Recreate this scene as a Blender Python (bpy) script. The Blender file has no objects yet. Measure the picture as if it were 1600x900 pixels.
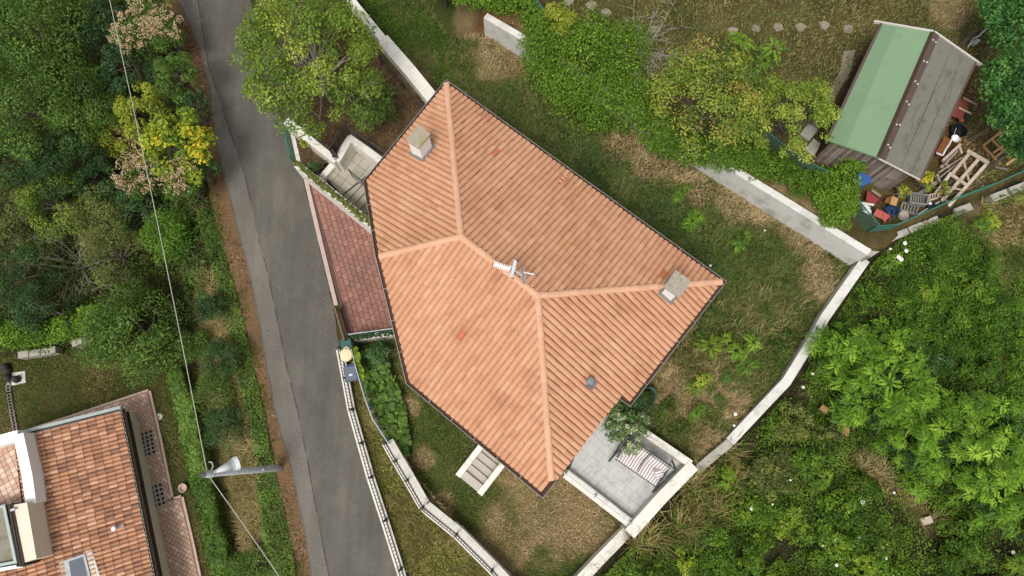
import bpy, bmesh, math, random
import numpy as np
from mathutils import Vector, Matrix

S = bpy.context.scene
COL = S.collection
rng = np.random.default_rng(7)
random.seed(7)

# ------------------------------------------------------------------ camera
F_PX, H_CAM = 1117.0, 28.0            # focal length in pixels of a 1600 px wide frame, height over the road
TILT = math.atan(249 / F_PX)
cam_data = bpy.data.cameras.new('camera')
cam_data.sensor_width = 36.0
cam_data.lens = 36.0 * F_PX / 1600.0
cam_data.clip_start, cam_data.clip_end = 0.1, 2000.0
cam = bpy.data.objects.new('camera', cam_data)
COL.objects.link(cam)
cam.location = (0, 0, H_CAM)
cam.rotation_euler = (TILT, 0, 0)
S.camera = cam

# ------------------------------------------------------------------ sky and sun (bright overcast)
SUN_EL, SUN_AZ = math.radians(65), math.radians(207)     # azimuth clockwise from +Y
w = bpy.data.worlds.new('World'); S.world = w; w.use_nodes = True
nt = w.node_tree
bg = nt.nodes['Background']
sky = nt.nodes.new('ShaderNodeTexSky'); sky.sky_type = 'NISHITA'; sky.sun_disc = False
sky.sun_elevation, sky.sun_rotation = SUN_EL, SUN_AZ
sky.air_density, sky.dust_density, sky.ozone_density = 1.0, 4.0, 1.0
hs = nt.nodes.new('ShaderNodeHueSaturation'); hs.inputs['Saturation'].default_value = 0.22
nt.links.new(sky.outputs[0], hs.inputs['Color']); nt.links.new(hs.outputs[0], bg.inputs['Color'])
bg.inputs['Strength'].default_value = 0.115
sd = bpy.data.lights.new('sun', 'SUN'); sd.energy = 1.5; sd.angle = math.radians(18); sd.color = (1.0, 0.955, 0.89)
sun = bpy.data.objects.new('sun', sd); COL.objects.link(sun)
sv = Vector((math.sin(SUN_AZ) * math.cos(SUN_EL), math.cos(SUN_AZ) * math.cos(SUN_EL), math.sin(SUN_EL)))
sun.rotation_euler = sv.to_track_quat('Z', 'Y').to_euler()
sun.location = (0, 0, 60)
S.view_settings.view_transform = 'Standard'; S.view_settings.look = 'None'
S.view_settings.exposure = 0.38; S.view_settings.gamma = 1.0
S.view_settings.use_curve_mapping = False
S.cycles.max_bounces = 6; S.cycles.diffuse_bounces = 3; S.cycles.transparent_max_bounces = 6

# ------------------------------------------------------------------ helpers
def ray(px, py):
    dx, dy = (px - 800) / F_PX, (450 - py) / F_PX
    c, s = math.cos(TILT), math.sin(TILT)
    return np.array([dx, c * dy + s, s * dy - c])

def P(px, py, z=0.0):
    """the point of the place that stands at height z under a pixel of the photograph"""
    d = ray(px, py); t = (z - H_CAM) / d[2]
    return np.array([d[0] * t, d[1] * t, z])

def PL(pts, z=0.0): return [P(x, y, z) for x, y in pts]

def lin(c):
    if isinstance(c, str):
        c = tuple(int(c[i:i + 2], 16) / 255 for i in (0, 2, 4))
    return tuple(((v / 12.92) if v <= 0.04045 else ((v + 0.055) / 1.055) ** 2.4) for v in c)

def vnoise(x, y, seed=0):
    x = np.asarray(x, float); y = np.asarray(y, float)
    xi, yi = np.floor(x).astype(np.int64), np.floor(y).astype(np.int64)
    xf, yf = x - xi, y - yi
    def h(a, b):
        n = (a * 374761393 + b * 668265263 + seed * 1442695041) & 0x7fffffff
        n = ((n ^ (n >> 13)) * 1274126177) & 0x7fffffff
        return ((n ^ (n >> 16)) & 0xffff) / 65535.0
    u, v = xf * xf * (3 - 2 * xf), yf * yf * (3 - 2 * yf)
    return (h(xi, yi) * (1 - u) + h(xi + 1, yi) * u) * (1 - v) + (h(xi, yi + 1) * (1 - u) + h(xi + 1, yi + 1) * u) * v

def fbm(x, y, sc=1.0, o=4, seed=0):
    r, a, t = 0, 1.0, 0
    for i in range(o):
        r = r + a * vnoise(np.asarray(x) * sc * 2 ** i + 17 * i, np.asarray(y) * sc * 2 ** i - 9 * i, seed + i); t += a; a *= 0.5
    return r / t

def in_poly(x, y, poly):
    x = np.asarray(x); y = np.asarray(y); ins = np.zeros(x.shape, bool)
    n = len(poly)
    for i in range(n):
        x0, y0 = poly[i][0], poly[i][1]; x1, y1 = poly[(i + 1) % n][0], poly[(i + 1) % n][1]
        if y0 == y1: continue
        c = ((y0 > y) != (y1 > y)) & (x < (x1 - x0) * (y - y0) / (y1 - y0) + x0)
        ins ^= c
    return ins

def dist_line(x, y, pts):
    d = np.full(np.shape(x), 1e9)
    for a, b in zip(pts[:-1], pts[1:]):
        ax, ay, bx, by = a[0], a[1], b[0], b[1]
        L = (bx - ax) ** 2 + (by - ay) ** 2
        t = np.clip(((x - ax) * (bx - ax) + (y - ay) * (by - ay)) / L, 0, 1)
        d = np.minimum(d, np.hypot(x - ax - t * (bx - ax), y - ay - t * (by - ay)))
    return d

def sample_poly(poly, n, r=None):
    r = r or rng
    p = np.array([q[:2] for q in poly]); lo, hi = p.min(0), p.max(0)
    out = np.zeros((0, 2))
    while len(out) < n:
        q = lo + (hi - lo) * r.random((n * 2 + 50, 2))
        out = np.vstack([out, q[in_poly(q[:, 0], q[:, 1], p)]])
    return out[:n]

def area(poly):
    p = np.array([q[:2] for q in poly]); x, y = p[:, 0], p[:, 1]
    return abs(np.dot(x, np.roll(y, -1)) - np.dot(y, np.roll(x, -1))) / 2

def clip(poly, cl):
    """clip a polygon by a convex counter-clockwise polygon (2-D)"""
    c = [np.array(q[:2], float) for q in cl]
    a = sum(c[i][0] * c[(i + 1) % len(c)][1] - c[(i + 1) % len(c)][0] * c[i][1] for i in range(len(c)))
    if a < 0: c = c[::-1]
    out = [np.array(q[:2], float) for q in poly]
    for i in range(len(c)):
        a, b = c[i], c[(i + 1) % len(c)]
        inp, out = out, []
        if not inp: break
        sd = lambda p: (b[0] - a[0]) * (p[1] - a[1]) - (b[1] - a[1]) * (p[0] - a[0])
        for j in range(len(inp)):
            p, q = inp[j - 1], inp[j]; sp, sq = sd(p), sd(q)
            if sq >= 0:
                if sp < 0: out.append(p + (q - p) * sp / (sp - sq))
                out.append(q)
            elif sp >= 0: out.append(p + (q - p) * sp / (sp - sq))
    return out

WL = {}
def empty(name, loc, label=None, cat=None, group=None, rz=0.0):
    o = bpy.data.objects.new(name, None); COL.objects.link(o)
    o.location = loc; o.empty_display_size = 0.3
    WL[o] = Vector(loc)
    tag(o, label, cat, group); return o

def tag(o, label=None, cat=None, group=None, kind=None):
    for k, v in (('label', label), ('category', cat), ('group', group), ('kind', kind)):
        if v: o[k] = v
    return o

def link(name, me, parent=None, label=None, cat=None, group=None, kind=None, mat=None):
    o = bpy.data.objects.new(name, me); COL.objects.link(o)
    if mat is not None: me.materials.append(mat)
    if parent is not None:
        o.parent = parent; off = WL[parent]; WL[o] = off
        me.transform(Matrix.Translation(-off))
    elif kind == 'structure' or kind == 'stuff':
        WL[o] = Vector((0, 0, 0))
    else:
        n = len(me.vertices); co = np.empty(n * 3); me.vertices.foreach_get('co', co); co = co.reshape(-1, 3)
        lo, hi = co.min(0), co.max(0)
        c = Vector(((lo[0] + hi[0]) / 2, (lo[1] + hi[1]) / 2, lo[2]))
        me.transform(Matrix.Translation(-c)); o.location = c; WL[o] = c
    return tag(o, label, cat, group, kind)

def np_mesh(name, v, f, tint=None, smooth=False):
    """mesh from numpy arrays: v (N,3), f (M,k)"""
    v = np.ascontiguousarray(v, dtype=np.float32); f = np.ascontiguousarray(f, dtype=np.int32)
    me = bpy.data.meshes.new(name)
    k = f.shape[1]; m = len(f)
    me.vertices.add(len(v)); me.vertices.foreach_set('co', v.ravel())
    me.loops.add(m * k); me.loops.foreach_set('vertex_index', f.ravel())
    me.polygons.add(m); me.polygons.foreach_set('loop_start', np.arange(0, m * k, k, dtype=np.int32))
    if tint is not None:
        a = me.attributes.new('tint', 'FLOAT', 'FACE'); a.data.foreach_set('value', np.asarray(tint, dtype=np.float32))
    me.update(calc_edges=True)
    if smooth: me.polygons.foreach_set('use_smooth', np.ones(m, bool))
    return me

class MB:
    def __init__(s): s.v, s.f, s.t = [], [], []
    def add(s, vs, fs, tint=0.5):
        b = len(s.v); s.v += [tuple(map(float, q)) for q in vs]
        for q in fs: s.f.append([b + i for i in q]); s.t.append(tint)
        return s
    def hexa(s, bot, top, tint=0.5):
        n = len(bot)
        fs = [list(range(n))[::-1], [n + i for i in range(n)]] + [[i, (i + 1) % n, n + (i + 1) % n, n + i] for i in range(n)]
        return s.add(list(bot) + list(top), fs, tint)
    def prism(s, poly, z0, z1, tint=0.5):
        p = [q[:2] for q in poly]
        a = sum(p[i][0] * p[(i + 1) % len(p)][1] - p[(i + 1) % len(p)][0] * p[i][1] for i in range(len(p)))
        if a < 0: p = p[::-1]
        return s.hexa([(q[0], q[1], z0) for q in p], [(q[0], q[1], z1) for q in p], tint)
    def box(s, c, size, rz=0.0, tint=0.5, tilt=None):
        M = Matrix.Rotation(rz, 3, 'Z')
        if tilt is not None: M = M @ Matrix.Rotation(tilt[0], 3, 'X') @ Matrix.Rotation(tilt[1], 3, 'Y')
        hx, hy, hz = size[0] / 2, size[1] / 2, size[2] / 2
        q = [Vector(c) + M @ Vector((a * hx, b * hy, d * hz)) for d in (-1, 1) for a, b in ((-1, -1), (1, -1), (1, 1), (-1, 1))]
        return s.hexa(q[:4], q[4:], tint)
    def beam(s, a, b, wd, ht, tint=0.5, up=(0, 0, 1)):
        a, b = Vector(a), Vector(b); d = (b - a).normalized(); u = Vector(up)
        sd = d.cross(u)
        if sd.length < 1e-4: sd = Vector((1, 0, 0))
        sd.normalize(); u = sd.cross(d)
        q = [p + sd * (x * wd / 2) + u * (y * ht / 2) for p in (a, b) for x, y in ((-1, -1), (1, -1), (1, 1), (-1, 1))]
        return s.hexa(q[:4], q[4:], tint)
    def tube(s, pts, r, n=6, tint=0.5, cap=True):
        pts = [Vector(p) for p in pts]; r = r if hasattr(r, '__len__') else [r] * len(pts)
        vs, fs = [], []; ref = None
        for i, p in enumerate(pts):
            d = (pts[min(i + 1, len(pts) - 1)] - pts[max(i - 1, 0)])
            d = d.normalized() if d.length > 0 else Vector((0, 0, 1))
            if ref is None: ref = Vector((0, 0, 1)) if abs(d.z) < 0.9 else Vector((1, 0, 0))
            a = d.cross(ref).normalized(); b = d.cross(a)
            ref = b.cross(d) if False else ref
            for k in range(n):
                t = 2 * math.pi * k / n
                vs.append(p + (a * math.cos(t) + b * math.sin(t)) * r[i])
        for i in range(len(pts) - 1):
            for k in range(n):
                fs.append([i * n + k, i * n + (k + 1) % n, (i + 1) * n + (k + 1) % n, (i + 1) * n + k])
        if cap: fs += [list(range(n))[::-1], [(len(pts) - 1) * n + k for k in range(n)]]
        return s.add(vs, fs, tint)
    def lathe(s, c, prof, n=14, tint=0.5):
        c = Vector(c); vs, fs = [], []
        for r, z in prof:
            for k in range(n):
                t = 2 * math.pi * k / n; vs.append(c + Vector((r * math.cos(t), r * math.sin(t), z)))
        for i in range(len(prof) - 1):
            for k in range(n): fs.append([i * n + k, i * n + (k + 1) % n, (i + 1) * n + (k + 1) % n, (i + 1) * n + k])
        fs += [list(range(n))[::-1], [(len(prof) - 1) * n + k for k in range(n)]]
        return s.add(vs, fs, tint)
    def mesh(s, name, smooth=False):
        me = bpy.data.meshes.new(name); me.from_pydata(s.v, [], s.f)
        a = me.attributes.new('tint', 'FLOAT', 'FACE'); a.data.foreach_set('value', s.t)
        if smooth: me.polygons.foreach_set('use_smooth', [True] * len(s.f))
        me.update(); return me
    def build(s, name, mat, parent=None, label=None, cat=None, group=None, kind=None, smooth=False):
        return link(name, s.mesh(name, smooth), parent, label, cat, group, kind, mat)

# ------------------------------------------------------------------ materials
def material(name, rough=0.8, spec=0.3):
    m = bpy.data.materials.new(name); m.use_nodes = True
    b = m.node_tree.nodes['Principled BSDF']
    b.inputs['Roughness'].default_value = rough; b.inputs['Specular IOR Level'].default_value = spec
    return m, m.node_tree, b

def ramp(t, cols, fac):
    r = t.nodes.new('ShaderNodeValToRGB'); e = r.color_ramp.elements
    while len(e) < len(cols): e.new(0.5)
    for i, c in enumerate(cols):
        p, c = c if isinstance(c, tuple) and len(c) == 2 else (i / (len(cols) - 1), c)
        e[i].position = p; e[i].color = (*lin(c), 1)
    t.links.new(fac, r.inputs[0]); return r.outputs[0]

def noise(t, scale, detail=4, rough=0.6, vec=None, out=0):
    n = t.nodes.new('ShaderNodeTexNoise'); n.inputs['Scale'].default_value = scale
    n.inputs['Detail'].default_value = detail; n.inputs['Roughness'].default_value = rough
    if vec is None:
        g = t.nodes.new('ShaderNodeNewGeometry'); vec = g.outputs['Position']
    t.links.new(vec, n.inputs['Vector']); return n.outputs[out]

def math_n(t, op, a, b=0.0, clamp=False):
    n = t.nodes.new('ShaderNodeMath'); n.operation = op; n.use_clamp = clamp
    for i, x in enumerate((a, b)):
        if isinstance(x, (int, float)): n.inputs[i].default_value = x
        else: t.links.new(x, n.inputs[i])
    return n.outputs[0]

def mixc(t, a, b, fac, mode='MIX'):
    n = t.nodes.new('ShaderNodeMix'); n.data_type = 'RGBA'; n.blend_type = mode
    for idx, x in ((0, fac), (6, a), (7, b)):
        if isinstance(x, (int, float)): n.inputs[idx].default_value = x
        elif isinstance(x, (str, tuple)): n.inputs[idx].default_value = (*lin(x), 1)
        else: t.links.new(x, n.inputs[idx])
    return n.outputs[2]

def bump(t, b, h, strength=0.4, dist=0.02):
    n = t.nodes.new('ShaderNodeBump'); n.inputs['Strength'].default_value = strength; n.inputs['Distance'].default_value = dist
    t.links.new(h, n.inputs['Height']); t.links.new(n.outputs[0], b.inputs['Normal'])

def tint_attr(t):
    a = t.nodes.new('ShaderNodeAttribute'); a.attribute_name = 'tint'; return a.outputs['Fac']

def worn(name, cols, scale=6, rough=0.85, spec=0.25, dirt=None, dirt_scale=1.2, dirt_lo=0.5, dirt_hi=0.75, fine=60, bmp=0.3, use_tint=0.0, metal=0.0):
    """base colour from noise, with optional stains"""
    m, t, b = material(name, rough, spec)
    f = noise(t, scale, 5)
    f = math_n(t, 'ADD', math_n(t, 'MULTIPLY', f, 0.7), math_n(t, 'MULTIPLY', noise(t, fine, 3), 0.3))
    if use_tint:
        f = math_n(t, 'ADD', math_n(t, 'MULTIPLY', f, 1 - use_tint), math_n(t, 'MULTIPLY', tint_attr(t), use_tint), True)
    c = ramp(t, cols, f)
    if dirt:
        d = noise(t, dirt_scale, 6, 0.7)
        mr = t.nodes.new('ShaderNodeMapRange'); mr.inputs[1].default_value = dirt_lo; mr.inputs[2].default_value = dirt_hi
        t.links.new(d, mr.inputs[0]); c = mixc(t, c, dirt, mr.outputs[0])
    t.links.new(c, b.inputs['Base Color']); b.inputs['Metallic'].default_value = metal
    if bmp: bump(t, b, noise(t, fine, 4), bmp, 0.01)
    return m

def leafmat(name, cols, rough=0.5, trans=0.3, spec=0.25):
    m, t, b = material(name, rough, spec)
    c = ramp(t, cols, tint_attr(t)); t.links.new(c, b.inputs['Base Color'])
    tr = t.nodes.new('ShaderNodeBsdfTranslucent')
    c2 = mixc(t, c, 'c8d850', 0.25); t.links.new(c2, tr.inputs['Color'])
    mx = t.nodes.new('ShaderNodeMixShader'); mx.inputs[0].default_value = trans
    t.links.new(b.outputs[0], mx.inputs[1]); t.links.new(tr.outputs[0], mx.inputs[2])
    t.links.new(mx.outputs[0], t.nodes['Material Output'].inputs['Surface']); return m

M = {}
# ------------------------------------------------------------------ the lie of the land
ROAD_L = [(262, -60), (278, 0), (305, 63), (325, 133), (334, 213), (353, 290), (367, 345), (389, 433), (407, 521), (417, 580), (427, 640), (450, 719), (469, 802), (484, 895), (496, 980)]
ROAD_R = [(372, -60), (392, 0), (418, 90), (443, 200), (458, 255), (474, 280), (498, 380), (520, 478), (533, 560), (552, 650), (582, 755), (604, 820), (628, 895), (655, 980)]
LITTER_L = [(240, -60), (256, 0), (268, 20), (290, 100), (318, 187), (328, 293), (332, 323), (356, 411), (378, 485), (397, 571), (416, 651), (431, 738), (446, 802), (463, 881), (480, 980)]
SEAM = [(300, -60), (309, 0), (325, 100), (352, 185), (383, 275), (398, 349), (418, 426), (436, 514), (448, 575), (465, 643), (480, 719), (495, 802), (508, 870), (530, 980)]
ROAD_L = [(200, -300)] + ROAD_L + [(528, 1140)]; ROAD_R = [(316, -300)] + ROAD_R + [(712, 1140)]; LITTER_L = [(178, -300)] + LITTER_L + [(510, 1140)]; SEAM = [(262, -300)] + SEAM + [(565, 1140)]
roadL, roadR, litterL = PL(ROAD_L), PL(ROAD_R), PL(LITTER_L)
NWG = PL([(372, -90), (530, -70), (551, 8), (668, 160), (700, 240), (600, 300), (600, 250), (546, 208), (519, 246), (453, 197), (425, 110), (398, 0)], 1.4)
PLANTER = PL([(453, 200), (518, 248), (500, 276), (466, 254)], 0.7)
LANDING = PL([(519, 246), (546, 208), (600, 250), (640, 330), (585, 345), (500, 276)], 0.5)
RW = PL([(560, -110), (640, -40), (765, 50), (811, 78), (1124, 276), (1331, 407)], 0.0)       # foot of the concrete retaining wall
FENCE_E = PL([(1372, 398), (1398, 365), (1490, 325), (1600, 278), (1760, 215)], 0.9)          # edge of the shed yard
YARD = RW + FENCE_E + PL([(1900, 100), (1900, -250), (500, -250)], 0.0)
EWALL = PL([(1338, 409), (1276, 498), (1262, 524), (1218, 596), (1186, 630), (1133, 687), (1080, 731), (985, 827), (912, 904), (840, 980)], 0.0)
LAWN = PL([(560, 527), (614, 517), (700, 400), (900, 500), (985, 625), (885, 745), (982, 822), (905, 905), (830, 980), (860, 960), (800, 920), (715, 815), (660, 750), (606, 690), (583, 655), (566, 600)], -0.6)
THICKET = EWALL + PL([(1000, 1100), (1900, 1100), (1900, 230), (1600, 278), (1490, 325), (1398, 365), (1372, 398)], 0.0)
YARD_Z = 1.5

def xline(y, pts):
    p = np.array(sorted([(q[1], q[0]) for q in pts])); return np.interp(y, p[:, 0], p[:, 1])

def ground_z(x, y):
    x = np.asarray(x, float); y = np.asarray(y, float)
    z = np.zeros(np.broadcast(x, y).shape)
    d = xline(y, litterL) - x
    z = -np.clip(1.2 * (d - 0.8), 0, 2.6)
    thick = in_poly(x, y, THICKET)
    dl = dist_line(x, y, FENCE_E[1:])
    z = np.where(thick, 1.3 * np.clip(1 - dl / 2.6, 0, 1) ** 1.5 + 0.12 * (fbm(x, y, 0.5, 3, 3) - 0.5), z)
    z = np.where(in_poly(x, y, YARD), YARD_Z, z)
    z = np.where(in_poly(x, y, LAWN), -0.6, z)
    z = np.where(in_poly(x, y, NWG), 1.4, z)
    z = np.where(in_poly(x, y, PLANTER), 0.7, z)
    z = np.where(in_poly(x, y, LANDING), -0.3, z)
    open_ = (d < -4.2)
    z = z + np.where(open_ & (z > -0.7), 0.05 * (fbm(x, y, 1.6, 3, 5) - 0.5), 0)
    return z

def gz(x, y): return float(ground_z(np.array([x]), np.array([y]))[0])

def G(px, py, lift=0.0):
    """the point of the ground under a pixel"""
    z = 0.0
    for _ in range(12):
        p = P(px, py, z); z = 0.5 * z + 0.5 * gz(p[0], p[1])
    p = P(px, py, z); return np.array([p[0], p[1], gz(p[0], p[1]) + lift])

def GL(pts): return [G(*q) for q in pts]

# patches of soil and turf, each an area of the place (foot print, colours as real albedo)
def blob(x, y, c, r, seed, soft=0.45):
    c = G(*c); d = np.hypot(x - c[0], y - c[1]) / r + (fbm(x, y, 0.9, 4, seed) - 0.5) * 1.4
    return np.clip((1 - d) / soft, 0, 1)

DRY_SPOTS = [((860, 800), 2.6, 1), ((930, 770), 1.5, 2), ((800, 850), 1.4, 3), ((1060, 640), 1.0, 4), ((1040, 585), .8, 5), ((1270, 355), 1.3, 6), ((1200, 315), 1.0, 7),
             ((740, 45), 1.1, 8), ((790, 95), 1.3, 9), ((1290, 440), 1.1, 10), ((1130, 610), 1.2, 11), ((1150, 320), 1.2, 12), ((640, 120), 1.5, 13), ((600, 130), 1.6, 31), ((560, 190), 1.2, 32),
             ((1560, 370), 1.7, 14), ((1590, 340), 1.4, 15), ((1100, 700), 1.1, 16), ((340, 500), 0.9, 18), ((375, 790), 1.1, 19), ((350, 830), 0.9, 20), ((365, 745), 0.7, 21),
             ((640, 640), 0.5, 22), ((660, 720), 0.5, 23), ((740, 870), .9, 24), ((690, 790), .5, 25), ((1490, 20), 1.0, 26)]
LEAFY_SPOTS = [((1010, 235), 1.4, 41), ((960, 232), 1.0, 42), ((1080, 290), 1.0, 43), ((1040, 262), .9, 44), ((780, 40), 1.2, 45), ((1150, 290), .9, 46), ((1500, 140), 1.2, 47), ((1500, 235), 1.2, 48)]

def ground_albedo(x, y):
    """(N,3) albedo and the share of bare or dry ground (N,)"""
    n1, n2, n3 = fbm(x, y, 0.7, 4, 11), fbm(x, y, 2.5, 3, 12), fbm(x, y, 7.0, 2, 13)
    green, olive, dry, soil, dark = (np.array(lin(c)) for c in ('4b5a2a', '646338', '9c8862', '705c46', '3c3a24'))
    base = green + (olive - green) * np.clip((n1 - 0.35) * 2.6, 0, 1)[:, None]
    yard = in_poly(x, y, YARD); nw = in_poly(x, y, NWG) | in_poly(x, y, PLANTER)
    west = (xline(y, litterL) - x) > 0.0
    th = in_poly(x, y, THICKET)
    base = np.where(yard[:, None], np.array(lin('5a5230')) + (np.array(lin('76683f')) - np.array(lin('5a5230'))) * np.clip((n1 - .4) * 3, 0, 1)[:, None], base)
    base = np.where(nw[:, None], np.array(lin('64513a')) + (np.array(lin('84704c')) - np.array(lin('64513a'))) * np.clip((n2 - .35) * 2.5, 0, 1)[:, None], base)
    base = np.where(th[:, None], np.array(lin('3d3b25')), base)
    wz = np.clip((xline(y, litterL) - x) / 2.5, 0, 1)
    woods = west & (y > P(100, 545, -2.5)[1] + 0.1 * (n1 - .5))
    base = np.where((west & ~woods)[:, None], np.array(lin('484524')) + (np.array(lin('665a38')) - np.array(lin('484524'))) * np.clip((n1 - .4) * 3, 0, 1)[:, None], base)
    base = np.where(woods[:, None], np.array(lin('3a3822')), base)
    d = np.zeros(len(x))
    for c, r, s in DRY_SPOTS: d = np.maximum(d, blob(x, y, c, r, s))
    d = np.clip(d * np.clip(0.2 + 1.9 * (n2 * .6 + n3 * .4), 0, 1.3), 0, 1)
    base = base + (dry - base) * d[:, None]
    lf = np.zeros(len(x))
    for c, r, s in LEAFY_SPOTS: lf = np.maximum(lf, blob(x, y, c, r, s))
    base = base + (np.array(lin('7d5738')) - base) * (lf * (0.4 + n2 * 0.8)).clip(0, 1)[:, None]
    bare = np.clip((n2 - 0.62) * 6, 0, 1) * 0.6
    base = base + (soil - base) * bare[:, None]
    base = base * (0.95 + 0.55 * n3)[:, None]
    return base, np.clip(d + lf, 0, 1)

def build_ground():
    st = 0.15
    xs = np.arange(-28, 28.01, st); ys = np.arange(-10, 27.01, st)
    X, Y = np.meshgrid(xs, ys); nx, ny = len(xs), len(ys)
    x, y = X.ravel(), Y.ravel(); z = ground_z(x, y)
    v = np.stack([x, y, z], 1)
    i = np.arange(nx * ny).reshape(ny, nx)
    f = np.stack([i[:-1, :-1], i[:-1, 1:], i[1:, 1:], i[1:, :-1]], -1).reshape(-1, 4)
    # outer skirt to the horizon
    ring = np.concatenate([i[0, :], i[1:, -1], i[-1, -2::-1], i[-2:0:-1, 0]])
    c = np.array([0, 8.5]); prev = ring; allv = [v]; allf = [f]; nb = len(v)
    for sc in (1.6, 4.0, 30.0):
        q = v[ring].copy(); q[:, :2] = c + (q[:, :2] - c) * sc
        if sc > 2: q[:, 2] *= 0.7
        cur = np.arange(nb, nb + len(ring)); nb += len(ring); allv.append(q)
        allf.append(np.stack([prev, cur, np.roll(cur, -1), np.roll(prev, -1)], 1)); prev = cur
    V = np.vstack(allv); Fa = np.vstack(allf)
    me = np_mesh('ground', V, Fa, smooth=True)
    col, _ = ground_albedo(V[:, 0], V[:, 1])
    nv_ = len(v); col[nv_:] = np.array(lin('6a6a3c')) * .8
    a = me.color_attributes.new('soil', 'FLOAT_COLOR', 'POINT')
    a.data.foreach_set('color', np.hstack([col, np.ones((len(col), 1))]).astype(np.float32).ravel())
    m, t, b = material('soil_and_turf', 0.95, 0.1)
    at = t.nodes.new('ShaderNodeVertexColor'); at.layer_name = 'soil'
    f1 = ramp(t, ['5a5a5a', 'a0a0a0', 'ffffff'], noise(t, 22, 6, 0.75))
    c1 = mixc(t, at.outputs['Color'], f1, 0.75, 'MULTIPLY')
    c1 = mixc(t, c1, 'b89a6a', math_n(t, 'MULTIPLY', math_n(t, 'GREATER_THAN', noise(t, 34, 3, 0.6), 0.64), 0.45))
    t.links.new(mixc(t, c1, (1, 1, 1), 0.0), b.inputs['Base Color'])
    bump(t, b, noise(t, 30, 6, 0.75), 0.9, 0.05)
    return link('ground', me, kind='structure', mat=m)

def ribbon(name, left, right, z, mat, kind='structure', sub=10, edge_noise=0.0, seed=0, skirt=0.0):
    """a strip between two pixel polylines, resampled, with slightly ragged edges"""
    def dense(p):
        p = np.array([q[:2] for q in PL(p, z)]); o = []
        for a, b in zip(p[:-1], p[1:]):
            for k in range(sub): o.append(a + (b - a) * k / sub)
        o.append(p[-1]); return np.array(o)
    l, r = dense(left), dense(right); n = min(len(l), len(r))
    yl = np.linspace(max(l[:, 1].min(), r[:, 1].min()), min(l[:, 1].max(), r[:, 1].max()), 220)
    xl = np.interp(yl, l[::-1, 1], l[::-1, 0]); xr = np.interp(yl, r[::-1, 1], r[::-1, 0])
    xl += (fbm(yl, yl * 0 + seed, 2.2, 4, seed) - 0.5) * edge_noise; xr += (fbm(yl, yl * 0 + seed + 9, 2.2, 4, seed + 3) - 0.5) * edge_noise
    k = 5; vs = []
    for a in range(k): u = a / (k - 1); vs.append(np.stack([xl + (xr - xl) * u, yl, np.full_like(yl, z)], 1))
    V = np.vstack(vs); m = len(yl); i = np.arange(k * m).reshape(k, m)
    Fq = np.stack([i[:-1, :-1], i[1:, :-1], i[1:, 1:], i[:-1, 1:]], -1).reshape(-1, 4)
    return link(name, np_mesh(name, V, Fq), kind=kind, mat=mat)

def asphalt(name, c0, c1, c2, crack=True):
    m, t, b = material(name, 0.92, 0.2)
    g = t.nodes.new('ShaderNodeNewGeometry')
    mp = t.nodes.new('ShaderNodeMapping'); mp.inputs['Rotation'].default_value = (0, 0, -0.22); mp.inputs['Scale'].default_value = (1, .12, 1)
    t.links.new(g.outputs['Position'], mp.inputs['Vector'])
    f = math_n(t, 'ADD', math_n(t, 'MULTIPLY', noise(t, 1.1, 5, .6, mp.outputs[0]), .55), math_n(t, 'MULTIPLY', noise(t, 0.6, 6, .65), .45))
    c = ramp(t, [(0.3, c0), (0.5, c1), (0.7, c2)], f)
    sp = ramp(t, [(0.3, '8c8c8c'), (0.5, 'dcdcdc'), (0.7, 'ffffff')], noise(t, 19, 6, .9))
    c = mixc(t, c, sp, 0.7, 'MULTIPLY')
    c = mixc(t, c, 'b5aa9a', math_n(t, 'MULTIPLY', math_n(t, 'GREATER_THAN', noise(t, 26, 2), 0.73), 0.5))
    if crack:
        vo = t.nodes.new('ShaderNodeTexVoronoi'); vo.feature = 'DISTANCE_TO_EDGE'; vo.inputs['Scale'].default_value = 0.28
        wv = mixc(t, g.outputs['Position'], noise(t, 1.6, 5, .6, out=1), 0.25); t.links.new(wv, vo.inputs['Vector'])
        cr = math_n(t, 'MULTIPLY', math_n(t, 'LESS_THAN', vo.outputs[0], 0.006), math_n(t, 'GREATER_THAN', noise(t, 0.5, 2), 0.52))
        c = mixc(t, c, '3c3833', math_n(t, 'MULTIPLY', cr, 0.55))
    t.links.new(c, b.inputs['Base Color']); bump(t, b, noise(t, 90, 3, .8), .5, .008); return m

build_ground()
M['road'] = asphalt('worn_asphalt', '58544c', '6a665e', '807b72', False)
M['patch'] = asphalt('pale_asphalt', '6d6860', '7a756d', '88837a', False)
ribbon('road', ROAD_L, ROAD_R, 0.035, M['road'], edge_noise=0.14, seed=4)
ribbon('road_patch', [(x + 3, y) for x, y in ROAD_L], SEAM, 0.041, M['patch'], edge_noise=0.10, seed=6)
M['litterbase'] = worn('leaf_mould', ['4a3a2b', '65503a', '7a6046', '94785a'], 9, .95, .1, fine=45, bmp=.8)
ribbon('verge_path', LITTER_L, [(x + 2, y) for x, y in ROAD_L], 0.02, M['litterbase'], edge_noise=0.35, seed=8)
M['bitumen'] = worn('tar_seam', ['3a3632', '4c4741', '6a645c'], 3)
mb = MB(); sp = PL(SEAM, 0.047)
for i, (a, b2) in enumerate(zip(sp[:-1], sp[1:])):
    for k in range(6):
        u0, u1 = k / 6, (k + .8 + .2 * random.random()) / 6
        if random.random() < .22: continue
        p, q = a + (b2 - a) * u0, a + (b2 - a) * u1
        wd = random.uniform(.01, .028); mb.add([(p[0] - wd, p[1], .046), (p[0] + wd, p[1], .046), (q[0] + wd, q[1], .046), (q[0] - wd, q[1], .046)], [[0, 1, 2, 3]], random.random())
mb.build('road_seam', M['bitumen'], kind='structure')

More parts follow.
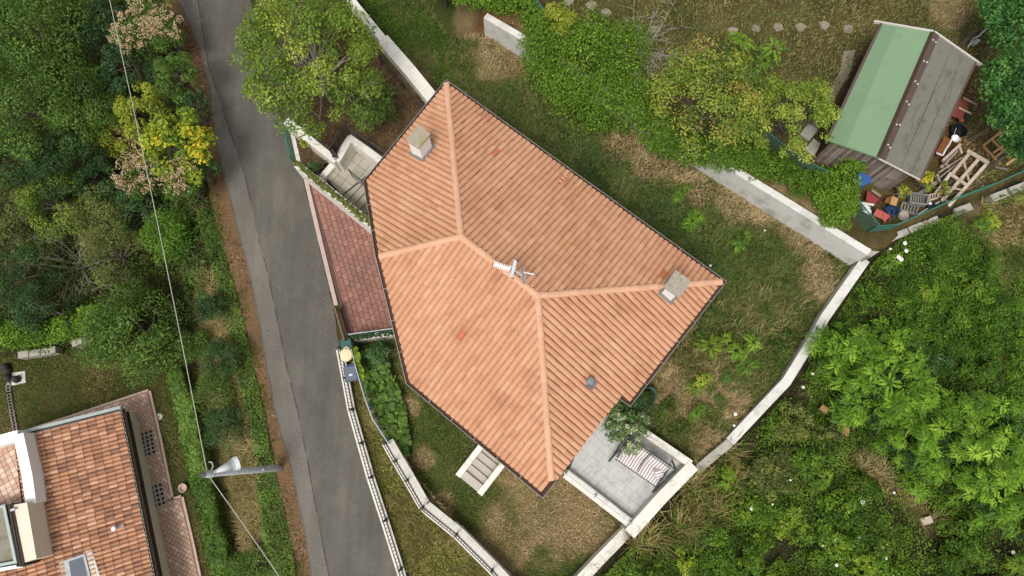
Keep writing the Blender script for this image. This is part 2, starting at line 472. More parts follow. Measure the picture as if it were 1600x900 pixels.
# ------------------------------------------------------------------ walls
M['white'] = worn('white_wall_paint', ['c9c2b4', 'dedad0', 'e9e6de'], 2.2, .85, .2, dirt='9a927e', dirt_scale=2.6, dirt_lo=.52, dirt_hi=.8, fine=40, bmp=.15)
M['conc'] = worn('cast_concrete', ['c3c0b9', 'd6d4ce', 'e3e1dc'], 1.6, .9, .15, dirt='8d8a80', dirt_scale=1.1, dirt_lo=.5, dirt_hi=.8, fine=30, bmp=.3)
M['cap'] = worn('grey_coping', ['8f8b80', 'aaa69b', 'c0bcb2'], 2.5, .9, .15, dirt='6f6c58', dirt_scale=2.2, dirt_lo=.48, dirt_hi=.75, fine=30)
M['iron'] = worn('dark_iron', ['2d2a29', '3c3836', '54504c'], 5, .55, .4, fine=40, bmp=.1)
M['greenmesh'] = worn('green_wire', ['2f5a4a', '3d7563', '568a78'], 3, .6, .3, bmp=0)
M['steel'] = worn('galvanised_steel', ['9ba0a3', 'b5b9bc', 'cbcfd1'], 4, .5, .5, dirt='7d7f80', dirt_lo=.5, dirt_hi=.8, fine=30, bmp=.1)

def offset(pts, d):
    p = [np.array(q[:2]) for q in pts]; o = []
    for i in range(len(p)):
        a = p[max(i - 1, 0)]; b = p[min(i + 1, len(p) - 1)]
        t1 = (p[i] - a) if i > 0 else (b - p[i]); t2 = (b - p[i]) if i < len(p) - 1 else t1
        t1 = t1 / np.linalg.norm(t1); t2 = t2 / np.linalg.norm(t2); t = t1 + t2; t /= np.linalg.norm(t)
        n = np.array([-t[1], t[0]]); k = max(0.5, abs(np.dot(n, np.array([-t1[1], t1[0]]))))
        o.append(p[i] + n * d / k)
    return o

def run(mb, pts, w0, w1, z0, z1, tint=.5, sub=1):
    """a wall run along pts; offsets w0..w1 to the left of its direction; z0/z1 numbers or per-point lists"""
    l, r = offset(pts, w1), offset(pts, w0); n = len(pts)
    Z0 = z0 if hasattr(z0, '__len__') else [z0] * n; Z1 = z1 if hasattr(z1, '__len__') else [z1] * n
    vs = []
    for i in range(n): vs += [(*l[i], Z0[i]), (*r[i], Z0[i]), (*r[i], Z1[i]), (*l[i], Z1[i])]
    fs = [[0, 1, 2, 3], [(n - 1) * 4 + k for k in (3, 2, 1, 0)]]
    for i in range(n - 1):
        for k in range(4): fs.append([i * 4 + k, (i + 1) * 4 + k, (i + 1) * 4 + (k + 1) % 4, i * 4 + (k + 1) % 4])
    return mb.add(vs, fs, tint)

def wall(name, label, pts, w0, w1, z0, z1, mat, capmat=None, cap_over=0.03, cap_h=0.05, group=None):
    o = empty(name, (pts[0][0], pts[0][1], z0 if not hasattr(z0, '__len__') else z0[0]), label, 'wall', group)
    run(MB(), pts, w0, w1, z0, z1).build('wall_body', mat, o)
    if capmat:
        zz = z1 if not hasattr(z1, '__len__') else list(z1)
        hi = [q + cap_h for q in zz] if hasattr(zz, '__len__') else zz + cap_h
        # coping stones, each a piece of its own
        tot = sum(np.linalg.norm(np.array(b[:2]) - np.array(a[:2])) for a, b in zip(pts[:-1], pts[1:]))
        for i, (a, b) in enumerate(zip(pts[:-1], pts[1:])):
            a, b = np.array(a[:2]), np.array(b[:2]); L = np.linalg.norm(b - a); n = max(1, round(L / 1.0))
            za = zz[i] if hasattr(zz, '__len__') else zz; zb = zz[i + 1] if hasattr(zz, '__len__') else zz
            for k in range(n):
                p, q = a + (b - a) * k / n, a + (b - a) * ((k + 1) / n - 0.008 / L)
                m2 = run(MB(), [p, q], w0 - cap_over, w1 + cap_over, [za + (zb - za) * k / n + .002] * 1 + [za + (zb - za) * (k + 1) / n + .002], [za + (zb - za) * k / n + cap_h, za + (zb - za) * (k + 1) / n + cap_h], random.random())
                m2.build('coping_stone', capmat, o)
    return o

def railing(name, label, pts, z0, h, mat, post_step=1.5, bar_step=0.12, cat='railing', group=None, bar_r=0.008, rails=(1.0, 0.06)):
    """posts and rails as parts, the thin bars joined in one part"""
    o = empty(name, (pts[0][0], pts[0][1], z0), label, cat, group)
    bars = MB()
    for i, (a, b) in enumerate(zip(pts[:-1], pts[1:])):
        a, b = np.array(a[:2]), np.array(b[:2]); L = np.linalg.norm(b - a)
        for r in rails: MB().beam((*a, z0 + h * r), (*b, z0 + h * r), .035, .03).build('rail', mat, o)
        n = max(1, round(L / post_step))
        for k in range(n + (1 if i == len(pts) - 2 else 0)):
            p = a + (b - a) * k / n; MB().box((*p, z0 + h / 2 + .02), (.06, .06, h + .04)).build('post', mat, o)
            MB().box((*p, z0 + .012), (.13, .13, .02)).build('post_foot', mat, o)
        nb = int(L / bar_step)
        for k in range(1, nb):
            p = a + (b - a) * k / nb; bars.beam((*p, z0 + h * .06), (*p, z0 + h), bar_r * 2, bar_r * 2, up=(1, 0, 0))
    bars.build('railing_bars', mat, o, kind='stuff'); return o

def wire_fence(name, label, pts, z0, h, mat, step=0.16, post_step=1.8, group=None, postmat=None, wire=.006):
    o = empty(name, (pts[0][0], pts[0][1], z0 if not hasattr(z0, '__len__') else z0[0]), label, 'fence', group); wr = MB()
    for i, (a, b) in enumerate(zip(pts[:-1], pts[1:])):
        a, b = np.array(a[:2]), np.array(b[:2]); L = np.linalg.norm(b - a)
        za = z0[i] if hasattr(z0, '__len__') else z0; zb = z0[i + 1] if hasattr(z0, '__len__') else z0
        n = max(1, round(L / post_step))
        for k in range(n + (1 if i == len(pts) - 2 else 0)):
            p = a + (b - a) * k / n; zz = za + (zb - za) * k / n
            MB().tube([(*p, zz), (*p, zz + h + .05)], .025, 6).build('post', postmat or mat, o)
        for k in range(int(L / step) + 1):
            u = k * step / L; p = a + (b - a) * u; zz = za + (zb - za) * u; wr.beam((*p, zz), (*p, zz + h), wire, wire, up=(1, 0, 0))
        for k in range(int(h / step) + 1):
            wr.beam((*a, za + k * step), (*b, zb + k * step), wire, wire)
        MB().beam((*a, za + h), (*b, zb + h), .03, .03).build('top_rail', postmat or mat, o)
    wr.build('wire_mesh', mat, o, kind='stuff'); return o

# wall with a railing along the road
rw = PL([(534, 545), (552, 640), (582, 745), (604, 812), (628, 888), (650, 965), (690, 1080)], 0.35)
wall('boundary_wall', 'long low white wall along the road edge, from the bins to the bottom of the photo', rw, -0.20, 0.04, -0.6, 0.30, M['white'], M['white'])
railing('railing', 'dark iron railing on the low white wall at the road edge', offset(rw, -0.02), 0.35, 0.62, M['iron'], 1.55, .13)
gw = PL([(606, 690), (622, 718), (640, 748), (664, 790), (716, 832), (772, 888), (830, 950)], 0.3)
wall('boundary_wall', 'white garden wall bending between the grass bank and the lawn with stairs', gw, -0.22, 0.18, -0.9, 0.25, M['white'], M['white'])
railing('railing', 'dark iron railing on the bending white wall beside the lawn', offset(gw, -0.10), 0.30, 0.6, M['iron'], 1.5, .13)
nf = PL([(549, 547), (556, 575), (569, 620), (582, 655), (606, 692)], 0.9)
wire_fence('wire_fence', 'green mesh fence with pale top rail between bins and the big leaved vines', nf, -0.3, 1.2, M['greenmesh'], postmat=M['steel'])
# wall between driveway and vine bed
dw = PL([(546, 523), (614, 514)], 0.9)
wall('boundary_wall', 'short white wall at the lower end of the brick driveway', dw, -0.12, 0.12, -0.7, 0.05, M['white'])
wire_fence('wire_fence', 'short ivy-grown mesh fence across the lower end of the brick driveway', dw, 0.05, 0.95, M['greenmesh'], postmat=M['steel'])
# upper left garden: wall to the back garden, retaining wall to road and planter
uw = PL([(505, -55), (549, 2), (598, 62)], 2.0)
wall('boundary_wall', 'white capped garden wall with grey side face at the top edge, above the wider white stretch', uw, -0.12, 0.16, 0, 1.98, M['conc'], M['white'], .02)
uw2 = PL([(598, 62), (640, 110), (690, 172)], 2.0)
wall('boundary_wall', 'wide white wall running under the top corner of the big tiled roof', uw2, -0.22, 0.22, 0, 2.03, M['white'], M['white'])
wire_fence('wire_fence', 'thin dark fence along the garden side of the wide white wall near the roof corner', offset(PL([(560, 40), (600, 92), (668, 172)], 1.6), -.12), 1.4, .5, M['iron'], .12)
rt = PL([(452, 196), (430, 110), (405, 0), (385, -80)], 1.5)
wall('retaining_wall', 'dark stone retaining wall along the road under the leafy garden tree', rt, -0.2, 0.05, -0.3, 1.42, worn('dark_stone_wall', ['3e3a33', '545046', '6a6558'], 5, .95, .1, fine=20, bmp=.8))
pw = PL([(447, 188), (486, 219), (526, 250)], 1.6)
wall('boundary_wall', 'white wall between the reddish planter bed and the tree garden', pw, -0.16, 0.16, 0.3, 1.6, M['white'])
railing('railing', 'grey iron railing on the white wall above the planter bed', offset(PL([(478, 210), (522, 246)], 1.65), .1), 1.6, .6, M['iron'], 1.6, .11)
lw = PL([(499, 281), (524, 248), (547, 211)], 1.35)
wall('boundary_wall', 'white wall between planter bed and tiled landing', PL([(497, 283), (526, 250)], .95), -0.13, 0.13, 0, .95, M['white'])
wall('boundary_wall', 'white wall with tall inner face at the far end of the tiled landing', PL([(525, 251), (547, 213)], 1.6), -0.16, 0.12, 0, 1.6, M['white'])
wall('boundary_wall', 'white wall beside the tiled landing, running under the roof edge', PL([(545, 212), (622, 270)], 1.6), -0.16, 0.12, 0, 1.597, M['white'])
railing('railing', 'grey iron railing on the wall corner above the tiled landing', PL([(521, 243), (545, 207), (612, 254)], 1.65), 1.6, .75, M['iron'], 1.5, .10)
vw = PL([(463, 257), (500, 286), (578, 350), (600, 368)], 1.5)
wall('boundary_wall', 'thick white wall with ivy on top between driveway and landing steps', vw, -0.13, 0.17, -0.3, 1.5, M['white'])
wall('planter_wall', 'narrow pale kerb wall at the road side of the reddish planter bed', PL([(456, 203), (468, 256)], .75), -0.1, 0.06, 0, .72, M['conc'])
wire_fence('wire_fence', 'green mesh fence at the road side of the reddish planter bed', PL([(450, 203), (461, 256)], .3), .1, 1.0, M['greenmesh'], .1)

# concrete retaining wall under the shed yard and the wall down the right side
RW_TOP = [1.55, 1.55, 1.35, 1.4, 1.5, 1.62]
wall('retaining_wall', 'long pale concrete retaining wall below the shed yard, mostly under ivy', [P(763, 49, 0)] + RW[3:], -0.28, 0.0, -0.4, RW_TOP[2:], M['conc'])
ew = offset(EWALL[:6], -0.02)
wall('boundary_wall', 'weathered concrete wall winding down the right side of the back garden', ew, -0.06, 0.30, -0.5, [.62, .58, .56, .5, .45, .40], M['conc'])
wall('boundary_wall', 'narrow grey concrete wall joining the terrace corner to the winding wall', EWALL[5:7], -0.04, 0.28, -0.5, .39, M['cap'])
tw = PL([(1084, 727), (1035, 777), (984, 834)], 0.75)
wall('boundary_wall', 'broad white wall along the outer side of the grey terrace', tw, -0.22, 0.22, -0.7, 0.75, M['white'])
wall('boundary_wall', 'white wall along the lawn below the terrace corner, at the bottom of the photo', PL([(985, 826), (940, 872), (890, 925), (850, 970)], 0.1), -0.2, 0.2, -0.9, 0.1, M['white'])
wall('boundary_wall', 'white wall behind the striped swing seat on the terrace', PL([(990, 668), (1078, 728)], 0.72), -0.06, 0.22, -0.3, 0.72, M['white'])
lowt = PL([(884, 740), (930, 775), (984, 817)], 0.55)
wall('boundary_wall', 'white terrace wall with a grey rail between terrace and dry lawn', lowt, -0.17, 0.17, -0.9, 0.55, M['white'])
railing('railing', 'single grey tube railing on the white wall between terrace and lawn', offset(lowt, .0), 0.55, .35, M['steel'], 1.5, 9.0, rails=(1.0,))

# ------------------------------------------------------------------ driveway with pavers
M['paver'] = worn('red_concrete_pavers', ['7b564c', '936b5f', 'a88072'], 4, .9, .15, dirt='77655c', dirt_scale=.9, dirt_lo=.5, dirt_hi=.8, fine=40, use_tint=.45)
M['joint'] = worn('paving_joint', ['4a3733', '5d4740', '6b554c'], 6)
DRIVE = [q[:2] for q in PL([(474, 277), (492, 287), (578, 352), (640, 400), (650, 512), (545, 524)], 0.03)]
mb = MB(); mb.prism(DRIVE, -0.1, 0.02); drive = mb.build('driveway', M['joint'], kind='structure')
o0 = np.array(DRIVE[0]); ax = np.array(DRIVE[-1]) - o0; ax /= np.linalg.norm(ax); ay = np.array([-ax[1], ax[0]])
L, W = 0.265, 0.20; npv = 0
inner = [q[:2] for q in PL([(482, 279), (578, 353), (608, 375), (632, 512), (550, 522)], .05)]
for j in range(-2, 26):
    for i in range(-12, 30):
        a, b = i * L + (0.5 * L if j % 2 else 0) + random.uniform(-.006, .006), j * W + random.uniform(-.004, .004)
        g = 0.009
        q = [o0 + ax * u + ay * v for u, v in ((a + g, b + g), (a + L - g, b + g), (a + L - g, b + W - g), (a + g, b + W - g))]
        c = clip(q, inner)
        if len(c) < 3 or area(c) < .008: continue
        MB().prism(c, 0.0, 0.05 + random.uniform(0, .008), random.random()).build('paver', M['paver'], drive); npv += 1
kl = PL([(474, 278), (498, 380), (522, 478)], .06)
for a, b in ((0, 1), (1, 2)):
    for k in range(5):
        p, q = kl[a] + (kl[b] - kl[a]) * k / 5, kl[a] + (kl[b] - kl[a]) * (k / 5 + .197)
        run(MB(), [p, q], 0.0, .16, -.05, .062).build('kerb_stone', worn('pinkish_kerb', ['a8928a', 'b9a59c', 'c9b8ae'], 4) if 'kerb' not in M else M['kerb'], drive)
        M['kerb'] = bpy.data.materials['pinkish_kerb']
gt = PL([(526, 482), (541, 533)], .6)
g_ = empty('driveway_gate', gt[0] * [1, 1, 0], 'brownish slatted gate leaf along the road at the lower end of the driveway', 'gate')
M['gate'] = worn('bronze_painted_metal', ['5b4a3c', '75624f', '8d7a64'], 4, .6, .3)
for zz in (.08, 1.0): MB().beam((*gt[0][:2], zz), (*gt[1][:2], zz), .05, .05).build('rail', M['gate'], g_)
for k in range(2): MB().box((*gt[k][:2], .55), (.08, .08, 1.1)).build('post', M['gate'], g_)
for k in range(1, 18):
    p = gt[0] + (gt[1] - gt[0]) * k / 18; MB().box((p[0], p[1], .54), (.03, .03, .9)).build('bar', M['gate'], g_)

# ------------------------------------------------------------------ landing with steps
M['slab'] = worn('greige_floor_tile', ['9c9686', 'aaa596', 'b7b2a4'], 3, .8, .2, dirt='8a8472', dirt_scale=1.5, dirt_lo=.55, dirt_hi=.85, fine=30, use_tint=.25)
M['stepc'] = worn('pale_step_concrete', ['a89f95', 'b9b1a7', 'c8c1b8'], 3, .85, .15, dirt='8f867b', dirt_scale=1.4, dirt_lo=.5, dirt_hi=.85, fine=30)
land = empty('landing', P(540, 270, .5) * [1, 1, 0], 'greige tiled landing with steps descending beside the driveway wall', 'landing')
lp = [q[:2] for q in PL([(506, 275), (548, 225), (594, 258), (534, 304)], .7)]
MB().prism(lp, -.3, .68).build('base_slab', M['joint'], land)
lo = np.array(P(506, 276, .7)[:2]); d1 = np.array(P(548, 226, .7)[:2]) - lo; d1 /= np.linalg.norm(d1); d2 = np.array([d1[1], -d1[0]])
for i in range(-6, 10):
    for j in range(-1, 12):
        q = [lo + d1 * (u * .40) + d2 * (v * .40) for u, v in ((i + .02, j + .02), (i + .98, j + .02), (i + .98, j + .98), (i + .02, j + .98))]
        c = clip(q, lp)
        if len(c) > 2 and area(c) > .01: MB().prism(c, .60, .70, random.random()).build('floor_tile', M['slab'], land)
s0 = P(533, 303, .6)[:2]; s1 = P(572, 262, .6)[:2]
e1 = (s1 - s0) / np.linalg.norm(s1 - s0); e2 = np.array([e1[1], -e1[0]])
for k in range(6):
    p = s0 + e2 * (.27 * k + .02) + np.array(e2) * .0; zt = .56 - .13 * k
    q = [p - e1 * .30 , p + e1 * 1.5, p + e1 * 1.5 + e2 * .32, p - e1 * .30 + e2 * .32]
    MB().prism(q, -.4, zt, random.random()).build('step', M['slab'], land)
gp = P(556, 279, 1.2)
pg = empty('landing_gate', (gp[0], gp[1], .7), 'small grey perforated gate leaf at the head of the landing steps', 'gate')
ga, gb = P(545, 265, 1.5), P(566, 284, 1.5)
for zz in (.75, 1.5): MB().beam((*ga[:2], zz), (*gb[:2], zz), .03, .03).build('rail', M['iron'], pg)
for q in (ga, gb): MB().beam((*q[:2], .7), (*q[:2], 1.55), .04, .04, up=(1, 0, 0)).build('post', M['iron'], pg)
for k in range(1, 9):
    q = ga + (gb - ga) * k / 9; MB().beam((*q[:2], .75), (*q[:2], 1.5), .025, .012, up=(1, 0, 0)).build('bar', M['steel'], pg)

# ------------------------------------------------------------------ garden stairs of the big house
st = empty('garden_stairs', P(750, 735, 0) * [1, 1, 0] + [0, 0, -.6], 'garden stairs of five grey treads between two white side walls', 'stairs')
c0, c1, c2 = P(712, 741, 0)[:2], P(753, 775, 0)[:2], P(745, 698, 0.6)[:2]
ux = (c1 - c0) / np.linalg.norm(c1 - c0); uy = np.array([-ux[1], ux[0]])
Wd = np.linalg.norm(c1 - c0)
for a in (0, Wd - .22):
    q = [c0 + ux * a, c0 + ux * (a + .22), c0 + ux * (a + .22) + uy * 2.4, c0 + ux * a + uy * 2.4]
    MB().hexa([(*x, -.7) for x in q], [(*q[0], .12), (*q[1], .12), (*q[2], .55), (*q[3], .55)]).build('side_wall', M['white'], st)
for k in range(7):
    q = [c0 + ux * .221 + uy * (.02 + .3 * k), c0 + ux * (Wd - .221) + uy * (.02 + .3 * k), c0 + ux * (Wd - .221) + uy * (.3 * k + (.33 if k else .33)), c0 + ux * .221 + uy * (.3 * k + .33)]
    MB().prism(q, -.7, (.06 if k == 0 else .02 - .10 * k) , random.random()).build('step', M['stepc'], st)

# ------------------------------------------------------------------ terrace
M['terr'] = worn('grey_terrace_stone', ['a9a8a5', 'b9b8b5', 'c6c5c2', 'd0cfcc'], 5, .8, .2, dirt='84837f', dirt_scale=1.6, dirt_lo=.5, dirt_hi=.8, fine=35, use_tint=.2)
M['terrj'] = worn('terrace_joint', ['8d8c89', '9c9b98'], 6)
TZ = .2
TER = [q[:2] for q in PL([(888, 738), (985, 818), (1078, 733), (962, 650), (925, 650)], TZ)]
terr = MB().prism(TER, -.8, TZ - .012).build('terrace', M['terrj'], kind='structure')
to = np.array(TER[0]); tx = np.array(TER[1]) - to; tx /= np.linalg.norm(tx); ty = np.array([-tx[1], tx[0]])
v = -.1
while v < 6:
    hgt = random.choice([.2, .3, .3, .4]); u = -1.2 - random.random() * .4
    while u < 4.5:
        wd = random.choice([.3, .4, .4, .58])
        q = [to + tx * a + ty * b for a, b in ((u + .004, v + .004), (u + wd - .004, v + .004), (u + wd - .004, v + hgt - .004), (u + .004, v + hgt - .004))]
        c = clip(q, TER)
        if len(c) > 2 and area(c) > .01: MB().prism(c, TZ - .05, TZ + random.uniform(0, .006), random.random()).build('slab', M['terr'], terr)
        u += wd
    v += hgt
# ------------------------------------------------------------------ the big house
EZ, T1, T2 = 3.7, 0.43, 0.41
A_, B_, F_, C_ = P(697, 125, EZ), P(1135, 440, EZ), P(568, 283, EZ), P(985, 635, EZ)
E_, D_ = P(635, 600, EZ), P(848, 778, EZ)
cen = P(820, 430, EZ)
class Plane:
    def __init__(s, a, b, t):
        s.a = a[:2].copy(); s.d = (b - a)[:2] / np.linalg.norm((b - a)[:2]); n = np.array([-s.d[1], s.d[0]])
        if np.dot(cen[:2] - s.a, n) < 0: n = -n; s.d = -s.d
        s.n, s.t, s.z0 = n, t, a[2]
        # right-handed frame: d (along eave), up-slope, normal
        c = 1 / math.sqrt(1 + t * t)
        s.U = Vector((s.d[0], s.d[1], 0)); s.V = Vector((n[0] * c, n[1] * c, t * c)); s.N = s.U.cross(s.V)
        if s.N.z < 0: s.U = -s.U; s.N = s.U.cross(s.V)
        s.O = Vector((*s.a, s.z0))
    def z(s, p): return s.z0 + s.t * np.dot(np.array(p[:2]) - s.a, s.n)
    def mat(s): m = Matrix((s.U, s.V, s.N)).transposed().to_4x4(); m.translation = s.O; return m
    def eq(s): return [s.t * s.n[0], s.t * s.n[1], -1], -s.z0 + s.t * np.dot(s.n, s.a)
def meet(*pl):
    a, b = zip(*[q.eq() for q in pl]); return np.linalg.solve(np.array(a), np.array(b))
def onplane(px, py, pl):
    z = EZ
    for _ in range(30): z = pl.z(P(px, py, z))
    p = P(px, py, z); return np.array([p[0], p[1], z])
NW, NE, SE, SW = Plane(A_, F_, T1), Plane(A_, B_, T2), Plane(B_, C_, T1), Plane(E_, D_, T2)
Gp, Hp = meet(NW, NE, SW), meet(NE, SE, SW)
def hip_at(p1, p2, a, b):
    """where the line p1=p2 of two planes passes over the plan line a-b"""
    n1, r1 = p1.eq(); n2, r2 = p2.eq()
    d = b[:2] - a[:2]; nn = np.array([-d[1], d[0], 0])
    return np.linalg.solve(np.array([n1, n2, nn]), np.array([r1, r2, np.dot(nn[:2], a[:2])]))
J_ = hip_at(NW, SW, F_, E_)
C2 = onplane(966, 622, SE); D2 = np.array([D_[0], D_[1], EZ])
K_ = hip_at(SE, SW, C2, D2)
outline = [A_, B_, C_, C2, K_, D2, E_, J_, F_]

M['tile'] = worn('terracotta_tile', ['a87858', 'be8c6c', 'ca9a7a', 'd8ad90'], 1.3, .85, .2, dirt='9c6a4c', dirt_scale=.8, dirt_lo=.55, dirt_hi=.85, fine=35, bmp=.25, use_tint=.5)
M['redtile'] = worn('newer_red_tile', ['b8694a', 'c27858'], 4)
M['ridge'] = worn('terracotta_ridge', ['c19272', 'd0a284', 'daae92'], 3, .85, .2, fine=35, use_tint=.3)
M['deck'] = worn('roof_deck', ['4a3428', '5a4032'], 3)
M['gutter'] = worn('brown_gutter', ['2f2826', '40383a', '574c4a'], 3, .5, .4, fine=30, bmp=.1)
M['lip'] = worn('gutter_lip', ['77726e', '938e8a'], 3, .5, .4, bmp=0)
M['plaster'] = worn('warm_plaster', ['c9bfa6', 'd8cfb8'], 2)
M['lead'] = worn('lead_flashing', ['63625f', '7b7a77', '93918d'], 4, .6, .3)
M['slabc'] = worn('lichened_concrete', ['777064', '958d80', 'aaa294', 'c2bbae'], 9, .95, .1, dirt='4d4a38', dirt_scale=14, dirt_lo=.55, dirt_hi=.7, fine=40, bmp=.8)
M['slabm'] = worn('mossy_concrete', ['7c7262', '968c7a', 'aaa190', 'bdb5a5'], 8, .95, .1, dirt='8d8a3a', dirt_scale=3, dirt_lo=.55, dirt_hi=.75, fine=40, bmp=.8)
M['chim'] = worn('chimney_paint', ['f0efeb', 'f4f3f0', 'f8f7f5'], 2, .85, .2, fine=40, bmp=.1)

house = empty('house', (float(cen[0]), float(cen[1]), -0.7), 'big house under a terracotta hipped roof with cut corners, centre of the photo', 'house')
def inset(poly, d):
    p = [np.array(q[:2]) for q in poly]; c = sum(p) / len(p); n = len(p); o = []
    for i in range(n):
        a, b, e = p[i - 1], p[i], p[(i + 1) % n]
        t1 = (b - a) / np.linalg.norm(b - a); t2 = (e - b) / np.linalg.norm(e - b)
        s = 1 if sum(p[k - 1][0] * p[k][1] - p[k][0] * p[k - 1][1] for k in range(n)) > 0 else -1
        n1, n2 = s * np.array([-t1[1], t1[0]]), s * np.array([-t2[1], t2[0]])
        m = n1 + n2; m = m / max(1e-6, np.dot(m, n1)); o.append(b + m * d)
    return o
wl = inset(outline, 0.62)
MB().prism(wl, -0.75, EZ - .02).build('wall', M['plaster'], house)
# windows and a door on the sheltered walls
M['glass'] = worn('dark_window_glass', ['1e2326', '2a3034'], 2, .15, .5, bmp=0)
M['shutter'] = worn('green_shutter', ['39503f', '466250'], 3)
for a, b, us in ((0, 1, (.2, .45, .75)), (4, 5, ()), (5, 6, (.5,)), (1, 2, (.5,))):
    p, q = wl[a], wl[b]; d = (q - p) / np.linalg.norm(q - p); ang = math.atan2(d[1], d[0])
    for u in us:
        c = p + (q - p) * u; nn = np.array([-d[1], d[0]])
        if np.dot(nn, c - cen[:2]) < 0: nn = -nn
        f = MB().box((*(c + nn * .03), 1.9), (1.2, .14, 1.4), ang).build('window', M['white'], house)
        MB().box((*(c + nn * .06), 1.9), (1.02, .12, 1.22), ang).build('pane', M['glass'], f)
roof = MB()
roof.add([tuple(q) for q in outline[0:1]] + [tuple(Gp), tuple(F_), tuple(J_)], [[0, 1, 3, 2]])
roof.add([tuple(A_), tuple(B_), tuple(Hp), tuple(Gp)], [[0, 1, 2, 3]])
roof.add([tuple(B_), tuple(C_), tuple(C2), tuple(K_), tuple(Hp)], [[0, 1, 2, 3, 4]])
roof.add([tuple(K_), tuple(D2), tuple(E_), tuple(J_), tuple(Gp), tuple(Hp)], [[0, 1, 2, 3, 4, 5]])
roof.v = [(x, y, z - .05) for x, y, z in roof.v]
roofo = roof.build('roof', M['deck'], house)
low = MB(); low.prism(inset(outline, .12), EZ - .16, EZ - .1); low.build('soffit', M['plaster'], house)

def tile_section(p, h=.052, share=.88):
    b = p * share
    return [(0, -.004), (b * .06, h * .5), (b * .22, h * .86), (b * .5, h), (b * .78, h * .86), (b * .94, h * .5), (b, -.03), (p + .002, -.032)]
def tile_arrays(p, e, h=.062, over=.05, share=.88, step=.027):
    sec = tile_section(p, h, share); n = len(sec); vs = []
    for v_, dz in ((0, step), (e + over, 0.0)):
        vs += [(u, v_, z + dz) for u, z in sec]
    vs += [(u, 0.0, -.012) for u, z in sec] + vs[:n]
    fs = [[i, i + 1, n + i + 1, n + i] for i in range(n - 1)] + [[2 * n + i, 2 * n + i + 1, 3 * n + i + 1, 3 * n + i] for i in range(n - 1)]
    return np.array(vs), np.array(fs)

def tile_roof(pl, region, pitch, expo, mat, parent, singles, name='roof_tile', u_off=0.0, v_off=0.0, h=.050, tint_fn=None, special=(), lib=None, over=.05, share=.88, step=.027):
    """lay tiles on a plane inside a plan polygon; `singles` tiles (largest in view) become objects, the rest one mesh"""
    Mx = pl.mat(); Minv = Mx.inverted()
    loc = [Minv @ Vector((q[0], q[1], pl.z(q))) for q in region]
    us = [q.x for q in loc]; vs_ = [q.y for q in loc]; poly2 = [(q.x, q.y) for q in loc]
    TV, TF = tile_arrays(pitch, expo, h, over, share, step); full, cut = [], []
    i0, i1 = int(min(us) / pitch) - 1, int(max(us) / pitch) + 2; j1 = int((max(vs_) - v_off) / expo) + 2
    for i in range(i0, i1):
        for j in range(0, j1):
            u, v = i * pitch + u_off, v_off + j * expo
            cs = np.array([(u, v), (u + pitch, v), (u + pitch, v + expo), (u, v + expo), (u + pitch / 2, v + expo / 2)])
            ins = in_poly(cs[:, 0], cs[:, 1], poly2)
            if ins.all(): full.append((u, v))
            elif ins.any(): cut.append((u, v))
    return dict(pl=pl, Mx=Mx, full=full, cut=cut, poly=poly2, TV=TV, TF=TF, pitch=pitch, expo=expo, h=h)

